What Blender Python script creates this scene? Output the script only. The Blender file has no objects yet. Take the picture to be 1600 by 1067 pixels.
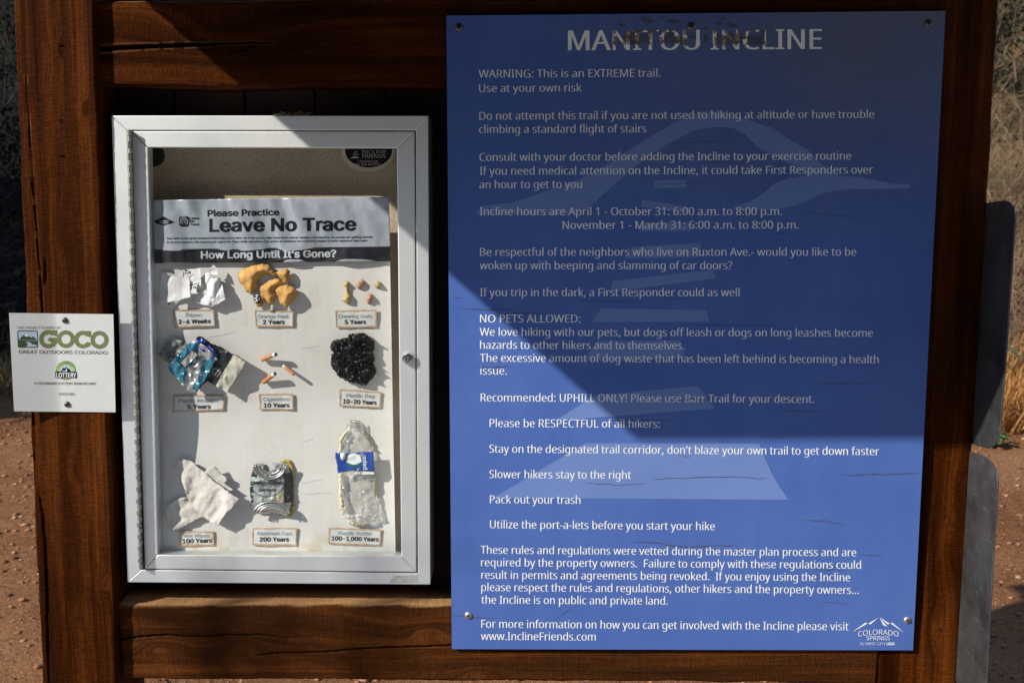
import bpy, bmesh, math, random
import numpy as np
from mathutils import Vector
from mathutils.geometry import tessellate_polygon, delaunay_2d_cdt

# ---------------------------------------------------------------- camera, sky, sun, exposure
SC = bpy.context.scene
COL = SC.collection
F_PX = 1780.0                       # focal length in pixels of the 1600 px wide photograph
CAM_D, CAM_Z = 2.15, 1.60           # camera stands 2.15 m in front of the trail sign, at eye height
PITCH = math.atan(F_PX / 12640.0)
cam_data = bpy.data.cameras.new('camera')
cam_data.sensor_width = 36.0
cam_data.lens = F_PX * 36.0 / 1600.0
cam_data.clip_start = 0.05
cam_data.clip_end = 2000.0
cam_data.dof.use_dof = True
cam_data.dof.focus_distance = 2.17
cam_data.dof.aperture_fstop = 9.0
cam = bpy.data.objects.new('camera', cam_data)
COL.objects.link(cam)
cam.location = (0.0, -CAM_D, CAM_Z)
cam.rotation_euler = (math.pi / 2 - PITCH, 0.0, 0.0)
SC.camera = cam

SUN_TRAVEL = Vector((1.5, 1.0, -1.12)).normalized()      # direction in which the sunlight travels
SUN_ELEV = math.asin(-SUN_TRAVEL.z)
SUN_ROT = math.atan2(-SUN_TRAVEL.x, -SUN_TRAVEL.y) % (2 * math.pi)
world = bpy.data.worlds.new('World')
SC.world = world
world.use_nodes = True
wn = world.node_tree
sky = wn.nodes.new('ShaderNodeTexSky')
sky.sky_type = 'NISHITA'
sky.sun_disc = False
sky.sun_elevation = SUN_ELEV
sky.sun_rotation = SUN_ROT
sky.altitude = 2000
sky.dust_density = 0.6
wn.links.new(sky.outputs[0], wn.nodes['Background'].inputs[0])
wn.nodes['Background'].inputs[1].default_value = 0.15
sun_data = bpy.data.lights.new('sun', 'SUN')
sun_data.energy = 4.6
sun_data.angle = math.radians(0.53)
sun_data.color = (1.0, 0.965, 0.90)
sun = bpy.data.objects.new('sun', sun_data)
COL.objects.link(sun)
sun.rotation_euler = SUN_TRAVEL.to_track_quat('-Z', 'Y').to_euler()
sun.location = (-6, -6, 8)
SC.view_settings.view_transform = 'Standard'
SC.view_settings.look = 'None'
SC.view_settings.exposure = 0.36
SC.view_settings.gamma = 1.0
SC.view_settings.use_curve_mapping = False
SC.render.engine = 'CYCLES'
SC.cycles.max_bounces = 8
SC.cycles.transparent_max_bounces = 12

# ---------------------------------------------------------------- helpers
rng = np.random.default_rng(7)
random.seed(7)

def U(px, py, surf=0.0, h=0.0):
    """photo pixel -> world point on a nearly vertical surface y = surf (number or function of x, z), h metres towards the viewer"""
    px = np.asarray(px, float); py = np.asarray(py, float)
    a = (px - 800.0) / F_PX
    b = (533.5 - py) / F_PX
    dx = a
    dy = math.cos(PITCH) + b * math.sin(PITCH)
    dz = -math.sin(PITCH) + b * math.cos(PITCH)
    if callable(surf):
        y = np.zeros_like(px)
        for _ in range(7):
            t = (y + CAM_D) / dy
            y = surf(t * dx, CAM_Z + t * dz) - h
    else:
        y = np.zeros_like(px) + surf - h
    t = (y + CAM_D) / dy
    return np.stack([t * dx, t * dy - CAM_D, CAM_Z + t * dz], -1)

def hash2(ix, iy, seed):
    n = (ix.astype(np.int64) * 374761393 + iy.astype(np.int64) * 668265263 + seed * 1442695041) & 0x7fffffff
    n = ((n ^ (n >> 13)) * 1274126177) & 0x7fffffff
    n = (n ^ (n >> 16)) & 0xffff
    return n / 65535.0

def vn(x, y, seed=0):
    """smooth value noise, 0..1"""
    x = np.asarray(x, float); y = np.asarray(y, float)
    ix = np.floor(x); iy = np.floor(y)
    fx = x - ix; fy = y - iy
    fx = fx * fx * (3 - 2 * fx); fy = fy * fy * (3 - 2 * fy)
    a = hash2(ix, iy, seed); b = hash2(ix + 1, iy, seed)
    c = hash2(ix, iy + 1, seed); d = hash2(ix + 1, iy + 1, seed)
    return (a * (1 - fx) + b * fx) * (1 - fy) + (c * (1 - fx) + d * fx) * fy

def fbm(x, y, seed=0, octs=4):
    r = 0; amp = 0.5
    for k in range(octs):
        r = r + amp * vn(np.asarray(x) * 2 ** k, np.asarray(y) * 2 ** k, seed + 17 * k)
        amp *= 0.5
    return r

def ridge(x, y, seed=0, octs=3):
    """sharp folds, 0..1"""
    r = 0; amp = 0.6
    for k in range(octs):
        r = r + amp * (1 - np.abs(2 * vn(np.asarray(x) * 1.9 ** k, np.asarray(y) * 1.9 ** k, seed + 13 * k) - 1))
        amp *= 0.5
    return r

def folds(px, py, sc, seed, slope=0.2, n=6):
    """flat facets meeting in straight creases; sc in photo pixels, height in metres about zero"""
    r = np.random.default_rng(seed); out = 0
    wx = px + sc * 0.45 * (vn(px / sc / 1.6, py / sc / 1.6, seed) - .5); wy = py + sc * 0.45 * (vn(px / sc / 1.6, py / sc / 1.6, seed + 1) - .5)
    for k in range(n):
        q = r.uniform(0, math.pi); lam = sc * r.uniform(0.8, 2.6); ph = r.random()
        u = (wx * math.cos(q) + wy * math.sin(q)) / lam + ph
        out = out + (np.abs(2 * (u - np.floor(u)) - 1) - .5) * lam * 0.00122 * 0.5 * slope * r.uniform(.5, 1.4)
    return out

def creases(px, py, sc, seed, slope):
    """crushed film: random polygonal facets, sc in photo pixels, height in metres"""
    x = np.asarray(px, float) / sc; y = np.asarray(py, float) / sc
    x = x + .35 * (vn(x * 1.3, y * 1.3, seed + 2) - .5); y = y + .35 * (vn(x * 1.3, y * 1.3, seed + 3) - .5)
    ix, iy = np.floor(x), np.floor(y); F1 = np.full(x.shape, 9.0); F2 = np.full(x.shape, 9.0); sg = np.zeros(x.shape)
    for i in (-1, 0, 1):
        for j in (-1, 0, 1):
            cx, cy = ix + i, iy + j
            d = np.hypot(cx + hash2(cx, cy, seed) - x, cy + hash2(cx, cy, seed + 7) - y)
            s = hash2(cx, cy, seed + 9) * 2.2 - 0.7
            F2 = np.where(d < F1, F1, np.minimum(F2, d)); sg = np.where(d < F1, s, sg); F1 = np.minimum(F1, d)
    return slope * sc * 0.00122 * (F2 - F1) * sg

def world_loc(o):
    l = Vector(o.location)
    while o.parent:
        o = o.parent
        l = l + Vector(o.location)
    return l

def root(name, label, cat, loc, group=None):
    o = bpy.data.objects.new(name, None)
    o.empty_display_size = 0.05
    COL.objects.link(o)
    o.location = loc
    o['label'] = label; o['category'] = cat
    if group: o['group'] = group
    return o

def tag(o, label, cat, group=None):
    o['label'] = label; o['category'] = cat
    if group: o['group'] = group
    return o

def obj(name, verts, faces, mats, parent=None, smooth=False, mi=None, origin=None):
    """one mesh object from world-space vertices"""
    verts = np.asarray(verts, float)
    if parent is not None:
        off = np.array(world_loc(parent))
    elif origin is not None:
        off = np.array(origin, float)
    else:
        lo = verts.min(0); hi = verts.max(0)
        off = np.array([(lo[0] + hi[0]) / 2, (lo[1] + hi[1]) / 2, lo[2]])
    me = bpy.data.meshes.new(name)
    v = verts - off
    if isinstance(faces, np.ndarray):
        n = faces.shape[1]
        me.vertices.add(len(v)); me.vertices.foreach_set('co', v.ravel())
        me.loops.add(faces.size); me.loops.foreach_set('vertex_index', faces.ravel().astype(np.int32))
        me.polygons.add(len(faces))
        me.polygons.foreach_set('loop_start', np.arange(0, faces.size, n, dtype=np.int32))
        me.polygons.foreach_set('loop_total', np.full(len(faces), n, np.int32))
        me.update(calc_edges=True)
    else:
        me.from_pydata(v.tolist(), [], [tuple(int(i) for i in f) for f in faces])
        me.update()
    if not isinstance(mats, (list, tuple)): mats = [mats]
    for m in mats: me.materials.append(m)
    if mi is not None: me.polygons.foreach_set('material_index', np.asarray(mi, np.int32))
    if smooth: me.polygons.foreach_set('use_smooth', np.ones(len(me.polygons), bool))
    me.validate()
    o = bpy.data.objects.new(name, me)
    COL.objects.link(o)
    if parent is not None:
        o.parent = parent
    else:
        o.location = off
    return o

def bevel(o, w, seg=2, angle=35):
    m = o.modifiers.new('bevel', 'BEVEL')
    m.width = w; m.segments = seg; m.limit_method = 'ANGLE'; m.angle_limit = math.radians(angle)
    return o

def solidify(o, t, offset=0.0):
    m = o.modifiers.new('thickness', 'SOLIDIFY')
    m.thickness = t; m.offset = offset
    return o

class MB:
    """collects boxes, prisms and tubes in world space, then links them as one mesh"""
    def __init__(s): s.v = []; s.f = []; s.m = []
    def add(s, verts, faces, m=0):
        b = len(s.v)
        s.v += [tuple(p) for p in verts]
        s.f += [tuple(i + b for i in f) for f in faces]
        s.m += [m] * len(faces)
    def box(s, lo, hi, m=0):
        x0, y0, z0 = lo; x1, y1, z1 = hi
        s.add([(x0, y0, z0), (x1, y0, z0), (x1, y1, z0), (x0, y1, z0), (x0, y0, z1), (x1, y0, z1), (x1, y1, z1), (x0, y1, z1)],
              [(0, 3, 2, 1), (4, 5, 6, 7), (0, 1, 5, 4), (1, 2, 6, 5), (2, 3, 7, 6), (3, 0, 4, 7)], m)
    def prism(s, front, yb, m=0):
        """front: points (world) in order, extruded back to y = yb"""
        n = len(front)
        back = [(p[0], yb, p[2]) for p in front]
        s.add(list(front) + back, [tuple(range(n)), tuple(range(2 * n - 1, n - 1, -1))] +
              [(i, i + n, (i + 1) % n + n, (i + 1) % n) for i in range(n)], m)
    def tube(s, pts, rad, n=6, m=0, cap=True):
        pts = [Vector(p) for p in pts]
        rad = rad if isinstance(rad, (list, tuple)) else [rad] * len(pts)
        vs = []; fs = []
        for i, p in enumerate(pts):
            d = (pts[min(i + 1, len(pts) - 1)] - pts[max(i - 1, 0)])
            if d.length < 1e-9: d = Vector((0, 0, 1))
            d.normalize()
            a = d.cross(Vector((0, 0, 1)) if abs(d.z) < 0.9 else Vector((1, 0, 0))).normalized()
            b = d.cross(a)
            for k in range(n):
                q = 2 * math.pi * k / n
                vs.append(tuple(p + (a * math.cos(q) + b * math.sin(q)) * rad[i]))
        for i in range(len(pts) - 1):
            for k in range(n):
                fs.append((i * n + k, i * n + (k + 1) % n, (i + 1) * n + (k + 1) % n, (i + 1) * n + k))
        if cap:
            fs.append(tuple(range(n - 1, -1, -1))); fs.append(tuple(range((len(pts) - 1) * n, len(pts) * n)))
        s.add(vs, fs, m)
    def lathe(s, base, axis, prof, n=16, m=0):
        """profile of (radius, height along axis) turned about base"""
        base = Vector(base); d = Vector(axis).normalized()
        a = d.cross(Vector((0, 0, 1)) if abs(d.z) < 0.9 else Vector((1, 0, 0))).normalized(); b = d.cross(a)
        vs = []; fs = []
        for r, h in prof:
            for k in range(n):
                q = 2 * math.pi * k / n
                vs.append(tuple(base + d * h + (a * math.cos(q) + b * math.sin(q)) * r))
        for i in range(len(prof) - 1):
            for k in range(n):
                fs.append((i * n + k, (i + 1) * n + k, (i + 1) * n + (k + 1) % n, i * n + (k + 1) % n))
        fs.append(tuple(range((len(prof) - 1) * n, len(prof) * n))); fs.append(tuple(range(n - 1, -1, -1)))
        s.add(vs, fs, m)
    def build(s, name, mats, parent=None, smooth=False):
        o = obj(name, s.v, s.f, mats, parent, smooth, s.m)
        return o

# ---------------------------------------------------------------- materials
def nd(nt, typ, **kw):
    n = nt.nodes.new(typ)
    for k, v in kw.items():
        if k.startswith('i_'):
            key = k[2:]
            n.inputs[int(key) if key.isdigit() else key.replace('_', ' ')].default_value = v
        else: setattr(n, k, v)
    return n

def ramp(nt, fac, stops):
    r = nt.nodes.new('ShaderNodeValToRGB')
    e = r.color_ramp.elements
    while len(e) < len(stops): e.new(0.5)
    for i, (p, c) in enumerate(stops):
        e[i].position = p; e[i].color = (*c, 1) if len(c) == 3 else c
    nt.links.new(fac, r.inputs[0])
    return r.outputs[0]

def base_mat(name):
    m = bpy.data.materials.new(name); m.use_nodes = True
    return m, m.node_tree, m.node_tree.nodes['Principled BSDF']

def bump(nt, p, hgt, strength, dist=0.001, prev=None):
    b = nd(nt, 'ShaderNodeBump'); b.inputs['Strength'].default_value = strength; b.inputs['Distance'].default_value = dist
    nt.links.new(hgt, b.inputs['Height'])
    if prev is not None: nt.links.new(prev, b.inputs['Normal'])
    if p is not None: nt.links.new(b.outputs[0], p.inputs['Normal'])
    return b.outputs[0]

def simple(name, c0, c1=None, scale=40.0, rough=0.6, metal=0.0, spec=0.5, bump_s=0.0, bump_scale=200.0, detail=4.0, lo=0.35, hi=0.65, alpha=None, trans=0.0):
    """two-tone noisy material"""
    m, nt, p = base_mat(name)
    tc = nd(nt, 'ShaderNodeTexCoord')
    c1 = c1 or tuple(x * 0.8 for x in c0)
    n = nd(nt, 'ShaderNodeTexNoise'); n.inputs['Scale'].default_value = scale; n.inputs['Detail'].default_value = detail
    nt.links.new(tc.outputs['Object'], n.inputs['Vector'])
    nt.links.new(ramp(nt, n.outputs[0], [(lo, c1), (hi, c0)]), p.inputs['Base Color'])
    p.inputs['Roughness'].default_value = rough; p.inputs['Metallic'].default_value = metal
    p.inputs['Specular IOR Level'].default_value = spec
    if trans: p.inputs['Transmission Weight'].default_value = trans
    if alpha is not None: p.inputs['Alpha'].default_value = alpha
    if bump_s:
        b = nd(nt, 'ShaderNodeTexNoise'); b.inputs['Scale'].default_value = bump_scale; b.inputs['Detail'].default_value = 3
        nt.links.new(tc.outputs['Object'], b.inputs['Vector'])
        bump(nt, p, b.outputs[0], bump_s)
    return m

def wood_mat(name, dark, mid, light, pale):
    """rough sawn timber; attribute 'guv' = (metres along the grain, warped metres across, wear)"""
    m, nt, p = base_mat(name)
    at = nd(nt, 'ShaderNodeAttribute', attribute_name='guv')
    sep = nd(nt, 'ShaderNodeSeparateXYZ'); nt.links.new(at.outputs['Vector'], sep.inputs[0])
    def stretched(su, sv, detail=4, rough=0.55, off=0.0):
        mu = nd(nt, 'ShaderNodeMath', operation='MULTIPLY_ADD', i_1=su, i_2=off); nt.links.new(sep.outputs[0], mu.inputs[0])
        mv = nd(nt, 'ShaderNodeMath', operation='MULTIPLY', i_1=sv); nt.links.new(sep.outputs[1], mv.inputs[0])
        cb = nd(nt, 'ShaderNodeCombineXYZ'); nt.links.new(mu.outputs[0], cb.inputs[0]); nt.links.new(mv.outputs[0], cb.inputs[1])
        n = nd(nt, 'ShaderNodeTexNoise'); n.inputs['Scale'].default_value = 1.0; n.inputs['Detail'].default_value = detail
        n.inputs['Roughness'].default_value = rough
        nt.links.new(cb.outputs[0], n.inputs['Vector'])
        return n.outputs[0]
    broad = stretched(1.3, 26.0, 3)
    rings = stretched(1.1, 150.0, 3, 0.6, 5.0)
    fibre = stretched(18.0, 700.0, 4, 0.7, 9.0)
    saw = stretched(380.0, 60.0, 4, 0.65, 3.0)
    blot = stretched(3.2, 9.0, 4, 0.6, 21.0)
    mx = nd(nt, 'ShaderNodeMath', operation='MULTIPLY_ADD', i_1=0.40); nt.links.new(rings, mx.inputs[0]); nt.links.new(broad, mx.inputs[2])
    mx2 = nd(nt, 'ShaderNodeMath', operation='MULTIPLY_ADD', i_1=0.42); nt.links.new(fibre, mx2.inputs[0]); nt.links.new(mx.outputs[0], mx2.inputs[2])
    mx3 = nd(nt, 'ShaderNodeMath', operation='MULTIPLY_ADD', i_1=0.46); nt.links.new(saw, mx3.inputs[0]); nt.links.new(mx2.outputs[0], mx3.inputs[2])
    col = ramp(nt, mx3.outputs[0], [(0.72, dark), (1.05, mid), (1.40, light)])
    nt_r = nt.nodes[-1]
    # the ramp only spans 0..1, so bring the sum into it
    mr = nd(nt, 'ShaderNodeMapRange'); mr.inputs['From Min'].default_value = 0.80; mr.inputs['From Max'].default_value = 1.45
    nt.links.new(mx3.outputs[0], mr.inputs[0])
    cr = [n for n in nt.nodes if n.type == 'VALTORGB'][-1]
    for e, pos in zip(cr.color_ramp.elements, (0.08, 0.48, 0.95)): e.position = pos
    nt.links.new(mr.outputs[0], cr.inputs[0])
    # blotches of old dark stain
    br = ramp(nt, blot, [(0.30, (0.45, 0.42, 0.40)), (0.58, (1.0, 1.0, 1.0))])
    mul = nd(nt, 'ShaderNodeMix', data_type='RGBA', blend_type='MULTIPLY'); mul.inputs[0].default_value = 0.8
    nt.links.new(cr.outputs[0], mul.inputs[6]); nt.links.new(br, mul.inputs[7])
    # bare, weathered wood where the stain has worn off
    wadd = nd(nt, 'ShaderNodeMath', operation='MULTIPLY_ADD', i_1=0.5, i_2=-0.25); nt.links.new(fibre, wadd.inputs[0])
    wsum = nd(nt, 'ShaderNodeMath', operation='ADD', use_clamp=True); nt.links.new(wadd.outputs[0], wsum.inputs[0]); nt.links.new(sep.outputs[2], wsum.inputs[1])
    wm = nd(nt, 'ShaderNodeMath', operation='MULTIPLY', use_clamp=True); nt.links.new(wsum.outputs[0], wm.inputs[0]); nt.links.new(sep.outputs[2], wm.inputs[1])
    mix = nd(nt, 'ShaderNodeMix', data_type='RGBA'); nt.links.new(wm.outputs[0], mix.inputs[0])
    nt.links.new(mul.outputs[2], mix.inputs[6]); mix.inputs[7].default_value = (*pale, 1)
    nt.links.new(mix.outputs[2], p.inputs['Base Color'])
    p.inputs['Roughness'].default_value = 0.6; p.inputs['Specular IOR Level'].default_value = 0.10; p.inputs['Specular Tint'].default_value = (1.0, 0.35, 0.12, 1)
    hs = nd(nt, 'ShaderNodeMath', operation='MULTIPLY_ADD', i_1=1.5); nt.links.new(saw, hs.inputs[0]); nt.links.new(fibre, hs.inputs[2])
    hs2 = nd(nt, 'ShaderNodeMath', operation='MULTIPLY_ADD', i_1=1.4); nt.links.new(rings, hs2.inputs[0]); nt.links.new(hs.outputs[0], hs2.inputs[2])
    bump(nt, p, hs2.outputs[0], 1.0, 0.0032)
    return m

WOOD = wood_mat('stained_timber', (0.005, 0.0010, 0.0003), (0.056, 0.0128, 0.0020), (0.175, 0.048, 0.0080), (0.46, 0.25, 0.105))
WOOD_END = simple('timber_end', (0.03, 0.011, 0.004), (0.012, 0.005, 0.002), 60, 0.9)
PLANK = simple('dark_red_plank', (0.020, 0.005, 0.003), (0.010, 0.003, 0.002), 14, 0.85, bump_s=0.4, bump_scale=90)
ROOF_M = simple('roof_board', (0.05, 0.02, 0.010), (0.026, 0.011, 0.006), 20, 0.85)
SHINGLE = simple('brown_shingle', (0.06, 0.05, 0.045), (0.03, 0.026, 0.024), 30, 0.9)

def alu_mat(name, base, metal, rough, dirt=0.15):
    m, nt, p = base_mat(name)
    tc = nd(nt, 'ShaderNodeTexCoord')
    n1 = nd(nt, 'ShaderNodeTexNoise'); n1.inputs['Scale'].default_value = 9; n1.inputs['Detail'].default_value = 6
    nt.links.new(tc.outputs['Object'], n1.inputs['Vector'])
    n2 = nd(nt, 'ShaderNodeTexNoise'); n2.inputs['Scale'].default_value = 140; n2.inputs['Detail'].default_value = 3
    nt.links.new(tc.outputs['Object'], n2.inputs['Vector'])
    md = nd(nt, 'ShaderNodeMath', operation='MULTIPLY_ADD', i_1=0.35); nt.links.new(n2.outputs[0], md.inputs[0]); nt.links.new(n1.outputs[0], md.inputs[2])
    d = tuple(c * (1 - dirt) * k for c, k in zip(base, (1.0, 0.98, 0.95)))
    nt.links.new(ramp(nt, md.outputs[0], [(0.45, d), (0.8, base)]), p.inputs['Base Color'])
    rr = ramp(nt, n1.outputs[0], [(0.3, (rough + .05,) * 3), (0.7, (rough - .04,) * 3)])
    nt.links.new(rr, p.inputs['Roughness'])
    p.inputs['Metallic'].default_value = metal
    return m

FRAME_M = alu_mat('anodised_frame', (0.86, 0.87, 0.85), 0.92, 0.50, 0.08)
HINGE_M = alu_mat('hinge_steel', (0.42, 0.41, 0.38), 0.9, 0.45, 0.4)
PLATE_M = None
LOCK_M = simple('chrome_lock', (0.62, 0.62, 0.62), (0.45, 0.45, 0.45), 80, 0.22, 1.0)
BLACK_M = simple('matt_black', (0.008, 0.008, 0.008), (0.005, 0.005, 0.005), 60, 0.6)
SCREW_M = simple('dull_screw', (0.20, 0.185, 0.16), (0.09, 0.08, 0.07), 300, 0.45, 0.85)
SCREW_L = simple('zinc_screw', (0.60, 0.57, 0.50), (0.40, 0.37, 0.32), 300, 0.4, 0.85)
CORK_M = None

def cork():
    m, nt, p = base_mat('fibre_board')
    tc = nd(nt, 'ShaderNodeTexCoord')
    a = nd(nt, 'ShaderNodeTexNoise'); a.inputs['Scale'].default_value = 420; a.inputs['Detail'].default_value = 3; a.inputs['Roughness'].default_value = 0.7
    b = nd(nt, 'ShaderNodeTexNoise'); b.inputs['Scale'].default_value = 7; b.inputs['Detail'].default_value = 4
    for n in (a, b): nt.links.new(tc.outputs['Object'], n.inputs['Vector'])
    s = nd(nt, 'ShaderNodeMath', operation='MULTIPLY_ADD', i_1=0.25); nt.links.new(b.outputs[0], s.inputs[0]); nt.links.new(a.outputs[0], s.inputs[2])
    nt.links.new(ramp(nt, s.outputs[0], [(0.42, (0.21, 0.14, 0.09)), (0.6, (0.52, 0.40, 0.285)), (0.80, (0.80, 0.67, 0.51))]), p.inputs['Base Color'])
    p.inputs['Roughness'].default_value = 0.9; p.inputs['Specular IOR Level'].default_value = 0.2
    bump(nt, p, a.outputs[0], 0.5, 0.0008)
    return m
CORK_M = cork()

def sign_blue():
    m, nt, p = base_mat('blue_sign_print')
    tc = nd(nt, 'ShaderNodeTexCoord'); ge = nd(nt, 'ShaderNodeTexNoise'); ge.inputs['Scale'].default_value = 5; ge.inputs['Detail'].default_value = 7; ge.inputs['Roughness'].default_value = 0.6
    nt.links.new(tc.outputs['Object'], ge.inputs['Vector'])
    sep = nd(nt, 'ShaderNodeSeparateXYZ'); nt.links.new(tc.outputs['Object'], sep.inputs[0])
    # grey dust and fading along the upper right edge of the print
    mr = nd(nt, 'ShaderNodeMapRange'); mr.inputs['From Min'].default_value = 0.80; mr.inputs['From Max'].default_value = 1.24
    nt.links.new(sep.outputs[2], mr.inputs[0])
    mr2 = nd(nt, 'ShaderNodeMapRange'); mr2.inputs['From Min'].default_value = -0.35; mr2.inputs['From Max'].default_value = 0.3
    nt.links.new(sep.outputs[0], mr2.inputs[0])
    mu = nd(nt, 'ShaderNodeMath', operation='MULTIPLY'); nt.links.new(mr.outputs[0], mu.inputs[0]); nt.links.new(mr2.outputs[0], mu.inputs[1])
    mu2 = nd(nt, 'ShaderNodeMath', operation='MULTIPLY', use_clamp=True); nt.links.new(mu.outputs[0], mu2.inputs[0])
    nr = ramp(nt, ge.outputs[0], [(0.25, (0.55,) * 3), (0.7, (1.15,) * 3)]); nt.links.new(nr, mu2.inputs[1])
    st = nd(nt, 'ShaderNodeTexNoise'); st.inputs['Scale'].default_value = 1.0; st.inputs['Detail'].default_value = 5; st.inputs['Roughness'].default_value = .65
    smp = nd(nt, 'ShaderNodeMapping'); smp.inputs['Scale'].default_value = (26, 26, 3.2); nt.links.new(tc.outputs['Object'], smp.inputs[0]); nt.links.new(smp.outputs[0], st.inputs['Vector'])
    fade = nd(nt, 'ShaderNodeMath', operation='MULTIPLY_ADD', i_1=0.40); nt.links.new(st.outputs[0], fade.inputs[0]); nt.links.new(ge.outputs[0], fade.inputs[2])
    base = ramp(nt, fade.outputs[0], [(0.5, (0.058, 0.118, 0.360)), (0.88, (0.075, 0.143, 0.402))])
    mix = nd(nt, 'ShaderNodeMix', data_type='RGBA'); nt.links.new(mu2.outputs[0], mix.inputs[0]); nt.links.new(base, mix.inputs[6]); mix.inputs[7].default_value = (0.120, 0.130, 0.185, 1)
    # speckles of grime
    sp = nd(nt, 'ShaderNodeTexVoronoi'); sp.inputs['Scale'].default_value = 38; nt.links.new(tc.outputs['Object'], sp.inputs['Vector'])
    spr = ramp(nt, sp.outputs['Distance'], [(0.03, (0.35, 0.35, 0.35)), (0.065, (1, 1, 1))])
    mul = nd(nt, 'ShaderNodeMix', data_type='RGBA', blend_type='MULTIPLY'); mul.inputs[0].default_value = 0.55
    nt.links.new(mix.outputs[2], mul.inputs[6]); nt.links.new(spr, mul.inputs[7])
    nt.links.new(mul.outputs[2], p.inputs['Base Color'])
    nt.links.new(ramp(nt, ge.outputs[0], [(0.3, (0.34,) * 3), (0.7, (0.5,) * 3)]), p.inputs['Roughness']); p.inputs['Specular IOR Level'].default_value = 0.3
    return m
BLUE_M = sign_blue()
GHOST_M = simple('pale_blue_print', (0.145, 0.225, 0.47), (0.13, 0.205, 0.445), 8, 0.42, spec=0.35)
LETTER_M = simple('white_print', (0.86, 0.86, 0.84), (0.78, 0.78, 0.76), 60, 0.45)
EDGE_M = simple('pale_sign_edge', (0.55, 0.56, 0.58), (0.38, 0.39, 0.40), 60, 0.5)
CRACK_M = simple('crack_brown', (0.11, 0.085, 0.08), (0.045, 0.035, 0.036), 90, 0.9)
RESIDUE_D = simple('old_tape_residue', (0.074, 0.092, 0.150), (0.056, 0.064, 0.094), 120, 0.8)
RESIDUE_T = simple('tan_tape_residue', (0.40, 0.29, 0.20), (0.10, 0.075, 0.06), 110, 0.8, lo=.42, hi=.62)
INK_M = simple('black_ink', (0.008, 0.008, 0.009), (0.014, 0.014, 0.016), 60, 0.6, spec=0.15)
INK_GREY = simple('faded_ink', (0.16, 0.18, 0.19), (0.40, 0.41, 0.41), 380, 0.6)
GLASS_M = None

def schlick(nt, f0):
    lw = nd(nt, 'ShaderNodeLayerWeight'); lw.inputs[0].default_value = 0.5
    pw = nd(nt, 'ShaderNodeMath', operation='POWER', i_1=5.0); nt.links.new(lw.outputs['Facing'], pw.inputs[0])
    ma = nd(nt, 'ShaderNodeMath', operation='MULTIPLY_ADD', i_1=1 - f0, i_2=f0); nt.links.new(pw.outputs[0], ma.inputs[0])
    return ma.outputs[0]

def glass():
    m = bpy.data.materials.new('window_glass'); m.use_nodes = True
    nt = m.node_tree; nt.nodes.clear()
    out = nd(nt, 'ShaderNodeOutputMaterial'); mix = nd(nt, 'ShaderNodeMixShader')
    tr = nd(nt, 'ShaderNodeBsdfTransparent'); tr.inputs[0].default_value = (0.97, 0.98, 0.97, 1)
    gl = nd(nt, 'ShaderNodeBsdfGlossy'); gl.inputs['Roughness'].default_value = 0.02
    fr = schlick(nt, 0.018)
    nt.links.new(fr, mix.inputs[0]); nt.links.new(tr.outputs[0], mix.inputs[1]); nt.links.new(gl.outputs[0], mix.inputs[2])
    nt.links.new(mix.outputs[0], out.inputs[0])
    return m
GLASS_M = glass()

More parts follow.
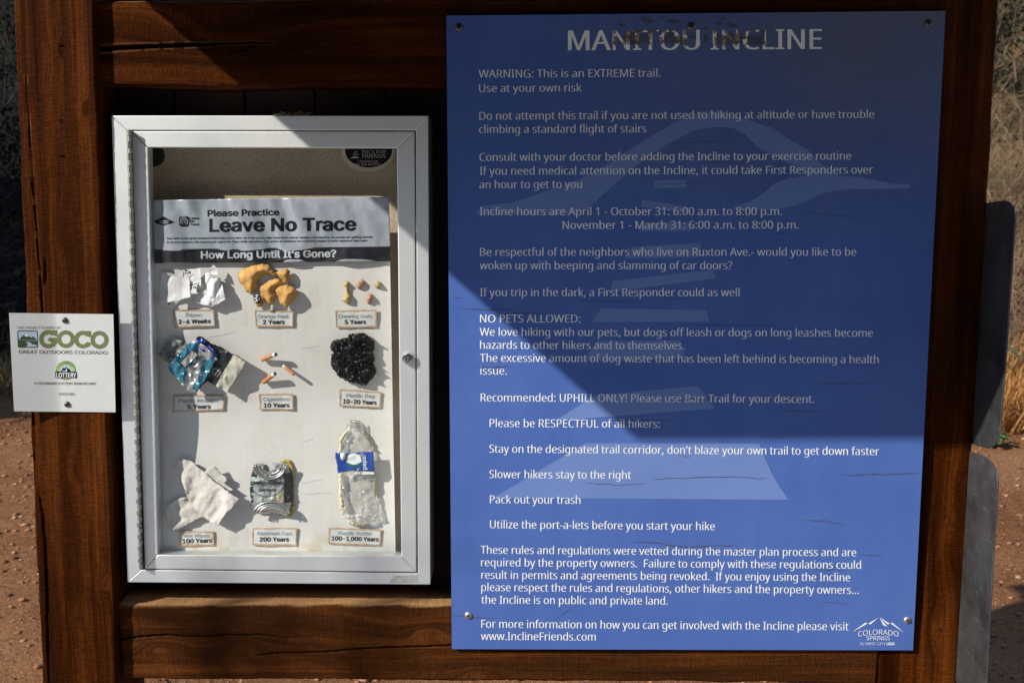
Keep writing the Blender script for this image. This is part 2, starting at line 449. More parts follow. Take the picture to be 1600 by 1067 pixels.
# ---------------------------------------------------------------- lettering: outlines of two plain typefaces, as plain coordinates
HUMANIST_OUTLINES = [
[32,209],
[33,216,[131,161,85,161,65,573,151,573],[58,43,61,69,72,85,88,94,107,97,126,94,142,85,153,69,157,43,153,18,142,2,126,-8,107,-11,88,-8,72,2,61,18]],
[39,180,[128,573,112,366,68,366,52,573]],
[44,215,[154,84,136,23,111,-42,85,-103,33,-103,49,-38,63,31,73,93,148,93]],
[45,258,[32,184,32,246,226,246,226,184]],
[46,215,[58,43,61,69,72,85,88,94,107,97,126,94,142,85,153,69,157,43,153,18,142,2,126,-8,107,-11,88,-8,72,2,61,18]],
[48,459,[419,287,417,221,409,163,395,112,376,70,349,37,316,12,276,-3,229,-8,170,1,122,27,86,70,60,129,44,201,39,287,44,373,58,446,83,504,119,547,167,573,229,581,287,573,335,547,372,504,399,446,414,373],[110,287,113,215,121,156,137,111,159,78,190,59,229,52,268,59,298,78,320,110,336,156,345,215,348,287,345,359,336,417,320,463,298,495,268,515,229,521,190,515,159,495,137,463,121,417,113,359]],
[49,459,[285,0,216,0,216,400,216,439,217,470,219,499,196,477,169,455,108,405,71,452,226,573,285,573]],
[50,459,[417,0,38,0,38,59,188,210,228,251,261,287,287,320,306,353,318,387,322,424,315,466,294,496,261,514,221,520,181,517,147,506,83,466,45,513,94,548,153,572,221,581,270,576,313,562,347,540,372,510,388,472,394,428,389,385,375,344,353,305,324,267,288,227,247,185,128,67,128,64,417,64]],
[51,459,[395,439,392,403,381,372,363,347,340,326,310,311,277,302,277,298,337,283,379,255,405,214,413,163,407,116,390,74,360,40,318,14,263,-3,193,-8,110,-1,36,23,36,89,114,61,194,51,260,59,305,81,331,117,339,164,335,197,320,223,297,242,265,255,226,263,179,265,123,265,123,326,180,326,223,329,259,339,286,356,307,377,319,404,323,434,316,471,295,498,262,516,219,521,164,515,117,498,75,473,39,521,73,544,115,563,163,576,218,581,296,571,352,540,384,495]],
[52,459,[443,130,359,130,359,0,291,0,291,130,17,130,17,190,286,576,359,576,359,193,443,193],[291,374,291,412,293,444,294,474,295,500,292,500,276,468,257,438,86,193,291,193]],
[53,459,[221,351,275,346,322,331,361,307,389,274,407,232,413,183,407,128,387,81,356,43,314,15,261,-2,199,-8,116,0,80,10,51,23,51,90,82,74,121,62,200,52,239,55,274,65,302,82,323,106,336,137,341,176,332,225,306,262,262,284,197,292,146,288,99,280,64,302,86,573,373,573,373,508,146,508,132,342,169,348]],
[54,459,[44,245,51,342,75,433,95,474,121,510,155,539,196,562,246,576,306,581,344,579,377,573,377,513,344,520,308,523,257,518,216,504,183,483,158,454,139,419,127,380,115,291,119,291,150,326,194,350,223,356,255,358,302,353,342,338,375,313,400,279,416,236,421,184,415,129,399,82,372,44,336,15,291,-2,239,-8,199,-4,163,7,130,26,101,54,77,89,59,133,48,185],[238,51,284,59,320,84,343,125,351,184,344,233,324,271,289,295,241,303,205,299,175,287,150,270,131,248,119,223,115,198,123,146,146,99,185,64,210,55]],
[55,459,[109,0,344,508,35,508,35,573,419,573,419,518,187,0]],
[56,459,[229,581,276,577,318,565,352,546,378,519,395,485,400,443,396,411,385,383,346,338,291,303,355,265,381,242,401,216,414,185,419,148,413,104,395,65,367,34,330,11,284,-3,231,-8,174,-3,126,10,89,33,61,63,45,101,39,146,43,183,56,214,75,241,99,264,158,299,107,336,71,383,61,411,58,444,63,485,80,518,107,545,141,565,182,577],[108,145,116,107,138,76,176,55,229,48,281,55,319,76,342,108,350,148,346,174,335,197,317,217,293,235,229,265,217,270,157,237,136,219,121,197,111,173],[228,524,188,518,155,502,134,476,127,441,130,414,141,391,179,357,232,330,282,357,317,392,327,414,330,441,323,476,302,502,270,518]],
[57,459,[417,328,410,231,387,139,366,99,340,63,306,33,265,11,214,-3,154,-8,117,-6,82,0,82,60,115,53,152,50,204,54,245,68,278,90,303,118,322,153,334,192,346,281,341,281,310,247,266,223,237,216,204,214,158,219,118,235,85,260,61,294,45,336,40,387,46,443,63,491,90,529,127,557,171,575,223,581,262,577,299,565,332,545,361,518,384,483,402,439,413,388],[223,521,178,513,142,488,118,447,110,388,117,339,137,301,171,277,220,269,256,273,286,285,311,303,330,325,342,349,346,374,338,426,315,474,277,508,252,518]],
[58,215,[58,43,61,69,72,85,88,94,107,97,126,94,142,85,153,69,157,43,153,18,142,2,126,-8,107,-11,88,-8,72,2,61,18],[58,387,61,412,72,429,88,438,107,441,126,438,142,429,153,412,157,387,153,362,142,345,126,335,107,332,88,335,72,345,61,362]],
[63,348,[112,183,118,235,139,277,180,319,207,343,228,363,253,398,260,439,254,473,235,498,204,514,163,519,126,516,93,509,34,485,10,541,81,569,122,578,168,581,235,571,285,543,317,498,327,440,324,407,316,379,283,332,233,287,209,266,192,248,173,215,168,175,168,161,112,161],[94,43,97,69,108,85,124,94,144,97,162,94,178,85,189,69,192,43,189,18,178,2,162,-8,144,-11,124,-8,108,2,97,18]],
[65,512,[437,0,368,177,141,177,73,0,0,0,224,575,289,575,512,0],[282,415,274,438,263,473,255,500,247,468,238,438,230,415,165,241,346,241]],
[66,521,[241,573,336,565,404,541,445,497,459,431,456,399,446,371,431,347,409,328,382,313,350,304,350,300,415,279,441,261,461,236,474,203,478,163,472,115,454,74,425,42,385,19,337,5,279,0,78,0,78,573],[256,329,318,335,357,352,377,382,384,423,376,463,351,490,308,506,245,511,150,511,150,329],[150,269,150,61,265,61,330,68,371,91,394,125,401,168,398,197,388,221,370,241,344,256,307,266,260,269]],
[67,507,[323,517,280,513,241,502,206,482,178,456,155,423,139,383,129,337,125,286,131,220,147,164,175,117,213,83,262,62,322,55,394,62,460,78,460,15,393,-2,356,-7,312,-8,232,1,166,28,115,72,78,131,56,203,49,287,53,349,67,406,89,456,120,499,159,534,206,559,261,575,324,581,409,572,482,547,453,486,394,508]],
[68,585,[536,292,528,203,501,131,457,74,399,33,325,8,237,0,78,0,78,573,254,573,335,565,404,540,460,501,502,446,528,377],[460,289,454,359,435,415,404,457,361,487,308,505,244,511,150,511,150,62,228,62,329,76,402,119,446,190]],
[69,446,[398,0,78,0,78,573,398,573,398,509,150,509,150,330,383,330,383,268,150,268,150,63,398,63]],
[70,416,[150,0,78,0,78,573,398,573,398,509,150,509,150,306,383,306,383,243,150,243]],
[71,584,[326,302,524,302,524,22,431,-1,380,-6,323,-8,241,1,173,28,120,71,81,130,57,202,49,286,58,370,84,442,127,500,186,544,259,571,346,581,437,572,516,547,489,484,421,508,342,517,278,510,225,489,181,455,150,409,131,353,124,286,130,222,146,166,175,119,216,84,270,62,340,55,404,59,452,68,452,238,326,238]],
[72,594,[516,0,443,0,443,267,150,267,150,0,78,0,78,573,150,573,150,330,443,330,443,573,516,573]],
[73,272,[239,0,32,0,32,42,99,57,99,515,32,531,32,573,239,573,239,531,172,515,172,57,239,42]],
[74,219,[-3,-152,-37,-150,-63,-142,-63,-81,-35,-87,-5,-89,33,-81,50,-70,63,-53,71,-29,74,3,74,573,146,573,146,9,141,-42,128,-82,105,-113,75,-135,39,-148]],
[75,496,[496,0,411,0,209,273,150,222,150,0,78,0,78,573,150,573,150,290,199,345,249,399,403,573,488,573,261,323]],
[76,420,[78,0,78,573,150,573,150,64,400,64,400,0]],
[77,727,[330,0,142,502,139,502,142,461,144,407,144,347,144,0,78,0,78,573,184,573,361,103,364,103,544,573,650,573,650,0,578,0,578,352,579,408,581,460,584,501,581,501,390,0]],
[78,609,[532,0,447,0,141,476,138,476,141,432,143,378,144,320,144,0,78,0,78,573,161,573,467,99,470,99,469,115,468,137,466,193,464,249,464,573,532,573]],
[79,626,[577,287,573,224,561,166,540,116,510,73,473,38,428,13,375,-3,314,-8,251,-3,196,13,151,39,114,73,85,116,65,167,53,224,49,288,56,370,78,442,114,500,166,545,232,572,314,581,393,572,459,545,510,501,547,442,570,370],[125,287,130,220,145,163,171,117,207,83,255,62,314,55,373,62,420,83,456,117,481,163,496,220,501,287,490,384,456,457,398,503,314,518,255,511,207,490,171,457,145,411,130,354]],
[80,485,[229,573,326,562,393,528,431,475,444,404,433,336,417,306,395,278,364,255,324,238,275,227,216,223,150,223,150,0,78,0,78,573],[223,511,150,511,150,285,208,285,258,288,298,296,330,311,352,334,365,363,370,401,361,449,334,484,289,504]],
[82,499,[236,573,301,568,353,555,393,532,422,500,439,460,444,410,440,368,427,334,408,306,385,285,330,257,487,0,403,0,264,237,150,237,150,0,78,0,78,573],[232,510,150,510,150,298,236,298,296,304,338,325,362,359,370,407,366,440,355,467,336,486,310,500,275,507]],
[83,440,[403,153,396,106,378,66,348,35,307,11,257,-3,198,-8,137,-5,83,4,41,19,41,88,73,76,113,65,201,55,240,57,273,66,298,79,316,98,327,120,330,147,327,173,318,194,302,213,277,230,242,247,196,265,131,294,85,330,57,375,50,403,48,435,54,477,71,513,99,542,136,563,180,576,231,581,318,572,389,549,366,487,302,508,229,517,196,515,169,507,148,494,133,478,124,457,121,434,124,407,133,386,149,367,172,351,204,335,246,318,293,299,332,279,362,255,385,228,398,194]],
[84,446,[259,0,187,0,187,509,8,509,8,573,437,573,437,509,259,509]],
[85,586,[513,202,507,146,489,95,459,52,416,20,360,-1,290,-8,196,7,128,50,86,118,72,204,72,573,144,573,144,201,154,139,182,93,228,64,294,55,342,59,379,73,407,96,427,126,438,161,442,202,442,573,513,573]],
[86,481,[481,573,277,0,204,0,0,573,75,573,204,205,220,160,231,119,241,80,250,119,262,161,277,207,405,573]],
[87,746,[735,573,583,0,510,0,399,375,389,410,380,443,373,471,370,488,367,471,361,443,352,409,342,373,234,0,161,0,10,573,85,573,174,223,183,186,190,151,196,118,201,87,206,119,213,154,222,191,232,227,333,573,407,573,512,225,523,187,532,151,538,117,544,87,550,129,560,175,572,224,660,573]],
[88,470,[467,0,385,0,233,249,79,0,3,0,193,298,15,573,95,573,236,348,377,573,453,573,276,300]],
[89,454,[227,291,376,573,454,573,263,222,263,0,191,0,191,219,0,573,79,573]],
[90,459,[427,0,30,0,30,55,332,508,40,508,40,573,419,573,419,518,118,64,427,64]],
[97,450,[231,437,299,428,347,403,376,358,385,293,385,0,334,0,320,61,317,61,279,22,234,-1,206,-6,172,-8,136,-5,103,6,75,23,55,48,41,80,37,119,50,176,87,219,152,245,243,257,316,259,316,285,310,330,293,359,265,375,227,380,163,370,106,347,84,400,151,426],[252,208,184,200,141,182,118,155,110,119,115,87,132,66,157,53,188,49,238,56,279,79,306,117,315,172,315,210]],
[98,493,[139,461,138,410,135,373,139,373,161,398,189,419,226,432,272,437,344,423,401,381,437,312,449,215,444,147,427,91,400,48,365,17,322,-2,272,-8,226,-3,189,10,161,31,139,55,133,55,119,0,68,0,68,609,139,609],[260,379,219,374,188,361,165,339,150,308,142,268,139,217,139,214,145,144,165,93,202,61,261,51,312,61,348,93,369,145,376,216,369,287,348,338,311,368]],
[99,385,[241,-8,187,-2,139,15,99,45,69,87,50,143,44,213,51,284,71,342,102,385,142,415,191,432,245,438,309,431,358,415,337,356,292,370,244,376,204,371,172,358,148,335,131,303,120,263,117,213,120,166,131,126,148,94,172,71,202,58,240,53,302,60,351,78,351,15,304,-2,275,-7]],
[100,493,[221,-8,148,6,92,48,56,117,44,214,56,311,93,381,149,424,221,438,253,436,280,429,323,407,354,374,359,374,356,405,354,438,354,609,425,609,425,0,368,0,358,58,354,58,323,24,279,1,252,-6],[232,51,290,60,328,88,348,135,355,200,355,213,349,284,329,336,291,369,231,379,181,368,146,334,124,281,117,213,124,144,146,93,181,61]],
[101,452,[234,438,286,432,329,414,364,385,390,346,406,299,411,244,411,201,117,201,127,137,154,90,197,62,254,52,327,60,392,82,392,20,327,-1,292,-6,251,-8,194,-2,143,17,101,48,70,91,51,146,44,212,50,277,68,333,96,378,134,411,181,431],[233,380,188,372,154,348,130,309,119,257,338,257,335,292,326,322,312,346,292,364,266,376]],
[102,276,[266,375,158,375,158,0,87,0,87,375,12,375,12,408,87,432,87,457,92,507,104,547,124,577,152,597,186,609,227,613,274,609,310,599,292,544,262,552,228,556,197,550,175,532,162,502,158,458,158,430,266,430]],
[103,493,[221,438,261,434,297,422,329,402,355,373,359,373,369,430,425,430,425,-7,420,-63,404,-109,378,-146,341,-172,293,-187,233,-192,147,-186,78,-165,78,-100,111,-114,149,-125,237,-134,286,-126,324,-101,347,-63,355,-13,355,4,356,32,358,57,354,57,329,28,299,8,263,-4,221,-8,147,7,91,51,56,121,44,214,56,306,91,377,147,423],[230,379,197,374,169,359,147,336,130,303,120,262,117,213,124,143,146,92,182,60,232,50,262,52,288,58,309,69,326,85,340,105,349,131,354,161,356,197,356,214,353,267,343,309,326,340,302,362,270,374]],
[104,496,[139,431,138,399,135,370,140,370,174,407,221,429,273,437,321,433,360,421,391,400,413,370,426,330,431,280,431,0,361,0,361,275,355,321,338,353,308,372,265,379,222,374,189,360,166,338,150,308,142,269,139,222,139,0,68,0,68,609,139,609]],
[105,207,[139,430,139,0,68,0,68,430],[104,591,133,580,142,566,145,546,142,526,133,512,104,501,88,504,75,512,66,526,63,546,66,566,75,580,88,588]],
[106,207,[18,-192,-18,-190,-44,-183,-44,-126,-19,-132,9,-134,32,-130,51,-120,64,-100,68,-67,68,430,139,430,139,-64,136,-101,126,-133,110,-159,87,-177,56,-189],[63,546,66,566,75,580,88,588,104,591,133,580,142,566,145,546,142,526,133,512,104,501,88,504,75,512,66,526]],
[107,428,[138,291,137,257,135,221,138,221,152,240,172,264,189,285,326,430,409,430,235,246,421,0,336,0,187,200,138,158,138,0,68,0,68,609,138,609]],
[108,207,[139,0,68,0,68,609,139,609]],
[109,750,[540,438,603,429,649,401,676,352,685,280,685,0,615,0,615,277,610,321,594,353,567,372,528,379,474,369,438,342,418,298,411,237,411,0,342,0,342,277,339,308,332,333,320,353,303,367,281,376,253,379,215,374,185,360,164,338,150,308,141,269,139,223,139,0,68,0,68,430,125,430,136,371,140,371,173,409,217,431,266,438,312,433,349,420,378,398,398,366,402,366,427,398,461,420,499,433]],
[110,496,[275,438,343,429,391,401,421,352,431,280,431,0,361,0,361,275,355,321,338,353,308,372,265,379,204,368,166,338,146,289,139,223,139,0,68,0,68,430,125,430,136,371,140,371,175,409,222,431]],
[111,485,[442,216,438,165,428,121,411,82,388,51,359,25,324,7,285,-4,241,-8,200,-4,163,7,129,25,100,51,77,82,59,121,48,165,44,216,50,282,68,336,97,380,137,412,186,431,244,438,299,431,347,412,387,380,417,336,436,282],[117,216,120,169,130,128,147,95,172,71,203,56,243,51,282,56,314,71,339,95,356,128,366,169,369,216,365,263,355,303,338,335,314,359,282,374,242,379,185,368,147,335,124,284]],
[112,493,[273,438,344,424,401,383,437,313,449,216,444,148,427,93,401,49,365,17,322,-2,272,-8,213,1,170,24,139,55,134,55,137,20,139,-16,139,-192,68,-192,68,430,126,430,136,371,139,371,170,405,213,429,240,436],[260,379,221,374,190,362,167,342,152,313,142,275,139,229,139,216,142,167,150,126,165,93,188,70,220,55,261,51,297,56,326,72,348,98,364,131,373,171,376,217,369,283,348,334,311,367]],
[113,493,[354,-9,355,25,358,58,354,58,332,32,303,11,266,-3,219,-8,148,6,93,48,56,117,44,214,50,282,67,338,93,381,129,413,172,432,221,438,267,433,304,419,333,397,355,371,358,371,369,430,425,430,425,-192,354,-192],[233,51,272,55,304,67,327,87,342,116,352,153,355,199,355,213,348,285,328,337,290,369,231,379,181,368,145,334,124,281,117,213,124,145,146,93,182,61]],
[114,331,[269,438,295,437,319,433,310,368,287,372,264,374,217,363,176,334,149,289,139,229,139,0,68,0,68,430,126,430,134,351,137,351,170,395,214,426,240,435]],
[115,384,[348,119,343,80,327,49,302,24,268,6,226,-4,176,-8,135,-6,99,-1,42,19,42,83,104,60,178,49,224,53,256,66,274,86,280,112,271,141,259,154,239,167,212,180,174,196,135,212,103,228,76,245,57,266,45,292,41,324,52,372,85,408,137,430,202,438,275,430,339,409,315,353,258,372,197,380,159,377,131,366,114,350,108,328,119,298,133,286,154,274,182,261,219,246,257,231,289,215,314,197,333,176,344,150]],
[116,289,[212,50,245,53,272,59,272,5,240,-4,200,-8,167,-5,138,4,112,20,91,44,78,79,74,125,74,375,13,375,13,409,75,437,103,528,144,528,144,430,269,430,269,375,144,375,144,127,149,93,163,69,185,54]],
[117,496,[427,430,427,0,370,0,359,57,356,57,321,20,273,-1,220,-8,173,-4,134,8,103,29,81,59,68,99,63,148,63,430,135,430,135,153,141,108,158,76,188,57,230,51,273,55,306,69,330,91,345,121,354,160,357,206,357,430]],
[118,407,[163,0,0,430,75,430,167,176,180,137,193,96,201,63,204,63,214,96,227,138,241,176,332,430,407,430,244,0]],
[119,630,[346,243,336,276,328,308,321,335,316,357,313,357,308,335,302,307,294,275,284,242,207,1,127,1,9,431,82,431,141,201,153,154,163,109,169,73,172,73,178,97,185,128,193,160,201,188,277,431,354,431,428,188,440,149,451,109,457,74,460,74,466,108,477,153,489,201,549,431,621,431,502,1,419,1]],
[120,424,[170,220,22,430,102,430,213,268,322,430,402,430,253,220,410,0,330,0,213,172,94,0,14,0]],
[121,409,[1,430,76,430,169,185,184,144,196,105,205,68,209,68,215,91,224,121,245,186,333,430,409,430,224,-59,188,-130,165,-156,138,-176,106,-188,67,-192,34,-190,9,-186,9,-130,30,-133,56,-135,99,-126,130,-99,152,-59,174,-2]],
[122,377,[346,0,31,0,31,47,262,375,45,375,45,430,340,430,340,377,112,55,346,55]],
[8217,140,[131,564,112,503,88,437,62,376,10,376,21,424,32,476,42,527,50,573,125,573]],
]
GROTESK_OUTLINES = [
[32,188],
[33,196,[67,160,63,509,132,509,128,160],[98,-4,81,-1,66,9,56,24,52,41,56,58,66,73,81,83,98,86,116,83,130,73,140,58,143,41,140,24,130,9,116,-1]],
[39,206,[78,318,70,509,136,509,128,318]],
[44,188,[38,-119,68,71,137,71,84,-119]],
[45,453,[337,244,337,188,114,188,114,244]],
[46,188,[95,-4,78,-1,63,9,53,24,50,41,53,59,63,73,78,83,95,87,113,83,128,73,138,59,141,41,138,24,128,9,113,-1]],
[48,453,[227,-7,174,1,130,24,95,62,69,113,53,178,48,254,53,330,69,395,95,447,130,484,174,508,227,516,279,508,323,484,358,447,384,395,400,330,405,254,400,178,384,113,359,62,323,24,279,1],[227,50,261,56,290,74,313,103,330,144,340,194,344,254,340,314,330,365,313,405,290,435,261,453,227,460,192,453,163,435,140,405,123,365,113,314,109,254,113,194,123,144,140,103,163,74,192,56]],
[49,453,[76,0,76,55,391,55,391,0],[276,509,276,0,212,0,212,448,209,448,86,358,86,427,198,509]],
[50,453,[64,0,64,47,234,229,261,257,282,282,311,327,320,371,317,397,308,419,293,436,273,449,250,457,224,460,196,457,172,447,153,433,139,413,130,390,127,362,66,362,71,405,86,442,111,473,143,496,182,511,225,516,268,511,306,497,337,474,361,445,376,411,381,372,371,318,357,290,336,259,306,223,267,180,153,60,153,57,389,57,389,0]],
[51,453,[218,-7,173,-3,133,10,98,30,70,57,52,91,44,132,109,132,115,107,126,87,144,71,165,59,219,50,248,53,275,61,297,74,315,93,325,116,329,145,326,172,316,196,299,217,275,234,242,244,201,248,157,248,157,299,288,448,288,452,70,452,70,509,372,509,372,461,211,278,211,289,264,288,308,276,344,253,371,222,387,186,393,145,387,103,370,66,344,36,309,12,266,-2]],
[52,453,[40,105,40,158,247,509,311,509,109,166,109,163,413,163,413,105],[282,0,282,121,282,146,282,318,343,318,343,0]],
[53,453,[221,-7,178,-2,140,11,108,32,83,60,66,93,60,130,122,130,127,108,138,89,173,60,221,50,250,53,276,64,298,82,314,104,324,131,328,162,324,193,314,221,297,244,275,262,248,273,218,277,167,268,128,246,67,253,96,509,366,509,366,452,151,452,134,301,136,301,178,325,229,334,263,330,294,321,321,306,345,285,364,260,379,231,388,199,391,163,385,117,369,76,343,41,309,15,268,-1]],
[54,453,[226,-7,182,-1,142,15,109,40,84,74,69,115,64,162,68,199,80,239,102,285,137,340,252,509,322,509,151,261,145,261,165,288,196,307,235,314,278,309,316,295,346,271,370,240,384,201,389,157,384,112,368,73,343,39,310,14,271,-2],[226,48,254,52,279,63,299,79,314,101,324,128,327,157,324,187,314,213,299,235,279,251,254,262,226,265,198,262,174,252,153,235,138,214,128,188,125,158,128,128,138,102,153,79,174,63,198,52]],
[55,453,[97,0,323,448,323,452,62,452,62,509,391,509,391,449,165,0]],
[56,453,[226,-7,178,-2,136,11,101,33,74,62,57,96,52,135,55,166,65,195,81,220,101,241,125,256,153,265,153,267,119,282,93,308,76,342,70,380,75,417,90,450,114,477,146,498,184,511,226,516,269,511,306,498,337,477,361,450,377,417,382,380,376,342,359,308,333,282,300,267,300,265,327,256,351,241,372,220,387,195,397,166,401,135,395,96,378,62,352,33,317,11,275,-2],[226,49,258,52,285,60,307,74,323,91,333,113,337,139,333,165,322,189,305,208,283,223,256,232,226,235,196,232,169,223,147,208,130,189,119,165,115,139,119,113,129,91,145,74,167,60,195,52],[226,290,252,292,274,300,293,313,307,330,316,351,319,376,316,399,308,420,294,437,275,449,252,457,226,460,200,457,177,449,159,437,145,420,136,399,133,376,136,351,145,330,159,313,178,300,201,292]],
[57,453,[226,516,271,510,310,494,343,468,368,434,384,393,389,347,385,309,373,270,350,224,315,168,200,0,130,0,301,248,307,248,287,221,257,202,218,195,175,199,137,214,106,237,83,269,68,307,64,352,69,397,85,436,110,469,143,494,182,510],[226,460,199,457,174,446,154,429,138,407,129,381,125,352,129,322,138,295,154,274,174,257,199,247,226,243,254,247,279,257,299,273,314,295,324,321,327,350,324,381,314,407,299,429,279,446,254,457]],
[58,188,[95,-4,78,-1,63,9,53,24,50,41,53,59,63,73,78,83,95,87,113,83,128,73,138,59,141,41,138,24,128,9,113,-1],[95,271,78,274,63,284,53,299,50,316,53,334,63,349,78,359,95,362,113,359,128,349,138,334,141,316,138,299,128,284,113,274]],
[63,358,[132,152,132,159,134,200,141,230,153,252,168,269,209,298,247,334,258,357,262,384,259,406,250,425,220,452,178,462,137,453,106,425,96,404,92,378,27,378,33,418,49,452,73,479,103,499,138,511,178,516,219,511,255,498,284,478,306,451,319,418,324,382,319,344,306,311,284,284,254,261,219,235,200,205,195,185,194,158,194,152],[164,-4,146,-1,131,9,121,24,118,41,121,58,131,73,146,83,164,86,181,83,196,73,206,58,209,41,206,24,196,9,181,-1]],
[65,480,[16,0,201,509,276,509,463,0,395,0,287,302,276,334,264,372,250,420,232,478,245,478,228,419,213,371,201,333,191,302,85,0],[110,142,110,199,370,199,370,142]],
[66,456,[60,0,60,509,241,509,289,504,329,491,359,469,381,442,394,410,398,374,395,344,387,320,356,286,315,267,315,262,339,257,363,245,385,227,402,203,414,173,418,136,413,100,400,67,377,39,344,18,301,4,247,0],[125,57,245,57,296,63,330,80,349,105,355,137,352,161,342,184,327,203,306,218,279,228,248,231,125,231],[125,285,238,285,265,288,288,296,308,309,323,326,333,348,336,372,330,403,313,429,283,446,240,452,125,452]],
[67,510,[267,-7,205,1,150,25,104,63,70,115,48,179,40,254,48,329,70,393,104,445,150,484,205,508,267,516,305,513,340,504,373,490,402,471,427,447,448,418,463,385,473,348,408,348,389,395,357,428,315,449,267,456,223,450,184,432,150,403,125,364,109,314,103,254,109,194,125,145,151,105,184,76,223,59,267,53,315,60,357,81,389,114,408,160,473,160,463,124,448,91,428,62,402,38,373,19,341,5,305,-4]],
[68,502,[219,0,96,0,96,57,215,57,272,63,318,81,354,110,379,149,394,198,399,255,394,312,379,361,354,399,320,428,275,446,221,452,93,452,93,509,225,509,294,501,353,478,399,441,433,391,455,329,462,255,455,181,433,119,398,68,351,31,291,8],[125,509,125,0,60,0,60,509]],
[69,419,[60,0,60,509,372,509,372,452,125,452,125,286,355,286,355,229,125,229,125,57,375,57,375,0]],
[70,410,[60,0,60,509,369,509,369,452,125,452,125,278,346,278,346,221,125,221,125,0]],
[71,520,[269,-7,205,1,149,25,104,64,69,116,47,179,40,254,47,329,69,393,103,445,149,484,203,508,265,516,304,513,340,504,374,489,403,469,429,445,449,416,465,384,474,349,408,349,387,393,356,427,315,448,265,456,222,450,183,432,150,404,125,364,109,314,103,254,109,194,125,145,151,105,184,76,224,59,269,53,309,57,345,71,374,93,396,123,410,160,415,202,434,199,283,199,283,256,478,256,478,200,471,141,451,91,419,50,377,19,326,0]],
[72,517,[60,0,60,509,125,509,125,289,392,289,392,509,457,509,457,0,392,0,392,232,125,232,125,0]],
[73,300,[31,0,31,57,118,57,118,452,31,452,31,509,269,509,269,452,183,452,183,57,269,57,269,0]],
[74,396,[185,-7,124,3,75,33,44,81,33,145,33,173,98,173,98,145,104,104,122,74,149,56,185,50,220,56,248,74,266,104,272,145,272,509,336,509,336,145,326,81,294,33,246,3]],
[75,467,[104,145,104,216,139,261,174,303,212,344,364,509,448,509,231,276,228,276],[60,0,60,509,125,509,125,334,124,225,125,193,125,0],[372,0,188,259,228,309,449,0]],
[76,393,[60,0,60,509,125,509,125,57,361,57,361,0]],
[77,628,[60,0,60,509,152,509,277,187,287,159,299,123,311,84,322,49,307,49,318,83,330,121,342,158,352,187,476,509,568,509,568,0,504,0,504,291,504,327,505,369,506,413,507,457,513,457,498,409,482,363,467,322,456,291,342,0,286,0,170,291,159,321,145,361,129,408,112,457,119,457,120,416,121,372,122,328,122,291,122,0]],
[78,523,[60,0,60,509,136,509,343,183,363,151,388,107,414,55,405,54,401,108,399,157,399,195,399,509,463,509,463,0,387,0,202,290,177,331,148,381,130,413,108,452,119,454,122,384,124,328,125,291,125,0]],
[79,533,[267,-7,205,1,150,25,105,63,70,115,48,179,40,254,48,329,70,393,105,445,150,484,205,508,267,516,329,508,384,484,429,445,464,393,486,329,493,254,486,179,464,115,429,63,384,25,329,1],[267,53,310,59,349,76,383,105,408,144,425,194,430,254,425,314,408,365,383,404,349,433,310,450,267,456,223,450,184,433,151,404,125,364,109,314,103,254,109,194,125,144,151,105,184,76,223,59]],
[80,445,[60,0,60,509,235,509,289,503,332,487,366,462,390,430,404,391,409,348,404,304,390,265,366,233,332,207,289,191,235,186,109,186,109,242,233,242,269,246,297,256,318,272,333,294,342,319,344,348,342,376,333,402,318,423,297,439,268,449,232,452,125,452,125,0]],
[82,449,[60,0,60,509,236,509,290,504,333,489,367,465,390,433,405,395,409,352,405,309,390,271,367,240,333,217,289,203,236,198,96,198,96,255,234,255,269,258,298,267,319,281,334,300,342,324,345,352,342,380,334,405,319,425,298,440,269,449,233,452,125,452,125,0],[353,0,230,229,303,229,428,0]],
[83,447,[224,-9,172,-4,128,9,91,31,64,60,46,96,38,137,104,137,110,110,123,88,142,71,166,59,224,49,257,52,286,60,311,74,329,92,341,114,346,139,342,161,332,179,296,205,245,222,184,239,128,260,86,289,60,326,52,372,58,413,75,448,102,476,138,498,180,511,227,516,275,511,316,498,351,476,377,449,394,415,401,378,337,378,326,412,302,437,267,453,225,459,194,456,167,448,145,435,129,418,118,398,115,376,119,352,131,334,169,308,212,293,264,279,312,264,359,238,395,198,405,171,408,139,403,99,386,64,360,34,323,11,278,-4]],
[84,449,[32,452,32,509,417,509,417,452,257,452,257,0,193,0,193,452]],
[85,517,[259,-8,203,-2,154,15,114,43,85,80,66,124,60,173,60,509,124,509,124,178,128,144,141,113,160,87,187,68,220,56,259,52,298,56,331,68,357,87,377,113,389,144,393,178,393,509,457,509,457,173,451,124,433,80,403,43,363,15,315,-2]],
[86,480,[204,0,16,509,84,509,192,206,203,176,215,137,230,89,248,31,235,31,252,90,267,138,279,176,290,206,395,509,463,509,278,0]],
[87,686,[155,0,16,509,82,509,163,196,175,145,187,94,197,40,189,40,200,94,211,145,224,196,306,509,380,509,462,196,474,145,486,94,497,40,488,40,499,94,510,145,523,196,603,509,670,509,530,0,455,0,368,323,351,391,336,475,350,475,335,395,318,323,230,0]],
[88,474,[18,0,217,284,217,236,29,509,104,509,178,400,204,361,223,329,243,292,232,292,252,329,272,361,298,400,374,509,446,509,259,239,259,287,456,0,382,0,292,129,268,165,250,195,230,231,244,231,225,196,206,166,182,129,91,0]],
[89,472,[203,0,203,208,16,509,91,509,192,344,222,292,250,230,224,230,251,293,280,344,381,509,455,509,268,208,268,0]],
[90,438,[42,0,42,46,273,385,306,431,341,476,348,454,285,452,223,452,40,452,40,509,397,509,397,462,169,129,134,81,97,33,90,54,152,57,214,57,399,57,399,0]],
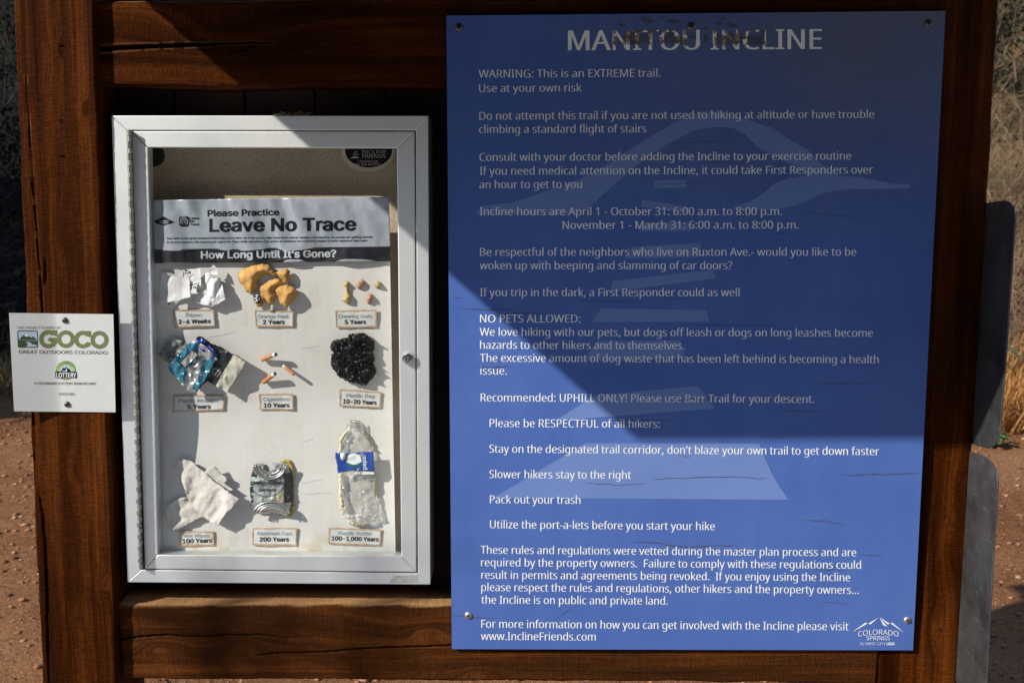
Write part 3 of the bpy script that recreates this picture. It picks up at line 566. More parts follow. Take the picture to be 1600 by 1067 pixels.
[97,389,[160,-9,126,-5,94,5,68,22,48,45,35,73,30,108,34,138,43,161,58,179,78,193,125,211,178,220,209,224,234,227,265,235,273,243,276,255,276,257,267,297,240,322,220,329,196,331,149,322,118,301,100,274,41,291,57,322,79,346,104,364,133,375,194,384,239,379,286,360,306,343,322,320,333,290,337,251,337,0,277,0,277,52,272,52,252,25,215,1,190,-6],[170,45,202,49,228,59,248,74,263,93,272,115,276,138,276,190,259,182,231,176,200,171,175,168,134,159,103,139,95,124,92,105,102,72,130,52]],
[98,424,[229,-8,198,-5,172,4,138,31,118,59,112,59,112,0,53,0,53,509,114,509,114,319,118,319,137,346,171,373,197,381,229,384,274,378,313,361,345,332,370,293,385,245,390,189,385,133,370,84,346,45,313,16,274,-2],[220,47,253,51,279,66,301,88,316,117,325,151,328,189,325,227,316,261,301,290,280,311,253,325,220,330,188,325,161,312,140,291,125,263,116,229,113,189,116,150,125,115,140,86,162,65,188,51]],
[99,396,[207,-8,159,-2,117,16,82,46,56,85,40,133,34,187,40,243,56,291,82,330,117,360,159,378,207,384,260,377,305,356,340,322,362,277,303,262,290,289,270,311,242,325,207,330,173,325,145,310,124,287,108,258,99,224,96,187,99,151,108,117,124,89,145,66,173,51,207,46,243,52,271,66,292,89,304,117,363,102,341,56,306,21,261,-1]],
[100,424,[195,-8,151,-2,111,16,79,45,55,84,39,133,34,189,39,245,55,293,79,332,112,361,151,378,196,384,228,381,253,373,287,346,306,319,311,319,311,509,372,509,372,0,313,0,313,59,307,59,287,31,252,4,227,-5],[205,47,236,51,263,65,284,86,299,115,309,150,312,189,309,229,300,263,284,291,263,312,237,325,205,330,172,325,145,311,124,290,108,261,99,227,96,189,99,151,109,117,124,88,145,66,172,51]],
[101,404,[212,-8,161,-2,117,16,82,46,56,85,40,132,34,187,39,242,55,290,81,329,115,359,157,378,205,384,266,374,294,361,319,341,341,315,357,282,368,242,371,194,371,169,75,169,75,221,338,221,310,202,307,237,298,269,283,294,263,314,237,326,205,330,173,326,146,313,125,294,109,270,99,241,96,211,96,178,100,139,110,106,128,80,151,61,179,50,212,46,254,53,285,73,306,105,365,91,353,63,335,39,311,19,283,4,249,-5]],
[102,254,[228,379,228,327,6,327,6,379],[81,0,81,432,84,461,96,486,113,505,135,519,187,530,222,527,243,521,227,468,215,472,195,474,171,470,154,460,145,443,142,419,142,0]],
[103,425,[207,-151,168,-148,134,-140,105,-127,82,-110,51,-69,101,-41,122,-66,154,-88,178,-95,207,-97,249,-92,282,-75,304,-47,311,-6,311,68,306,68,287,41,252,16,227,8,195,5,152,10,113,27,80,53,55,90,39,136,34,191,39,246,55,293,80,332,112,361,152,378,196,384,228,382,253,373,288,346,308,319,313,319,313,379,372,379,372,-9,367,-54,350,-90,324,-117,291,-136,251,-147],[205,59,237,63,264,75,285,95,300,121,309,154,312,193,309,231,300,264,285,291,264,312,237,325,205,330,172,325,145,312,124,290,109,262,99,229,96,193,99,155,109,123,124,96,145,76,172,63]],
[104,410,[114,227,114,0,53,0,53,509,114,509,114,287,102,287,124,332,152,362,187,379,227,384,264,380,295,369,321,349,341,321,353,285,357,240,357,0,296,0,296,235,290,275,273,304,246,323,210,329,184,326,161,317,141,303,126,283,117,257]],
[105,167,[53,0,53,379,114,379,114,0],[84,443,67,446,54,455,44,468,41,483,44,499,54,512,67,521,84,524,100,521,114,512,123,499,126,483,123,468,114,455,100,446]],
[106,167,[53,379,114,379,114,-30,111,-63,102,-90,86,-113,65,-129,37,-139,4,-143,-10,-143,-10,-87,2,-87,25,-83,40,-72,50,-54,53,-29],[83,443,67,446,53,455,44,468,41,483,44,499,53,512,67,521,83,524,100,521,114,512,123,499,126,483,123,468,114,455,100,446]],
[107,381,[110,137,110,212,121,212,284,379,360,379,184,199,177,199],[53,0,53,509,114,509,114,0],[294,0,148,186,191,229,372,0]],
[108,189,[139,-2,101,3,74,20,58,47,53,84,53,509,114,509,114,99,115,77,120,62,130,54,146,52,160,53,170,54,181,3,162,-1]],
[109,610,[53,0,53,379,112,379,112,295,108,295,118,323,132,346,172,376,219,386,257,380,287,361,309,331,321,295,312,295,322,321,337,343,381,375,407,383,437,386,468,383,497,372,522,354,541,328,553,296,557,255,557,0,496,0,496,254,490,289,473,313,447,326,419,330,395,328,374,320,345,290,335,247,335,0,274,0,274,260,269,288,253,311,229,326,199,330,158,320,140,307,126,289,117,266,114,238,114,0]],
[110,410,[114,227,114,0,53,0,53,379,112,379,112,287,102,287,124,332,152,362,187,379,227,384,264,380,295,369,321,349,341,321,353,285,357,240,357,0,296,0,296,235,290,275,273,304,246,323,210,329,184,326,161,317,141,303,126,283,117,257]],
[111,415,[207,-8,159,-2,117,16,82,46,56,85,40,133,34,187,40,243,56,291,82,330,117,360,159,378,207,384,256,378,299,360,333,330,359,291,376,243,381,187,376,133,359,85,333,46,299,16,256,-2],[207,46,242,51,270,66,292,89,307,117,316,151,319,187,316,224,307,258,292,287,270,310,242,325,207,330,173,325,145,310,124,287,108,258,99,224,96,187,99,151,108,117,124,89,145,66,173,51]],
[112,424,[53,-143,53,379,112,379,112,319,118,319,137,346,171,373,197,381,229,384,274,378,313,361,345,332,370,293,385,245,390,189,385,133,370,84,346,45,313,16,274,-2,229,-8,198,-5,173,4,138,31,118,59,114,59,114,-143],[220,47,253,51,279,66,301,88,316,117,325,151,328,189,325,227,316,261,301,290,280,311,253,325,220,330,188,325,161,312,140,291,125,263,116,229,113,189,116,150,125,115,140,86,162,65,188,51]],
[113,424,[372,-143,311,-143,311,59,306,59,287,31,252,4,227,-5,195,-8,151,-2,111,16,79,45,55,84,39,133,34,189,39,245,55,293,79,332,112,361,151,378,196,384,228,381,253,373,287,346,307,319,313,319,313,379,372,379],[205,47,236,51,263,65,284,86,299,115,309,150,312,189,309,229,300,263,284,291,263,312,237,325,205,330,172,325,145,311,124,290,108,261,99,227,96,189,99,151,109,117,124,88,145,66,172,51]],
[114,259,[53,0,53,379,112,379,112,321,115,321,130,347,152,367,181,380,213,385,229,384,243,384,243,322,230,324,207,326,182,323,159,315,140,301,126,284,117,262,114,237,114,0]],
[115,365,[182,-8,145,-5,112,3,84,18,62,38,45,63,36,94,94,107,105,79,124,60,150,49,181,45,217,50,244,62,262,81,268,103,265,121,254,136,237,147,212,155,149,170,104,186,72,208,53,237,47,274,51,305,65,332,87,354,115,370,149,381,187,384,223,381,254,372,279,358,299,339,324,290,268,277,258,298,243,316,219,328,187,333,156,329,131,317,114,299,109,277,112,258,124,243,144,232,172,223,229,209,275,194,306,171,325,142,331,107,326,75,312,47,290,24,260,6,223,-5]],
[116,227,[204,379,204,327,6,327,6,379],[65,471,126,471,126,98,128,76,136,61,150,53,170,50,185,51,202,54,213,2,192,-3,168,-4,125,2,92,21,72,52,65,93]],
[117,410,[182,-5,146,-1,115,11,89,31,69,59,57,95,53,139,53,379,114,379,114,144,119,105,137,75,164,56,200,50,226,53,249,62,268,77,283,97,293,122,296,153,296,379,357,379,357,0,298,0,298,92,307,92,286,47,257,17,222,0]],
[118,389,[163,0,17,379,84,379,165,155,187,87,206,21,184,21,203,87,224,155,305,379,371,379,226,0]],
[119,567,[138,0,23,379,87,379,133,214,154,137,175,41,165,41,186,135,206,214,252,379,316,379,362,214,382,136,402,41,391,41,413,135,434,214,480,379,545,379,429,0,368,0,319,172,305,225,291,280,277,338,291,338,277,280,263,225,248,172,199,0]],
[120,379,[21,0,171,218,171,171,29,379,100,379,147,306,179,253,207,206,175,206,202,253,233,306,282,379,352,379,209,169,209,214,358,0,287,0,231,85,200,136,173,182,205,182,178,136,148,85,91,0]],
[121,389,[47,-139,61,-86,71,-87,104,-89,130,-74,141,-58,151,-36,163,-1,17,379,84,379,165,155,187,87,206,21,184,21,202,87,224,155,305,379,371,379,204,-58,177,-107,139,-136,91,-145,65,-143]],
[122,380,[42,0,42,46,254,320,254,323,48,323,48,379,333,379,333,331,126,60,126,56,339,56,339,0]],
[8217,177,[52,318,82,509,151,509,98,318]],
]
# one row per letter: character code, advance width, then each contour as x, y, x, y ... in thousandths of an em
def parse_font(rows):
    font = {}
    for row in rows:
        font[chr(row[0])] = [row[1], [np.array(c, float).reshape(-1, 2) for c in row[2:]], {}]
    return font
FONT = {'h': parse_font(HUMANIST_OUTLINES), 'g': parse_font(GROTESK_OUTLINES)}
CAPH = {'h': 572.6, 'g': 508.7}

def fill_outline(polys, grid=0.0):
    """triangles of a shape given by closed contours (holes run the other way round)"""
    co = []; ed = []
    for q in polys:
        b = len(co); n = len(q)
        co += [Vector((float(p[0]), float(p[1]))) for p in q]
        ed += [(b + i, b + (i + 1) % n) for i in range(n)]
    if grid:                              # extra points so that the print follows a bent surface
        A = np.concatenate([np.asarray(q, float) for q in polys]); lo, hi = A.min(0), A.max(0)
        X, Y = np.meshgrid(np.arange(lo[0] + grid * .5, hi[0], grid), np.arange(lo[1] + grid * .5, hi[1], grid * 3))
        co += [Vector((float(x), float(y))) for x, y in zip(X.ravel(), Y.ravel())]
    vs, _, fs, *_ = delaunay_2d_cdt(co, ed, [], 0, 1e-5)
    V = np.array([(v[0], v[1]) for v in vs]); T = np.array([f for f in fs], int).reshape(-1, 3)
    c = V[T].mean(1); wind = np.zeros(len(T), int)
    for q in polys:
        q = np.asarray(q, float)
        for p0, p1 in zip(q, np.roll(q, -1, 0)):
            if p0[1] == p1[1]: continue
            side = (p1[0] - p0[0]) * (c[:, 1] - p0[1]) - (c[:, 0] - p0[0]) * (p1[1] - p0[1])
            wind += ((p0[1] <= c[:, 1]) & (p1[1] > c[:, 1]) & (side > 0)).astype(int)
            wind -= ((p0[1] > c[:, 1]) & (p1[1] <= c[:, 1]) & (side < 0)).astype(int)
    return V, T[wind != 0]

def glyph(font, ch, a, b, grid=0.0):
    """outline of a letter, strokes thickened by a sideways and b upwards, and its triangles"""
    adv, cs, cache = FONT[font][ch]
    if (a, b, grid) not in cache:
        polys = []
        for c in cs:
            nx = np.roll(c, -1, 0) - c; pv = c - np.roll(c, 1, 0)
            nx /= np.maximum(np.linalg.norm(nx, axis=1, keepdims=True), 1e-6); pv /= np.maximum(np.linalg.norm(pv, axis=1, keepdims=True), 1e-6)
            t = nx + pv
            t /= np.maximum(np.linalg.norm(t, axis=1, keepdims=True), 0.35)
            nrm = np.stack([-t[:, 1], t[:, 0]], 1)
            polys.append(c + nrm * np.array([a, b]))
        cache[(a, b, grid)] = fill_outline(polys, grid) if polys else (np.zeros((0, 2)), np.zeros((0, 3), int))
    return adv, cache[(a, b, grid)]

def text_mesh(s, font, a=0.0, b=0.0, track=0.0, grid=0.0):
    """(points in em/1000, triangles, left ink, right ink)"""
    V = []; T = []; x = 0.0; n = 0; lo = 1e9; hi = -1e9
    for ch in s:
        adv, (pts, tri) = glyph(font, ch, a, b, grid)
        if len(pts):
            V.append(pts + np.array([x, 0])); T.append(tri + n); n += len(pts)
            lo = min(lo, pts[:, 0].min() + x); hi = max(hi, pts[:, 0].max() + x)
        x += adv + track
    return np.concatenate(V), np.concatenate(T), lo, hi

def text(name, s, font, x0, y0, x1, y1, cap, surf, mat, parent, a=0.0, b=0.0, h=0.0005, track=0.0, arc=0.0, grid=0.0, zone=None):
    """lettering whose ink runs from photo point (x0, y0) to (x1, y1) on its baseline, printed on a surface"""
    P, T, lo, hi = text_mesh(s, font, a, b, track, grid)
    L = math.hypot(x1 - x0, y1 - y0); dx, dy = (x1 - x0) / L, (y1 - y0) / L
    u = (P[:, 0] - lo) * L / (hi - lo); v = P[:, 1] * cap / CAPH[font]
    if arc: v = v + arc * (1 - (2 * u / L - 1) ** 2)
    px = x0 + dx * u + dy * v; py = y0 + dy * u - dx * v
    if callable(h): h = h(px, py)
    mi = zone(px[T].mean(1), py[T].mean(1)) if zone else None
    return obj(name, U(px, py, surf, h), T, mat, parent, mi=mi)

def flat(name, polys, surf, mat, parent, h=0.0003, mi=None, inc=0.00003, grid=0.0):
    """flat printed shapes: polygons in photo pixels laid on a surface"""
    V = []; Fc = []; n = 0; MI = []; H = []
    for k, pl in enumerate(polys):
        holes = [pl] if not isinstance(pl[0][0], (tuple, list)) else list(pl)
        if len(holes) > 1:                 # a hole must run against its outline
            area = lambda q: sum(p[0] * r[1] - r[0] * p[1] for p, r in zip(q, list(q[1:]) + [q[0]]))
            holes = [holes[0]] + [q if area(q) * area(holes[0]) < 0 else q[::-1] for q in holes[1:]]
        pts, tri = fill_outline(holes, grid)
        pts = pts.tolist(); tri = tri.tolist()
        V += pts; Fc += [tuple(i + n for i in t) for t in tri]; n += len(pts)
        MI += [mi[k] if mi else 0] * len(tri)
        H += [h + inc * k] * len(pts)
    V = np.array(V, float); h = np.array(H)
    return obj(name, U(V[:, 0], V[:, 1], surf, h), Fc, mat, parent, mi=MI)

def ell(cx, cy, rx, ry, n=28, a0=0.0, a1=2 * math.pi, rot=0.0):
    out = []
    for k in range(n):
        q = a0 + (a1 - a0) * k / (n if abs(a1 - a0 - 2 * math.pi) < 1e-6 else n - 1)
        x, y = rx * math.cos(q), ry * math.sin(q)
        out.append((cx + x * math.cos(rot) - y * math.sin(rot), cy + x * math.sin(rot) + y * math.cos(rot)))
    return out

def pip(px, py, poly):
    r = np.zeros(len(px), bool); n = len(poly)
    for i in range(n):
        x0, y0 = poly[i]; x1, y1 = poly[(i + 1) % n]
        c = ((y0 > py) != (y1 > py))
        with np.errstate(divide='ignore', invalid='ignore'):
            r ^= c & (px < (x1 - x0) * (py - y0) / (y1 - y0 if y1 != y0 else 1e-9) + x0)
    return r

def edge_dist(px, py, poly):
    d = np.full(len(px), 1e9); n = len(poly)
    for i in range(n):
        a = np.array(poly[i], float); b = np.array(poly[(i + 1) % n], float); ab = b - a
        t = np.clip(((px - a[0]) * ab[0] + (py - a[1]) * ab[1]) / max(ab @ ab, 1e-9), 0, 1)
        d = np.minimum(d, np.hypot(px - a[0] - t * ab[0], py - a[1] - t * ab[1]))
    return d

def sheet(name, poly, hfun, surf, mat, parent, step=2.5, jag=0.4, thick=0.0005, smooth=False, zone=None, seed=1):
    """a crumpled sheet: outline in photo pixels, height above the board by hfun(px, py, distance to edge)"""
    r = np.random.default_rng(seed)
    out = []
    n = len(poly)
    for i in range(n):
        a = np.array(poly[i], float); b = np.array(poly[(i + 1) % n], float)
        k = max(1, int(np.linalg.norm(b - a) / step))
        for j in range(k):
            p = a + (b - a) * j / k
            out.append(p + (r.normal(0, jag, 2) if j else 0))
    out = np.array(out)
    lo = out.min(0); hi = out.max(0)
    gx, gy = np.meshgrid(np.arange(lo[0], hi[0], step), np.arange(lo[1], hi[1], step))
    gx = gx.ravel() + r.uniform(-.35, .35, gx.size) * step; gy = gy.ravel() + r.uniform(-.35, .35, gy.size) * step
    ok = pip(gx, gy, out); gx, gy = gx[ok], gy[ok]
    ok = edge_dist(gx, gy, out) > step * 0.55; gx, gy = gx[ok], gy[ok]
    co = [Vector(p) for p in out] + [Vector((x, y)) for x, y in zip(gx, gy)]
    ed = [(i, (i + 1) % len(out)) for i in range(len(out))]
    vs, _, fs, *_ = delaunay_2d_cdt(co, ed, [], 1, 1e-4)
    V = np.array([tuple(v) for v in vs])
    d = edge_dist(V[:, 0], V[:, 1], out)
    h = hfun(V[:, 0], V[:, 1], d)
    fs = [f if ((V[f[1]] - V[f[0]])[0] * (V[f[2]] - V[f[0]])[1] - (V[f[1]] - V[f[0]])[1] * (V[f[2]] - V[f[0]])[0]) < 0 else f[::-1] for f in fs]
    mi = None
    if zone is not None:
        c = np.array([V[list(f)].mean(0) for f in fs])
        mi = zone(c[:, 0], c[:, 1])
    o = obj(name, U(V[:, 0], V[:, 1], surf, h), fs, mat, parent, smooth=smooth, mi=mi)
    if thick: solidify(o, thick, -1)
    return o

# ---------------------------------------------------------------- ground and hillside
def ground_h(x, y):
    near = np.exp(-((x / 9.0) ** 2)) 
    rough = 0.035 * (fbm(x * 1.3, y * 1.3, 3) - 0.47) + 0.020 * (fbm(x * 9, y * 9, 5) - 0.47)
    start = 5.2 + 1.6 / (1 + np.exp(np.clip((x + 0.5) * 2, -30, 30)))
    d = np.maximum(y - start, 0)
    hill = 0.36 * d * (1 - np.exp(-d / 2.5)) + np.minimum(d / 6, 1) * 2.2 * (fbm(x * 0.16, y * 0.16, 11) - 0.45) + np.minimum(d / 1.5, 1) * 0.22 * (fbm(x * 1.1, y * 1.1, 12) - 0.45)
    back = np.maximum(-13.0 - y, 0)                       # wooded slope added to dim reflections, across the road, behind the viewer
    return rough + np.maximum(hill, 0) + 0.62 * back * (1 - np.exp(-back / 4.0)) * np.exp(-np.maximum(back - 45, 0) / 60)

def grid_sheet(name, xs, ys, zf, mat, skirt=0):
    X, Y = np.meshgrid(xs, ys)
    V = np.stack([X, Y, zf(X, Y)], -1).reshape(-1, 3)
    nx, ny = len(xs), len(ys)
    i = (np.arange(ny - 1)[:, None] * nx + np.arange(nx - 1)[None]).ravel()
    Fq = np.stack([i, i + 1, i + nx + 1, i + nx], 1)
    o = obj(name, V, Fq, mat, smooth=True, origin=(0, 0, 0))
    o['kind'] = 'structure'
    return o

def ground_mat():
    m, nt, p = base_mat('red_gravel_dirt')
    tc = nd(nt, 'ShaderNodeTexCoord')
    def N(scale, det=5, r=0.6):
        n = nd(nt, 'ShaderNodeTexNoise'); n.inputs['Scale'].default_value = scale; n.inputs['Detail'].default_value = det; n.inputs['Roughness'].default_value = r
        nt.links.new(tc.outputs['Object'], n.inputs['Vector']); return n.outputs[0]
    a, b, c = N(1.1), N(45, 4, 0.7), N(160, 3, .7)
    s = nd(nt, 'ShaderNodeMath', operation='MULTIPLY_ADD', i_1=0.8); nt.links.new(b, s.inputs[0]); nt.links.new(a, s.inputs[2])
    s2 = nd(nt, 'ShaderNodeMath', operation='MULTIPLY_ADD', i_1=0.5); nt.links.new(c, s2.inputs[0]); nt.links.new(s.outputs[0], s2.inputs[2])
    mr = nd(nt, 'ShaderNodeMapRange'); mr.inputs['From Min'].default_value = 0.7; mr.inputs['From Max'].default_value = 1.6; nt.links.new(s2.outputs[0], mr.inputs[0])
    dirt = ramp(nt, mr.outputs[0], [(0.15, (0.18, 0.070, 0.029)), (0.5, (0.47, 0.210, 0.092)), (0.85, (0.62, 0.335, 0.170))])
    # the hillside is drier and tan
    sep = nd(nt, 'ShaderNodeSeparateXYZ'); nt.links.new(tc.outputs['Object'], sep.inputs[0])
    hm = nd(nt, 'ShaderNodeMapRange'); hm.inputs['From Min'].default_value = 5.0; hm.inputs['From Max'].default_value = 8.5; nt.links.new(sep.outputs[1], hm.inputs[0])
    pat = N(0.55, 6, 0.65)
    hill = ramp(nt, pat, [(0.34, (0.036, 0.030, 0.013)), (0.45, (0.14, 0.096, 0.043)), (0.55, (0.24, 0.150, 0.070)), (0.66, (0.30, 0.130, 0.065))])
    hb = nd(nt, 'ShaderNodeMix', data_type='RGBA', blend_type='OVERLAY'); hb.inputs[0].default_value = 0.6
    gb = ramp(nt, b, [(0.3, (0.2,) * 3), (0.7, (0.8,) * 3)])
    nt.links.new(hill, hb.inputs[6]); nt.links.new(gb, hb.inputs[7])
    mix = nd(nt, 'ShaderNodeMix', data_type='RGBA'); nt.links.new(hm.outputs[0], mix.inputs[0]); nt.links.new(dirt, mix.inputs[6]); nt.links.new(hb.outputs[2], mix.inputs[7])
    wm = nd(nt, 'ShaderNodeMapRange'); wm.inputs['From Min'].default_value = -11.5; wm.inputs['From Max'].default_value = -14.5; nt.links.new(sep.outputs[1], wm.inputs[0])
    wood = ramp(nt, pat, [(0.35, (0.018, 0.022, 0.012)), (0.55, (0.035, 0.036, 0.020)), (0.7, (0.06, 0.048, 0.032))])
    shade_x = nd(nt, 'ShaderNodeMapRange'); shade_x.inputs['From Min'].default_value = -2.2; shade_x.inputs['From Max'].default_value = -3.4; nt.links.new(sep.outputs[0], shade_x.inputs[0])   # deep shade under the left thicket, darkened into the soil colour
    shade_y = nd(nt, 'ShaderNodeMapRange'); shade_y.inputs['From Min'].default_value = 6.7; shade_y.inputs['From Max'].default_value = 7.3; nt.links.new(sep.outputs[1], shade_y.inputs[0])
    shade_mask = nd(nt, 'ShaderNodeMath', operation='MULTIPLY'); nt.links.new(shade_x.outputs[0], shade_mask.inputs[0]); nt.links.new(shade_y.outputs[0], shade_mask.inputs[1])
    mixl = nd(nt, 'ShaderNodeMix', data_type='RGBA'); nt.links.new(shade_mask.outputs[0], mixl.inputs[0]); nt.links.new(mix.outputs[2], mixl.inputs[6]); mixl.inputs[7].default_value = (0.022, 0.018, 0.013, 1)
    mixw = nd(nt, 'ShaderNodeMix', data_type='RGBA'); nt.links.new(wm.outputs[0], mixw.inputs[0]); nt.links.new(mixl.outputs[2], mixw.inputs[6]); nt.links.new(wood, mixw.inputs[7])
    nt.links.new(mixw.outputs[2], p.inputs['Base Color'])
    p.inputs['Roughness'].default_value = 0.95; p.inputs['Specular IOR Level'].default_value = 0.1
    b2 = N(13, 5, .65)
    bb0 = bump(nt, None, b2, 1.0, 0.10)
    bb = bump(nt, None, b, 1.0, 0.05, bb0)
    bump(nt, p, c, 1.0, 0.012, bb)
    return m
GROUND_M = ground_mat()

far = lambda lo, hi, n: np.sign(np.linspace(lo, hi, n)) * np.abs(np.linspace(lo, hi, n)) ** 2.2
gx = np.unique(np.concatenate([far(-9, 9, 60), np.arange(-6.5, 6.5, 0.09)]))
gy = np.unique(np.concatenate([far(-9.0, 0, 30), far(0, 8, 40), np.arange(-0.8, 12, 0.09)]))
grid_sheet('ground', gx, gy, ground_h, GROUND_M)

ASPHALT = simple('asphalt', (0.060, 0.058, 0.056), (0.040, 0.039, 0.038), 60, 0.9, bump_s=.4)
rx_ = np.linspace(-60, 60, 90); ry_ = np.linspace(-11.6, -5.6, 14)
grid_sheet('unseen_road', rx_, ry_, lambda X, Y: X * 0 + 0.055, ASPHALT)  # dark surface added out of view to cut the reddish ground bounce

PAVING = simple('bounce_paving', (0.44, 0.43, 0.415), (0.36, 0.35, 0.34), 12, 0.9, bump_s=.2)
grid_sheet('bounce_pavement', rx_, np.linspace(-5.55, -0.75, 10), lambda X, Y: X * 0 + 0.062, PAVING)  # pale surface added out of view, bounces neutral fill onto the boards

# loose gravel lying on the dirt
def icorock(r):
    p = np.array([(.05, .1, .62), (.9, 0, .12), (.2, .85, .2), (-.75, .5, .1), (-.7, -.55, .22), (.25, -.9, .1), (0, 0, -.5)])
    p = p * r.uniform(0.7, 1.3, (7, 1)) * r.uniform(0.6, 1.2, (1, 3))
    return p
ROCKF = [(0, 1, 2), (0, 2, 3), (0, 3, 4), (0, 4, 5), (0, 5, 1), (6, 2, 1), (6, 3, 2), (6, 4, 3), (6, 5, 4), (6, 1, 5)]
STONES = [simple('red_pebble', (0.42, 0.200, 0.112), (0.27, 0.12, 0.065), 30, 0.95, spec=.08), simple('pale_pebble', (0.52, 0.31, 0.20), (0.36, 0.20, 0.125), 30, 0.95, spec=.08), simple('dark_pebble', (0.17, 0.078, 0.042), (0.10, 0.048, 0.027), 30, 0.95, spec=.08)]
V = []; Fc = []; MI = []
rs = np.random.default_rng(21)
def strew(n, x0, x1, y0, y1, s0, s1):
    for _ in range(n):
        x, y = rs.uniform(x0, x1), rs.uniform(y0, y1)
        s = s0 * (s1 / s0) ** (rs.random() ** 2.2)
        p = icorock(rs) * s
        q = rs.uniform(0, 6.28)
        p = np.stack([p[:, 0] * math.cos(q) - p[:, 1] * math.sin(q) + x, p[:, 0] * math.sin(q) + p[:, 1] * math.cos(q) + y, p[:, 2] * 0.75 + float(ground_h(np.array(x), np.array(y))) + s * 0.1], 1)
        b = len(V); V.extend(p.tolist()); Fc.extend([(i + b, j + b, k + b) for i, j, k in ROCKF]); MI.extend([int(rs.choice(3, p=(.62, .16, .22)))] * 10)
strew(9000, -5.2, -0.9, 0.6, 7.2, 0.005, 0.024)
strew(6500, 0.9, 4.2, 0.6, 6.0, 0.005, 0.022)
strew(1800, -1.2, 1.2, 0.9, 2.2, 0.005, 0.020)
strew(700, -2.5, 2.5, -0.7, 0.6, 0.006, 0.02)
g = obj('gravel', V, Fc, STONES, mi=MI, origin=(0, 0, 0), smooth=True); g['kind'] = 'stuff'; g['label'] = 'loose reddish gravel strewn over the trampled dirt'

# ---------------------------------------------------------------- the timber kiosk
kiosk = root('kiosk', 'brown timber notice kiosk with two square posts and heavy cross beams', 'kiosk', (0, 0.08, 0))

def seg_field(px, py, line):
    """(distance / half width along a tapering polyline, 0 inside)"""
    best = np.full(px.shape, 99.0); deep = np.zeros(px.shape)
    for (x0, y0, w0), (x1, y1, w1) in zip(line[:-1], line[1:]):
        ax, ay = x1 - x0, y1 - y0
        t = np.clip(((px - x0) * ax + (py - y0) * ay) / max(ax * ax + ay * ay, 1e-9), 0, 1)
        d = np.hypot(px - x0 - t * ax, py - y0 - t * ay)
        w = np.maximum(w0 + (w1 - w0) * t, 0.35)
        wide = np.maximum(w, 1.35)        # hairlines keep one grid cell but stay shallow
        deep = np.where(d / wide < best, np.clip((w - .25) / 1.3, 0.03, 1), deep); best = np.minimum(best, d / wide)
    return best, deep

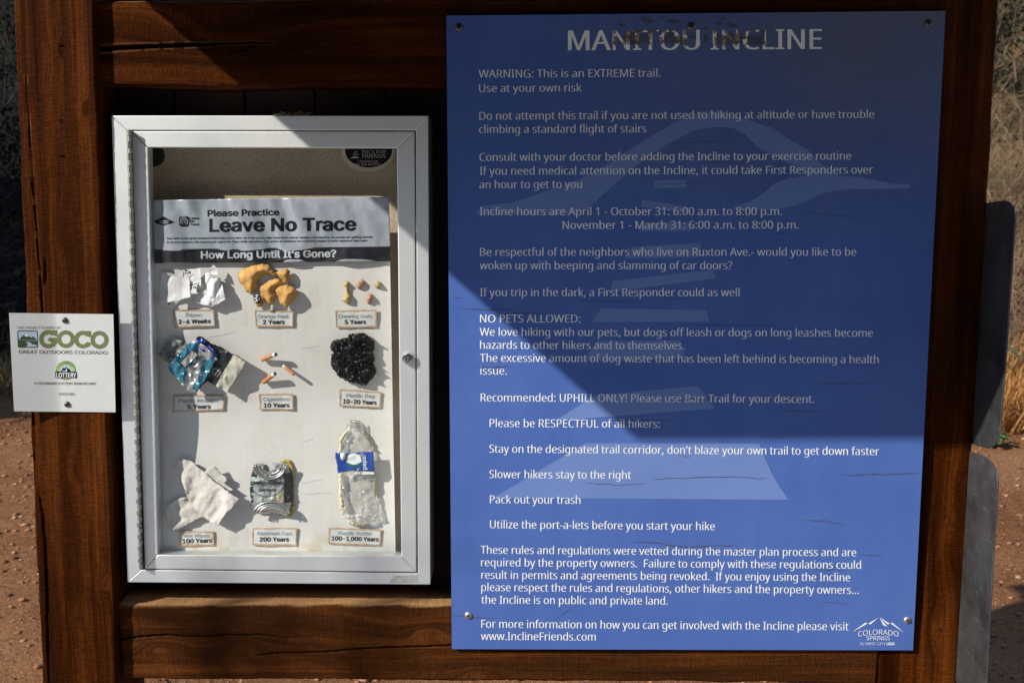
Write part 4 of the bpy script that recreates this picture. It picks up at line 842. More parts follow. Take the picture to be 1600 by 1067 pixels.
def timber(name, quad, yf, yb, along, res, cracks=(), knots=(), wear_edges=(0, 0, 0, 0), parent=None, seed=0, top_lit_wear=0.0, res_t=2.0, base_wear=0.0):
    """a squared timber; quad = front corners TL, TR, BR, BL in photo pixels; along 'x' or 'z'"""
    tl, tr, br, bl = [np.array(q, float) for q in quad]
    if along == 'x':
        ns = int(max(np.linalg.norm(tr - tl), np.linalg.norm(br - bl)) / res); nt_ = int(np.linalg.norm(bl - tl) / res_t)
    else:
        ns = int(np.linalg.norm(bl - tl) / res); nt_ = int(np.linalg.norm(tr - tl) / res_t)
    s = np.linspace(0, 1, ns + 1); t = np.linspace(0, 1, nt_ + 1)
    S, T = np.meshgrid(s, t, indexing='ij')
    if along == 'x':
        P = (tl * (1 - S[..., None]) + tr * S[..., None]) * (1 - T[..., None]) + (bl * (1 - S[..., None]) + br * S[..., None]) * T[..., None]
    else:
        P = (tl * (1 - T[..., None]) + tr * T[..., None]) * (1 - S[..., None]) + (bl * (1 - T[..., None]) + br * T[..., None]) * S[..., None]
    W = U(P[..., 0], P[..., 1], yf)
    if along == 'x': gu = W[..., 0]; gv = -W[..., 2]
    else: gu = -W[..., 2]; gv = W[..., 0]
    L = gu.max() - gu.min(); wd = gv.max() - gv.min()
    edge_w = np.minimum(T, 1 - T) * wd
    # uneven arrises
    rad = 0.004 + 0.004 * vn(gu * 14, gv * 0 + (T > .5) * 5.0, seed)
    push = rad * np.clip(1 - edge_w / rad, 0, 1) ** 2
    wob = 0.0030 * (fbm(gu * 9, T * 0 + (T > .5) * 9, seed + 2) - 0.47) * np.where(T > .5, 1, -1) * np.clip(1 - edge_w / 0.012, 0, 1)
    wob = wob * 2 + 0.0012 * (vn(gu * 120, (T > .5) * 9.0, seed + 5) - .5) * np.clip(1 - edge_w / 0.004, 0, 1)
    push = push + 0.0022 * (fbm(gu * 5, gv * 40, seed + 3) - 0.47) + 0.0011 * (vn(gu * 340, gv * 14, seed + 7) - .5)
    # grain flows round the knots
    warp = gv + 0.020 * (fbm(gu * 1.6, gv * 2, seed + 9) - .47) + 0.004 * (fbm(gu * 9, gv * 12, seed + 10) - .47)
    wear = np.zeros_like(gv) + base_wear
    for kx, ky, r, amt in knots:
        dx = (P[..., 0] - kx) / (r * (2.6 if along == 'x' else 1.0)); dy = (P[..., 1] - ky) / (r * (1.0 if along == 'x' else 2.6))
        e = np.exp(-(dx * dx + dy * dy))
        warp = warp + amt * e
        if r < 20: push = push - 0.0015 * np.exp(-(dx * dx + dy * dy) * 2)
    for line in cracks:
        q, deep = seg_field(P[..., 0] + 1.0 * (vn(gu * 40, gv * 0, seed + 4) - .5), P[..., 1] + 1.0 * (vn(gu * 40, gv * 0, seed + 6) - .5), line)
        push = push + 0.022 * deep * np.clip(1.25 - q, 0, 1)
        lip = np.clip(1 - np.abs(q - 1.9) / 0.9, 0, 1) * (max(p[2] for p in line) > 1.6)
        wear = np.maximum(wear, 0.55 * lip * (vn(gu * 60, gv * 3, seed + 8) > .35))
        push = push - 0.0012 * lip
    et, eb, el, er = wear_edges
    fr = vn(gu * 40, gv * 0 + 3, seed + 11)
    wear = np.maximum(wear, et * np.clip(1 - T * wd / (0.003 + 0.006 * fr), 0, 1))
    wear = np.maximum(wear, eb * np.clip(1 - (1 - T) * wd / (0.003 + 0.006 * fr), 0, 1))
    W = W.copy(); W[..., 1] += push
    if along == 'x': W[..., 2] += wob
    else: W[..., 0] -= wob
    guv = np.stack([gu, warp, wear], -1)
    V = [W.reshape(-1, 3)]; G = [guv.reshape(-1, 3)]
    n0, n1 = ns + 1, nt_ + 1
    i = (np.arange(ns)[:, None] * n1 + np.arange(nt_)[None]).ravel()
    faces = [np.stack([i, i + 1, i + n1 + 1, i + n1], 1)]
    base = n0 * n1
    # the four long sides and ends, four steps deep
    idx = np.arange(n0 * n1).reshape(n0, n1)
    for strip, w_ in ((idx[:, 0], top_lit_wear if along == 'x' else 0), (idx[:, -1], 0), (idx[0, :], 0), (idx[-1, :], 0)):
        prev = strip
        Vf = W.reshape(-1, 3)[strip]; Gf = guv.reshape(-1, 3)[strip]
        for k in range(1, 6):
            y = Vf[:, 1] + (yb - Vf[:, 1]) * k / 5
            v = Vf.copy(); v[:, 1] = y
            g_ = Gf.copy(); g_[:, 1] = Gf[:, 1] - (y - yf); g_[:, 2] = w_ * max(0.0, 1.3 - 0.4 * k) + base_wear  # worn tone also paints in the sunlit front strip, darker towards the shaded back
            V.append(v); G.append(g_)
            cur = base + np.arange(len(strip)); base += len(strip)
            faces.append(np.stack([prev[:-1], prev[1:], cur[1:], cur[:-1]], 1))
            prev = cur
    o = obj(name, np.concatenate(V), np.concatenate(faces), WOOD, parent)
    at = o.data.attributes.new('guv', 'FLOAT_VECTOR', 'POINT')
    at.data.foreach_set('vector', np.concatenate(G).astype(np.float32).ravel())
    # consistent normals, front towards the viewer
    bm = bmesh.new(); bm.from_mesh(o.data); bmesh.ops.recalc_face_normals(bm, faces=bm.faces)
    bm.to_mesh(o.data); bm.free()
    return o

Y_POST_L, Y_POST, Y_BACK = -0.006, 0.015, 0.155
lx = lambda y: 20.5 + 0.0415 * y
rx = lambda y: 146.0 + 0.0350 * y
timber('post', [(lx(-290), -290), (rx(-290), -290), (rx(1500), 1500), (lx(1500), 1500)], Y_POST_L, Y_BACK, 'z', 2.2,
       cracks=[[(40, 120, .2), (45, 190, .4), (52, 300, .7), (60, 400, 1.1), (65, 470, 1.7), (67, 500, 1.6), (68, 540, .6)],
               [(70, 400, .4), (71, 430, .9), (68, 455, .3)],
               [(52, 640, 1.6), (53, 700, 1.4), (54, 760, .6)], [(60, 765, .3), (66, 800, .8), (71, 860, 1.5), (74, 950, 1.1), (76, 1067, .8), (84, 1250, .4)],
               [(94, 72, .5), (98, 73, .9), (101, 73, .5)], [(93, 190, .4), (98, 191, .8), (102, 191, .4)], [(95, 244, .4), (99, 246, .8), (104, 246, .4)]],
       knots=[(92, 78, 7, .012), (131, 172, 7, .016), (107, 377, 4.5, .016), (98, 350, 12, .012), (112, 735, 12, .014), (162, 913, 7, .018), (80, 90, 12, -.008), (120, 960, 12, .012)],
       parent=kiosk, seed=101, res_t=1.8)
timber('post', [(1433, -290), (1580, -290), (1470.5, 1500), (1351, 1500)], Y_POST, Y_BACK, 'z', 2.2,
       cracks=[],
       knots=[(1460, 985, 8, .03), (1480, 860, 20, .02), (1500, 770, 16, .02)], parent=kiosk, seed=202, res_t=1.8)
timber('rail', [(148.5, 1.5), (1424, -7), (1417, 139), (156, 135)], Y_POST, Y_BACK, 'x', 2.4,
       cracks=[[(140, 77.5, 3.6), (170, 76, 3.2), (210, 74.5, 3.0), (250, 72.5, 2.6), (290, 71, 2.6), (330, 69.5, 2.0), (380, 67, .8), (430, 68, .4)],
               [(355, 84, .3), (385, 76, .9), (410, 70, .4)]],
       knots=[(350, 50, 42, -.045), (290, 49, 7, .02), (412, 116, 6, .03), (230, 20, 30, .01), (250, 160, 40, .02)], wear_edges=(.7, .1, 0, 0), parent=kiosk, seed=303, top_lit_wear=0.5, res_t=1.3)
timber('rail', [(184, 945), (1378, 945.5), (1368, 1068), (195, 1061)], Y_POST, Y_BACK, 'x', 2.4,
       cracks=[[(183, 999, 1.0), (230, 994, 1.3), (262, 992, 1.2), (300, 995, .9), (360, 992, 1.2), (405, 991, .9), (440, 996, .5), (500, 994, .3)],
               [(400, 1023, .4), (440, 1020, 1.0), (500, 1019, 1.2), (560, 1014, 1.2), (610, 1011, 1.5), (660, 1010, 1.2), (720, 1008, .8), (800, 1006, .3)]],
       knots=[(380, 1007, 13, .03), (252, 1012, 13, .035), (668, 986, 11, .035), (640, 975, 40, -.03), (380, 945, 20, .02), (210, 965, 8, .02), (750, 1052, 12, .03)],
       wear_edges=(1.0, .15, 0, 0), parent=kiosk, seed=404, top_lit_wear=1.0, res_t=1.3, base_wear=0.20)
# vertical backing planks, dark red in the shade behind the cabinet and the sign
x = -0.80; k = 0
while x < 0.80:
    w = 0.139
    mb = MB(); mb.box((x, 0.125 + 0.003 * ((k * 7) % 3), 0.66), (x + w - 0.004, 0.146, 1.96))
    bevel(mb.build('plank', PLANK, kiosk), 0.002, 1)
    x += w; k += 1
mb = MB(); mb.box((-0.80, 0.1465, 0.67), (0.80, 0.154, 1.95)); mb.build('seam_light_stop', PLANK, kiosk)  # unseen sheet added behind the planks, stops light through the seams
# roof: its left rake and front eave throw the shadow across the boards
RX0, RX1, ZR, TP, YE = -1.05, 1.25, 2.256, 0.215, -0.864
def roof_z(y): return ZR + TP * y if y < 0.08 else ZR + TP * 0.16 - TP * y
for (y0, y1) in ((YE, 0.08), (0.08, 0.20)):
    z0, z1 = roof_z(y0), ZR + TP * 0.08 if y1 <= 0.08 else roof_z(y1)
    if y0 > 0: z0 = ZR + TP * 0.08
    n = 9
    for i in range(n):                     # roof boards running from rake to rake
        a, b = i / n, (i + 1) / n - 0.004
        ya, yb_ = y0 + (y1 - y0) * a, y0 + (y1 - y0) * b
        za, zb = z0 + (z1 - z0) * a, z0 + (z1 - z0) * b
        mb = MB()
        mb.add([(RX0, ya, za), (RX1, ya, za), (RX1, yb_, zb), (RX0, yb_, zb), (RX0, ya, za + .024), (RX1, ya, za + .024), (RX1, yb_, zb + .024), (RX0, yb_, zb + .024)],
               [(0, 3, 2, 1), (4, 5, 6, 7), (0, 1, 5, 4), (1, 2, 6, 5), (2, 3, 7, 6), (3, 0, 4, 7)])
        mb.build('roof_board', ROOF_M, kiosk)
    mb = MB()
    for i in range(7):                     # courses of shingles
        a, b = i / 7, (i + 1) / 7
        if y0 > 0: a, b = 1 - a, 1 - b
        else: a, b = a, b
        ya, yb_ = y0 + (y1 - y0) * a, y0 + (y1 - y0) * b
        za, zb = z0 + (z1 - z0) * a, z0 + (z1 - z0) * b
        mb.add([(RX0 + .002, ya, za + .05), (RX1 - .002, ya, za + .05), (RX1 - .002, yb_, zb + .036), (RX0 + .002, yb_, zb + .036),
                (RX0 + .002, ya, za + .027), (RX1 - .002, ya, za + .027), (RX1 - .002, yb_, zb + .027), (RX0 + .002, yb_, zb + .027)],
               [(0, 1, 2, 3), (7, 6, 5, 4), (0, 4, 5, 1), (1, 5, 6, 2), (2, 6, 7, 3), (3, 7, 4, 0)])
    mb.build('shingles', SHINGLE, kiosk)
for xa in (-0.93, 0.80):                   # rafters resting on the posts
    for sgn in (-1, 1):
        ys = (YE + .34, 0.08) if sgn < 0 else (0.08, 0.18)
        mb = MB()
        za, zb = (roof_z(ys[0]), ZR + TP * .08) if sgn < 0 else (ZR + TP * .08, roof_z(ys[1]))
        e = .002
        mb.add([(xa, ys[0], za - .10), (xa + .09, ys[0], za - .10), (xa + .09, ys[1], zb - .10), (xa, ys[1], zb - .10),
                (xa, ys[0], za - e), (xa + .09, ys[0], za - e), (xa + .09, ys[1], zb - e), (xa, ys[1], zb - e)],
               [(0, 3, 2, 1), (4, 5, 6, 7), (0, 1, 5, 4), (1, 2, 6, 5), (2, 3, 7, 6), (3, 0, 4, 7)])
        mb.build('rafter', WOOD_END, kiosk)

# ---------------------------------------------------------------- blue trail sign
def S_sign(x, z):
    q = np.clip((z - 0.68) / 1.225, 0, 1)
    return 0.004 - 0.007 * np.sin(math.pi * q) - 0.002 * np.clip((x - 0.1) / 0.7, 0, 1) * np.sin(math.pi * q)
sign = root('trail_sign', 'large blue trail rules sign with white lettering screwed onto the kiosk', 'sign', tuple(U(1066, 1015, 0.004)))
def grid_panel(name, quad, surf, thick, mats, parent, nx=20, ny=28):
    tl, tr, br, bl = [np.array(q, float) for q in quad]
    s = np.linspace(0, 1, nx + 1); t = np.linspace(0, 1, ny + 1)
    S, T = np.meshgrid(s, t)
    P = (tl * (1 - S[..., None]) + tr * S[..., None]) * (1 - T[..., None]) + (bl * (1 - S[..., None]) + br * S[..., None]) * T[..., None]
    A = U(P[..., 0], P[..., 1], surf).reshape(-1, 3)
    B = A.copy(); B[:, 1] += thick
    n1 = nx + 1; N = n1 * (ny + 1)
    Fq = []; mi = []
    for j in range(ny):
        for i in range(nx):
            k = j * n1 + i
            Fq.append((k, k + n1, k + n1 + 1, k + 1)); mi.append(0)
            Fq.append((k + N, k + 1 + N, k + n1 + 1 + N, k + n1 + N)); mi.append(1)
    loop = list(range(0, nx)) + [j * n1 + nx for j in range(ny)] + [ny * n1 + i for i in range(nx, 0, -1)] + [j * n1 for j in range(ny, 0, -1)]
    for a, b in zip(loop, loop[1:] + loop[:1]):
        Fq.append((a, b, b + N, a + N)); mi.append(1)
    return obj(name, np.concatenate([A, B]), Fq, mats, parent, mi=mi, smooth=False)
grid_panel('panel', [(697.5, 25), (1477.5, 17.5), (1426.5, 1015.5), (706, 1013.5)], S_sign, 0.005, [BLUE_M, EDGE_M], sign)
ghost = [
 [(743, 335), (752, 322), (800, 317), (850, 300), (905, 281), (960, 250), (1000, 224), (1050, 194), (1080, 180), (1110, 173), (1140, 178), (1172, 189), (1209, 201), (1234, 219), (1262, 234), (1287, 259), (1312, 275), (1344, 277), (1394, 287), (1422, 288.5), (1420, 294), (1390, 295), (1319, 296), (1285, 302), (1262, 314), (1240, 322), (1214, 328), (1143, 328), (1150, 321), (1172, 315), (1190, 304), (1210, 287), (1232, 279), (1262, 274), (1240, 258), (1204, 243), (1184, 230), (1164, 210), (1144, 200), (1115, 199), (1085, 204), (1045, 224), (1006, 249), (966, 283), (927, 318), (905, 333), (880, 336)],
 [(1022, 282), (1073, 281), (1073, 293), (1021, 294)], [(1003.6, 312), (1077, 324), (1079, 332), (1001, 323.5)], [(1006, 348.5), (1075, 347.5), (1080, 360.5), (998.6, 361.5)],
 [(986, 386), (1095, 379.8), (1094, 402), (975.4, 404)], [(957, 439), (1114, 421.5), (1118, 435), (954, 456)], [(939, 482), (1104, 484.5), (1108, 502.5), (925.5, 503.5)],
 [(932, 533), (1063, 532), (1070, 560), (912, 564)], [(930, 617.5), (1090, 603), (1117, 638), (868, 657)],
 [(915, 692), (1186, 693), (1194, 713), (1205, 737), (1217, 759), (1232, 780.5), (771, 777.5)]]
flat('printed_graphic', ghost, S_sign, GHOST_M, sign, h=0.0002, inc=0)
SIGN_LINES = [
 ("WARNING: This is an EXTREME trail.", 748, 122, 1032, 120.5), ("Use at your own risk", 748.5, 144.5, 909, 143.5),
 ("Do not attempt this trail if you are not used to hiking at altitude or have trouble", 749, 187.7, 1366, 184.8), ("climbing a standard flight of stairs", 748.5, 208.5, 1010, 207.3),
 ("Consult with your doctor before adding the Incline to your exercise routine", 749, 252, 1330, 249.8), ("If you need medical attention on the Incline, it could take First Responders over", 749.5, 273.5, 1364, 271.5), ("an hour to get to you", 749, 294.7, 909.5, 294),
 ("Incline hours are April 1 - October 31: 6:00 a.m. to 8:00 p.m.", 749.5, 336.8, 1222, 336.4), ("November 1 - March 31: 6:00 a.m. to 8:00 p.m.", 879, 358, 1248, 357.5),
 ("Be respectful of the neighbors who live on Ruxton Ave.- would you like to be", 750, 400, 1338, 399.8), ("woken up with beeping and slamming of car doors?", 749.5, 421, 1144, 421),
 ("If you trip in the dark, a First Responder could as well", 750, 463, 1155.5, 463), ("NO PETS ALLOWED:", 750, 504, 907, 504),
 ("We love hiking with our pets, but dogs off leash or dogs on long leashes become", 749.5, 524.7, 1364, 526.2), ("hazards to other hikers and to themselves.", 750, 545, 1069.5, 546),
 ("The excessive amount of dog waste that has been left behind is becoming a health", 750, 565.2, 1373, 567.6), ("issue.", 750.5, 585.2, 792, 585.3),
 ("Recommended: UPHILL ONLY! Please use Barr Trail for your descent.", 751, 627, 1272, 629.5), ("Please be RESPECTFUL of all hikers:", 765, 667, 1031, 668.3),
 ("Stay on the designated trail corridor, don't blaze your own trail to get down faster", 764.5, 707, 1373.5, 711), ("Slower hikers stay to the right", 764.5, 746.7, 986, 748), ("Pack out your trash", 765.5, 786, 907, 787),
 ("Utilize the port-a-lets before you start your hike", 765.5, 825, 1117, 828), ("These rules and regulations were vetted during the master plan process and are", 751, 864.7, 1338, 868.8),
 ("required by the property owners.  Failure to comply with these regulations could", 751.5, 884.2, 1345.5, 888.3), ("result in permits and agreements being revoked.  If you enjoy using the Incline", 752, 903.7, 1328.5, 907.7),
 ("please respect the rules and regulations, other hikers and the property owners...", 752, 923, 1342, 927.4), ("the Incline is on public and private land.", 752, 942.6, 1043.5, 944.3),
 ("For more information on how you can get involved with the Incline please visit", 752, 980.2, 1326, 984.3), ("www.InclineFriends.com", 751.5, 999.3, 931, 1000.4)]
for s, x0, y0, x1, y1 in SIGN_LINES:
    text('lettering', s, 'h', x0, y0, x1, y1, 12.6, S_sign, LETTER_M, sign, a=8, b=-11)
text('title_lettering', 'MANITOU INCLINE', 'h', 887.5, 79.5, 1284.5, 77.2, 31.5, S_sign, [LETTER_M, RESIDUE_T], sign, a=24, b=-6, track=8, grid=45,
     zone=lambda x, y: ((y < 70 + 3 * vn(x / 9, y * 0, 3)) & (x > 958) & (x < 1196) & (vn(x / 7, y / 5, 6) + .25 * vn(x / 2, y / 2, 7) > np.where((x > 1084) & (x < 1106), .85, .50))).astype(int))
# town logo in the lower right corner
logo = [[(1331.7, 986.8), (1352.6, 972), (1355.4, 973.7)], [(1356.8, 973.7), (1373, 964), (1359.9, 975.1)], [(1374.4, 964.3), (1379.8, 976), (1386.7, 978.7), (1382, 973.3)], [(1375.2, 964), (1390, 973.7), (1387, 975.2)], [(1391.5, 973.4), (1393.9, 972), (1413, 988)]]
flat('town_logo', logo, S_sign, LETTER_M, sign, h=0.0004)
text('logo_lettering', 'COLORADO', 'h', 1341, 994.2, 1404, 994.2, 8.2, S_sign, LETTER_M, sign, a=-3, b=-8, arc=3.4)
text('logo_lettering', 'SPRINGS', 'h', 1354, 999.6, 1390.2, 999.6, 6.6, S_sign, LETTER_M, sign, a=-2, b=-6)
text('logo_lettering', 'OLYMPIC CITY', 'g', 1344, 1007, 1383.5, 1007.2, 4.0, S_sign, LETTER_M, sign, a=-6, b=-6)
text('logo_lettering', 'USA', 'g', 1385.2, 1007.2, 1398.2, 1007.2, 4.2, S_sign, LETTER_M, sign, a=26, b=20)
# cracks in the laminate
def crack_poly(pts, w, seed):
    r = np.random.default_rng(seed)
    pts = np.array(pts, float); P = []
    for a, b in zip(pts[:-1], pts[1:]):
        k = max(2, int(np.linalg.norm(b - a) / 7))
        for j in range(k): P.append(a + (b - a) * j / k)
    P.append(pts[-1]); P = np.array(P)
    P[1:-1, 1] += r.normal(0, 0.75, len(P) - 2)
    q = np.linspace(0, 1, len(P)); ww = .50 * w * np.sin(math.pi * np.clip(q, .02, .98)) ** 0.7 * r.uniform(.5, 1.2, len(P)) + .10
    return [(p[0], p[1] - u) for p, u in zip(P, ww)] + [(p[0], p[1] + u) for p, u in zip(P[::-1], ww[::-1])]
CR = [([(907, 470), (1011, 472)], .5), ([(1030, 464), (1085, 469)], .5), ([(720, 482.5), (804, 484.5)], .75), ([(796, 489.5), (860, 490)], .6), ([(1070, 507.5), (1130, 508), (1215, 510)], .85), ([(1273, 601), (1370, 597)], .6), ([(705, 465), (722, 466)], .4), ([(740, 573), (800, 573)], .45),
      ([(1020, 749), (1100, 745.5), (1150, 745), (1200, 748)], .8), ([(1310, 741), (1350, 741.5), (1392, 740), (1436, 738.5)], .9), ([(915, 755), (965, 757), (1010, 755)], .6), ([(1255, 813), (1290, 814), (1320, 819)], .65), ([(1188, 682), (1225, 683)], .45), ([(1060, 710), (1078, 714)], .8), ([(1222, 642), (1285, 643)], .6), ([(950, 657), (1050, 656)], .5),
      ([(988, 846), (1030, 849), (1072, 854), (1120, 852), (1145, 851), (1158, 858)], .9), ([(872, 965), (884, 956), (893, 947)], .6), ([(706, 959), (735, 963), (775, 966)], .6), ([(1270, 888), (1320, 891)], .5), ([(1285, 940), (1330, 943)], .45), ([(1345, 866), (1380, 868)], .4), ([(1045, 625), (1110, 624)], .5),
      ([(1050, 224), (1095, 223), (1130, 222)], .5), ([(1265, 332), (1290, 336), (1340, 340)], .6), ([(1210, 365), (1235, 366)], .5), ([(1289, 302), (1291, 306)], .7), ([(1356, 352), (1358, 365)], .8), ([(1100, 255), (1180, 254)], .4), ([(1020, 288), (1100, 287)], .35)]
flat('crack_lines', [crack_poly(p, w, 50 + i) for i, (p, w) in enumerate(CR)], S_sign, CRACK_M, sign, h=0.0008, inc=0)['kind'] = 'stuff'
# torn tape residue over the title
def ragged(cx, cy, w, hgt, seed, n=16, slant=-0.3):
    r = np.random.default_rng(seed); out = []
    for k in range(n):
        q = 2 * math.pi * k / n; u = r.uniform(.45, 1.1)
        x = w * math.cos(q) * u; y = hgt * math.sin(q) * r.uniform(.5, 1.1)
        out.append((cx + x - slant * y * 3, cy + y))
    return out
dark = [ragged(972, 40, 9, 3, 1), ragged(968, 34, 6, 1.5, 2), ragged(1012, 33, 15, 5, 3, 20), ragged(1008, 27, 10, 1.6, 31), ragged(1052, 34, 12, 5, 4), ragged(1035, 27, 5, 1.6, 32), ragged(1124, 37, 8, 3.4, 5), ragged(1143, 40, 9, 5, 6), ragged(1130, 30, 6, 2, 61), ragged(1102, 44, 4, 2, 7), ragged(1082, 58, 7, 4, 8),
        [(975, 53), (990, 50), (1006, 54), (1015, 52), (1013, 66), (1000, 69), (985, 70), (965, 69), (972, 62)], [(1027, 67), (1037, 56), (1047, 49), (1060, 51), (1064, 60), (1072, 65), (1060, 68), (1040, 69)], [(1100, 55), (1106, 53), (1105, 68), (1100, 67)],
        [(1112, 67), (1118, 54), (1146, 52), (1150, 56), (1158, 55), (1162, 60), (1170, 56), (1196, 57), (1195, 70), (1170, 71), (1150, 69), (1130, 70)]]
flat('tape_residue', dark, S_sign, RESIDUE_D, sign, h=0.00028, inc=0.00001)['kind'] = 'stuff'

def screw(px, py, surf, mat, parent, r=0.0075, hgt=0.004):
    p = U(px, py, surf)
    mb = MB()
    mb.lathe(p, (0, -1, 0), [(r, -0.001), (r, .0006), (r * .92, hgt * .45), (r * .62, hgt * .85), (r * .36, hgt), (r * .34, hgt * .45), (0.0002, hgt * .40)], 18)
    for q in (0.4, 0.4 + math.pi / 2):
        c, s = math.cos(q), math.sin(q); a, b = r * .5, r * .09
        y = p[1] - hgt * 1.0
        mb.add([(p[0] + c * a - s * b, y, p[2] + s * a + c * b), (p[0] - c * a - s * b, y, p[2] - s * a + c * b), (p[0] - c * a + s * b, y, p[2] - s * a - c * b), (p[0] + c * a + s * b, y, p[2] + s * a - c * b)], [(0, 1, 2, 3)], 1)
    return mb.build('screw', [mat, BLACK_M], parent, smooth=False)
for x, y in ((717, 43.5), (1080, 42), (1450.5, 37.5)): screw(x, y, S_sign, SCREW_M, sign)
screw(732, 961, S_sign, SCREW_L, sign); screw(1417.5, 968, S_sign, SCREW_L, sign)

# ---------------------------------------------------------------- white sponsor plaque on the left post
PX_C = float(U(97, 560, -0.010)[0])
def S_plaque(x, z):
    d = np.maximum(PX_C - 0.004 - x, 0)
    lip = np.maximum(d - 0.078, 0)
    return -0.010 - 0.30 * (np.sqrt(d * d + 0.012 ** 2) - 0.012) + 0.30 * lip * np.clip((z - 1.0) / -0.2, 0, 1) + 0.03 * np.maximum(x - PX_C, 0)
WHITE_PLATE = alu_mat('white_plate', (0.70, 0.71, 0.67), 0.25, 0.5, 0.10)
plaque = root('sponsor_plaque', 'small white metal plaque screwed to the left post with green mountain logo', 'plaque', tuple(U(100, 643, -0.010)))
grid_panel('plate', [(14, 489), (177, 491), (180.5, 644), (22, 642.5)], S_plaque, 0.0015, [WHITE_PLATE, EDGE_M], plaque, 90, 12)
G = lambda x, y: (10 + x / 6.28, 480 + y / 6.28)
GP = lambda pts: [G(*p) for p in pts]
OLIVE = simple('olive_print', (0.165, 0.185, 0.070), (0.145, 0.165, 0.06), 30, 0.45)
DKGREEN = simple('dark_green_print', (0.050, 0.066, 0.030), (0.04, 0.055, 0.024), 30, 0.45)
SKYB = simple('pale_sky_print', (0.42, 0.52, 0.60), (0.40, 0.50, 0.58), 30, 0.45)
LIME = simple('lime_print', (0.36, 0.50, 0.15), (0.33, 0.46, 0.13), 30, 0.45)
BROWNT = simple('brown_print', (0.115, 0.085, 0.035), (0.10, 0.075, 0.03), 30, 0.45)
def ring(cx, cy, ro, ri, n=40, a0=0.0, a1=360.0):
    r0, r1 = math.radians(a0), math.radians(a1)
    if a1 - a0 >= 360: return (ell(cx, cy, ro, ro, n), ell(cx, cy, ri, ri, n)[::-1])
    return ell(cx, cy, ro, ro, n, r0, r1) + ell(cx, cy, ri, ri, n, r0, r1)[::-1]
def gring(cx, cy, ro, ri, n=40, a0=0.0, a1=360.0):
    r = ring(cx, cy, ro, ri, n, a0, a1)
    return tuple(GP(q) for q in r) if isinstance(r, tuple) else GP(r)
flat('brand_lettering', [
    gring(410, 313, 90, 48, 40, 25, 318), GP([(412, 300), (500, 300), (500, 345), (466, 392), (450, 345), (412, 332)]), GP([(432, 226), (500, 226), (500, 285), (478, 285), (440, 250)]),
    gring(583, 313, 87, 47), gring(750, 317, 86, 46, 40, 28, 320), GP([(765, 234), (828, 234), (828, 292), (806, 292), (770, 256)]), GP([(790, 340), (832, 352), (815, 385), (775, 372)]),
    gring(912, 320, 88, 48)], S_plaque, OLIVE, plaque, h=0.0003, grid=2.0)
badge_o = [(118, 226), (295, 228), (307, 240), (310, 385), (300, 398), (125, 398), (112, 386), (106, 240)]
flat('badge', [GP(badge_o)], S_plaque, DKGREEN, plaque, h=0.0002, grid=2.0)
flat('badge_picture', [GP([(120, 236), (293, 238), (300, 246), (302, 330), (122, 322), (116, 246)]), GP([(122, 320), (150, 288), (196, 250), (240, 300), (262, 285), (302, 325)]), GP([(170, 285), (196, 252), (224, 288), (206, 282), (196, 294), (186, 278)]), GP([(190, 338), (235, 345), (250, 362), (298, 372), (300, 388), (190, 388), (215, 365)])],
     S_plaque, [SKYB, DKGREEN, LETTER_M], plaque, h=0.0004, mi=[0, 1, 2, 0], grid=2.0)
def gtext(s, f, x0, y0, x1, y1, cap, m, **kw):
    a, b = G(x0, y0), G(x1, y1)
    text('small_lettering', s, f, a[0], a[1], b[0], b[1], cap / 6.28, S_plaque, m, plaque, **kw)
gtext('THIS PROJECT FUNDED BY', 'h', 104, 213, 535, 213, 24, BROWNT, a=0, b=-4, h=.0003)
gtext('GREAT OUTDOORS COLORADO', 'h', 120, 453, 993, 463, 33, BROWNT, a=16, b=8, h=.0003)
gtext('A COLORADO LOTTERY BENEFICIARY', 'h', 272, 757, 882, 762, 23, BROWNT, a=22, b=14, h=.0003)
gtext('GOCO.ORG', 'h', 517, 862, 670, 864, 23, BROWNT, a=12, b=8, h=.0003)
flat('lottery_badge', [GP(ell(585, 620, 95, 93)), GP(ell(585, 620, 88, 86)), GP(ell(585, 622, 55, 54)), GP([(532, 640), (545, 610), (562, 592), (575, 600), (588, 582), (602, 605), (618, 600), (638, 640)]), GP([(575, 640), (588, 600), (596, 625), (585, 640)]), GP([(478, 630), (690, 632), (694, 695), (480, 692)])],
     S_plaque, [DKGREEN, LIME, SKYB, INK_M, LETTER_M], plaque, h=0.0003, mi=[0, 1, 2, 3, 4, 3], grid=1.5)
gtext('LOTTERY', 'h', 488, 686, 686, 688, 44, LETTER_M, a=26, b=10, h=.0008)
gtext('COLORADO', 'h', 522, 592, 650, 592, 17, DKGREEN, a=10, b=6, h=.0008, arc=6.0)
for x, y in ((101.5, 500.5), (105, 631.5)): screw(x, y, S_plaque, SCREW_M, plaque, r=0.0058)

# ---------------------------------------------------------------- lockable notice cabinet
YC = 0.012                                   # front plane of the cabinet
cab = root('notice_cabinet', 'pale aluminium display cabinet with a locked glazed door', 'cabinet', tuple(U(435, 912, 0.07)))
oF = [(174, 181), (669, 181), (672.5, 913), (199, 909.5)]
oI = [(198.5, 203.5), (650, 204.0), (653, 895.5), (221, 890)]
dF = [(205.5, 205.0), (647.6, 205.6), (650.4, 893.6), (226, 888.6)]
dI = [(231, 231), (620, 232), (627, 868.5), (246.5, 866.5)]
FR2 = FRAME_M
for k in range(4):
    a, b = oF[k], oF[(k + 1) % 4]; c, d = oI[(k + 1) % 4], oI[k]
    g = 0.22
    pts = [(a[0] + (g if k == 0 else 0), a[1]), b, c, d]
    front = [tuple(U(p[0], p[1], YC)) for p in pts]
    mb = MB(); mb.prism(front[::-1], 0.1235)
    bevel(mb.build('frame_profile', FRAME_M, cab), 0.0011, 2)
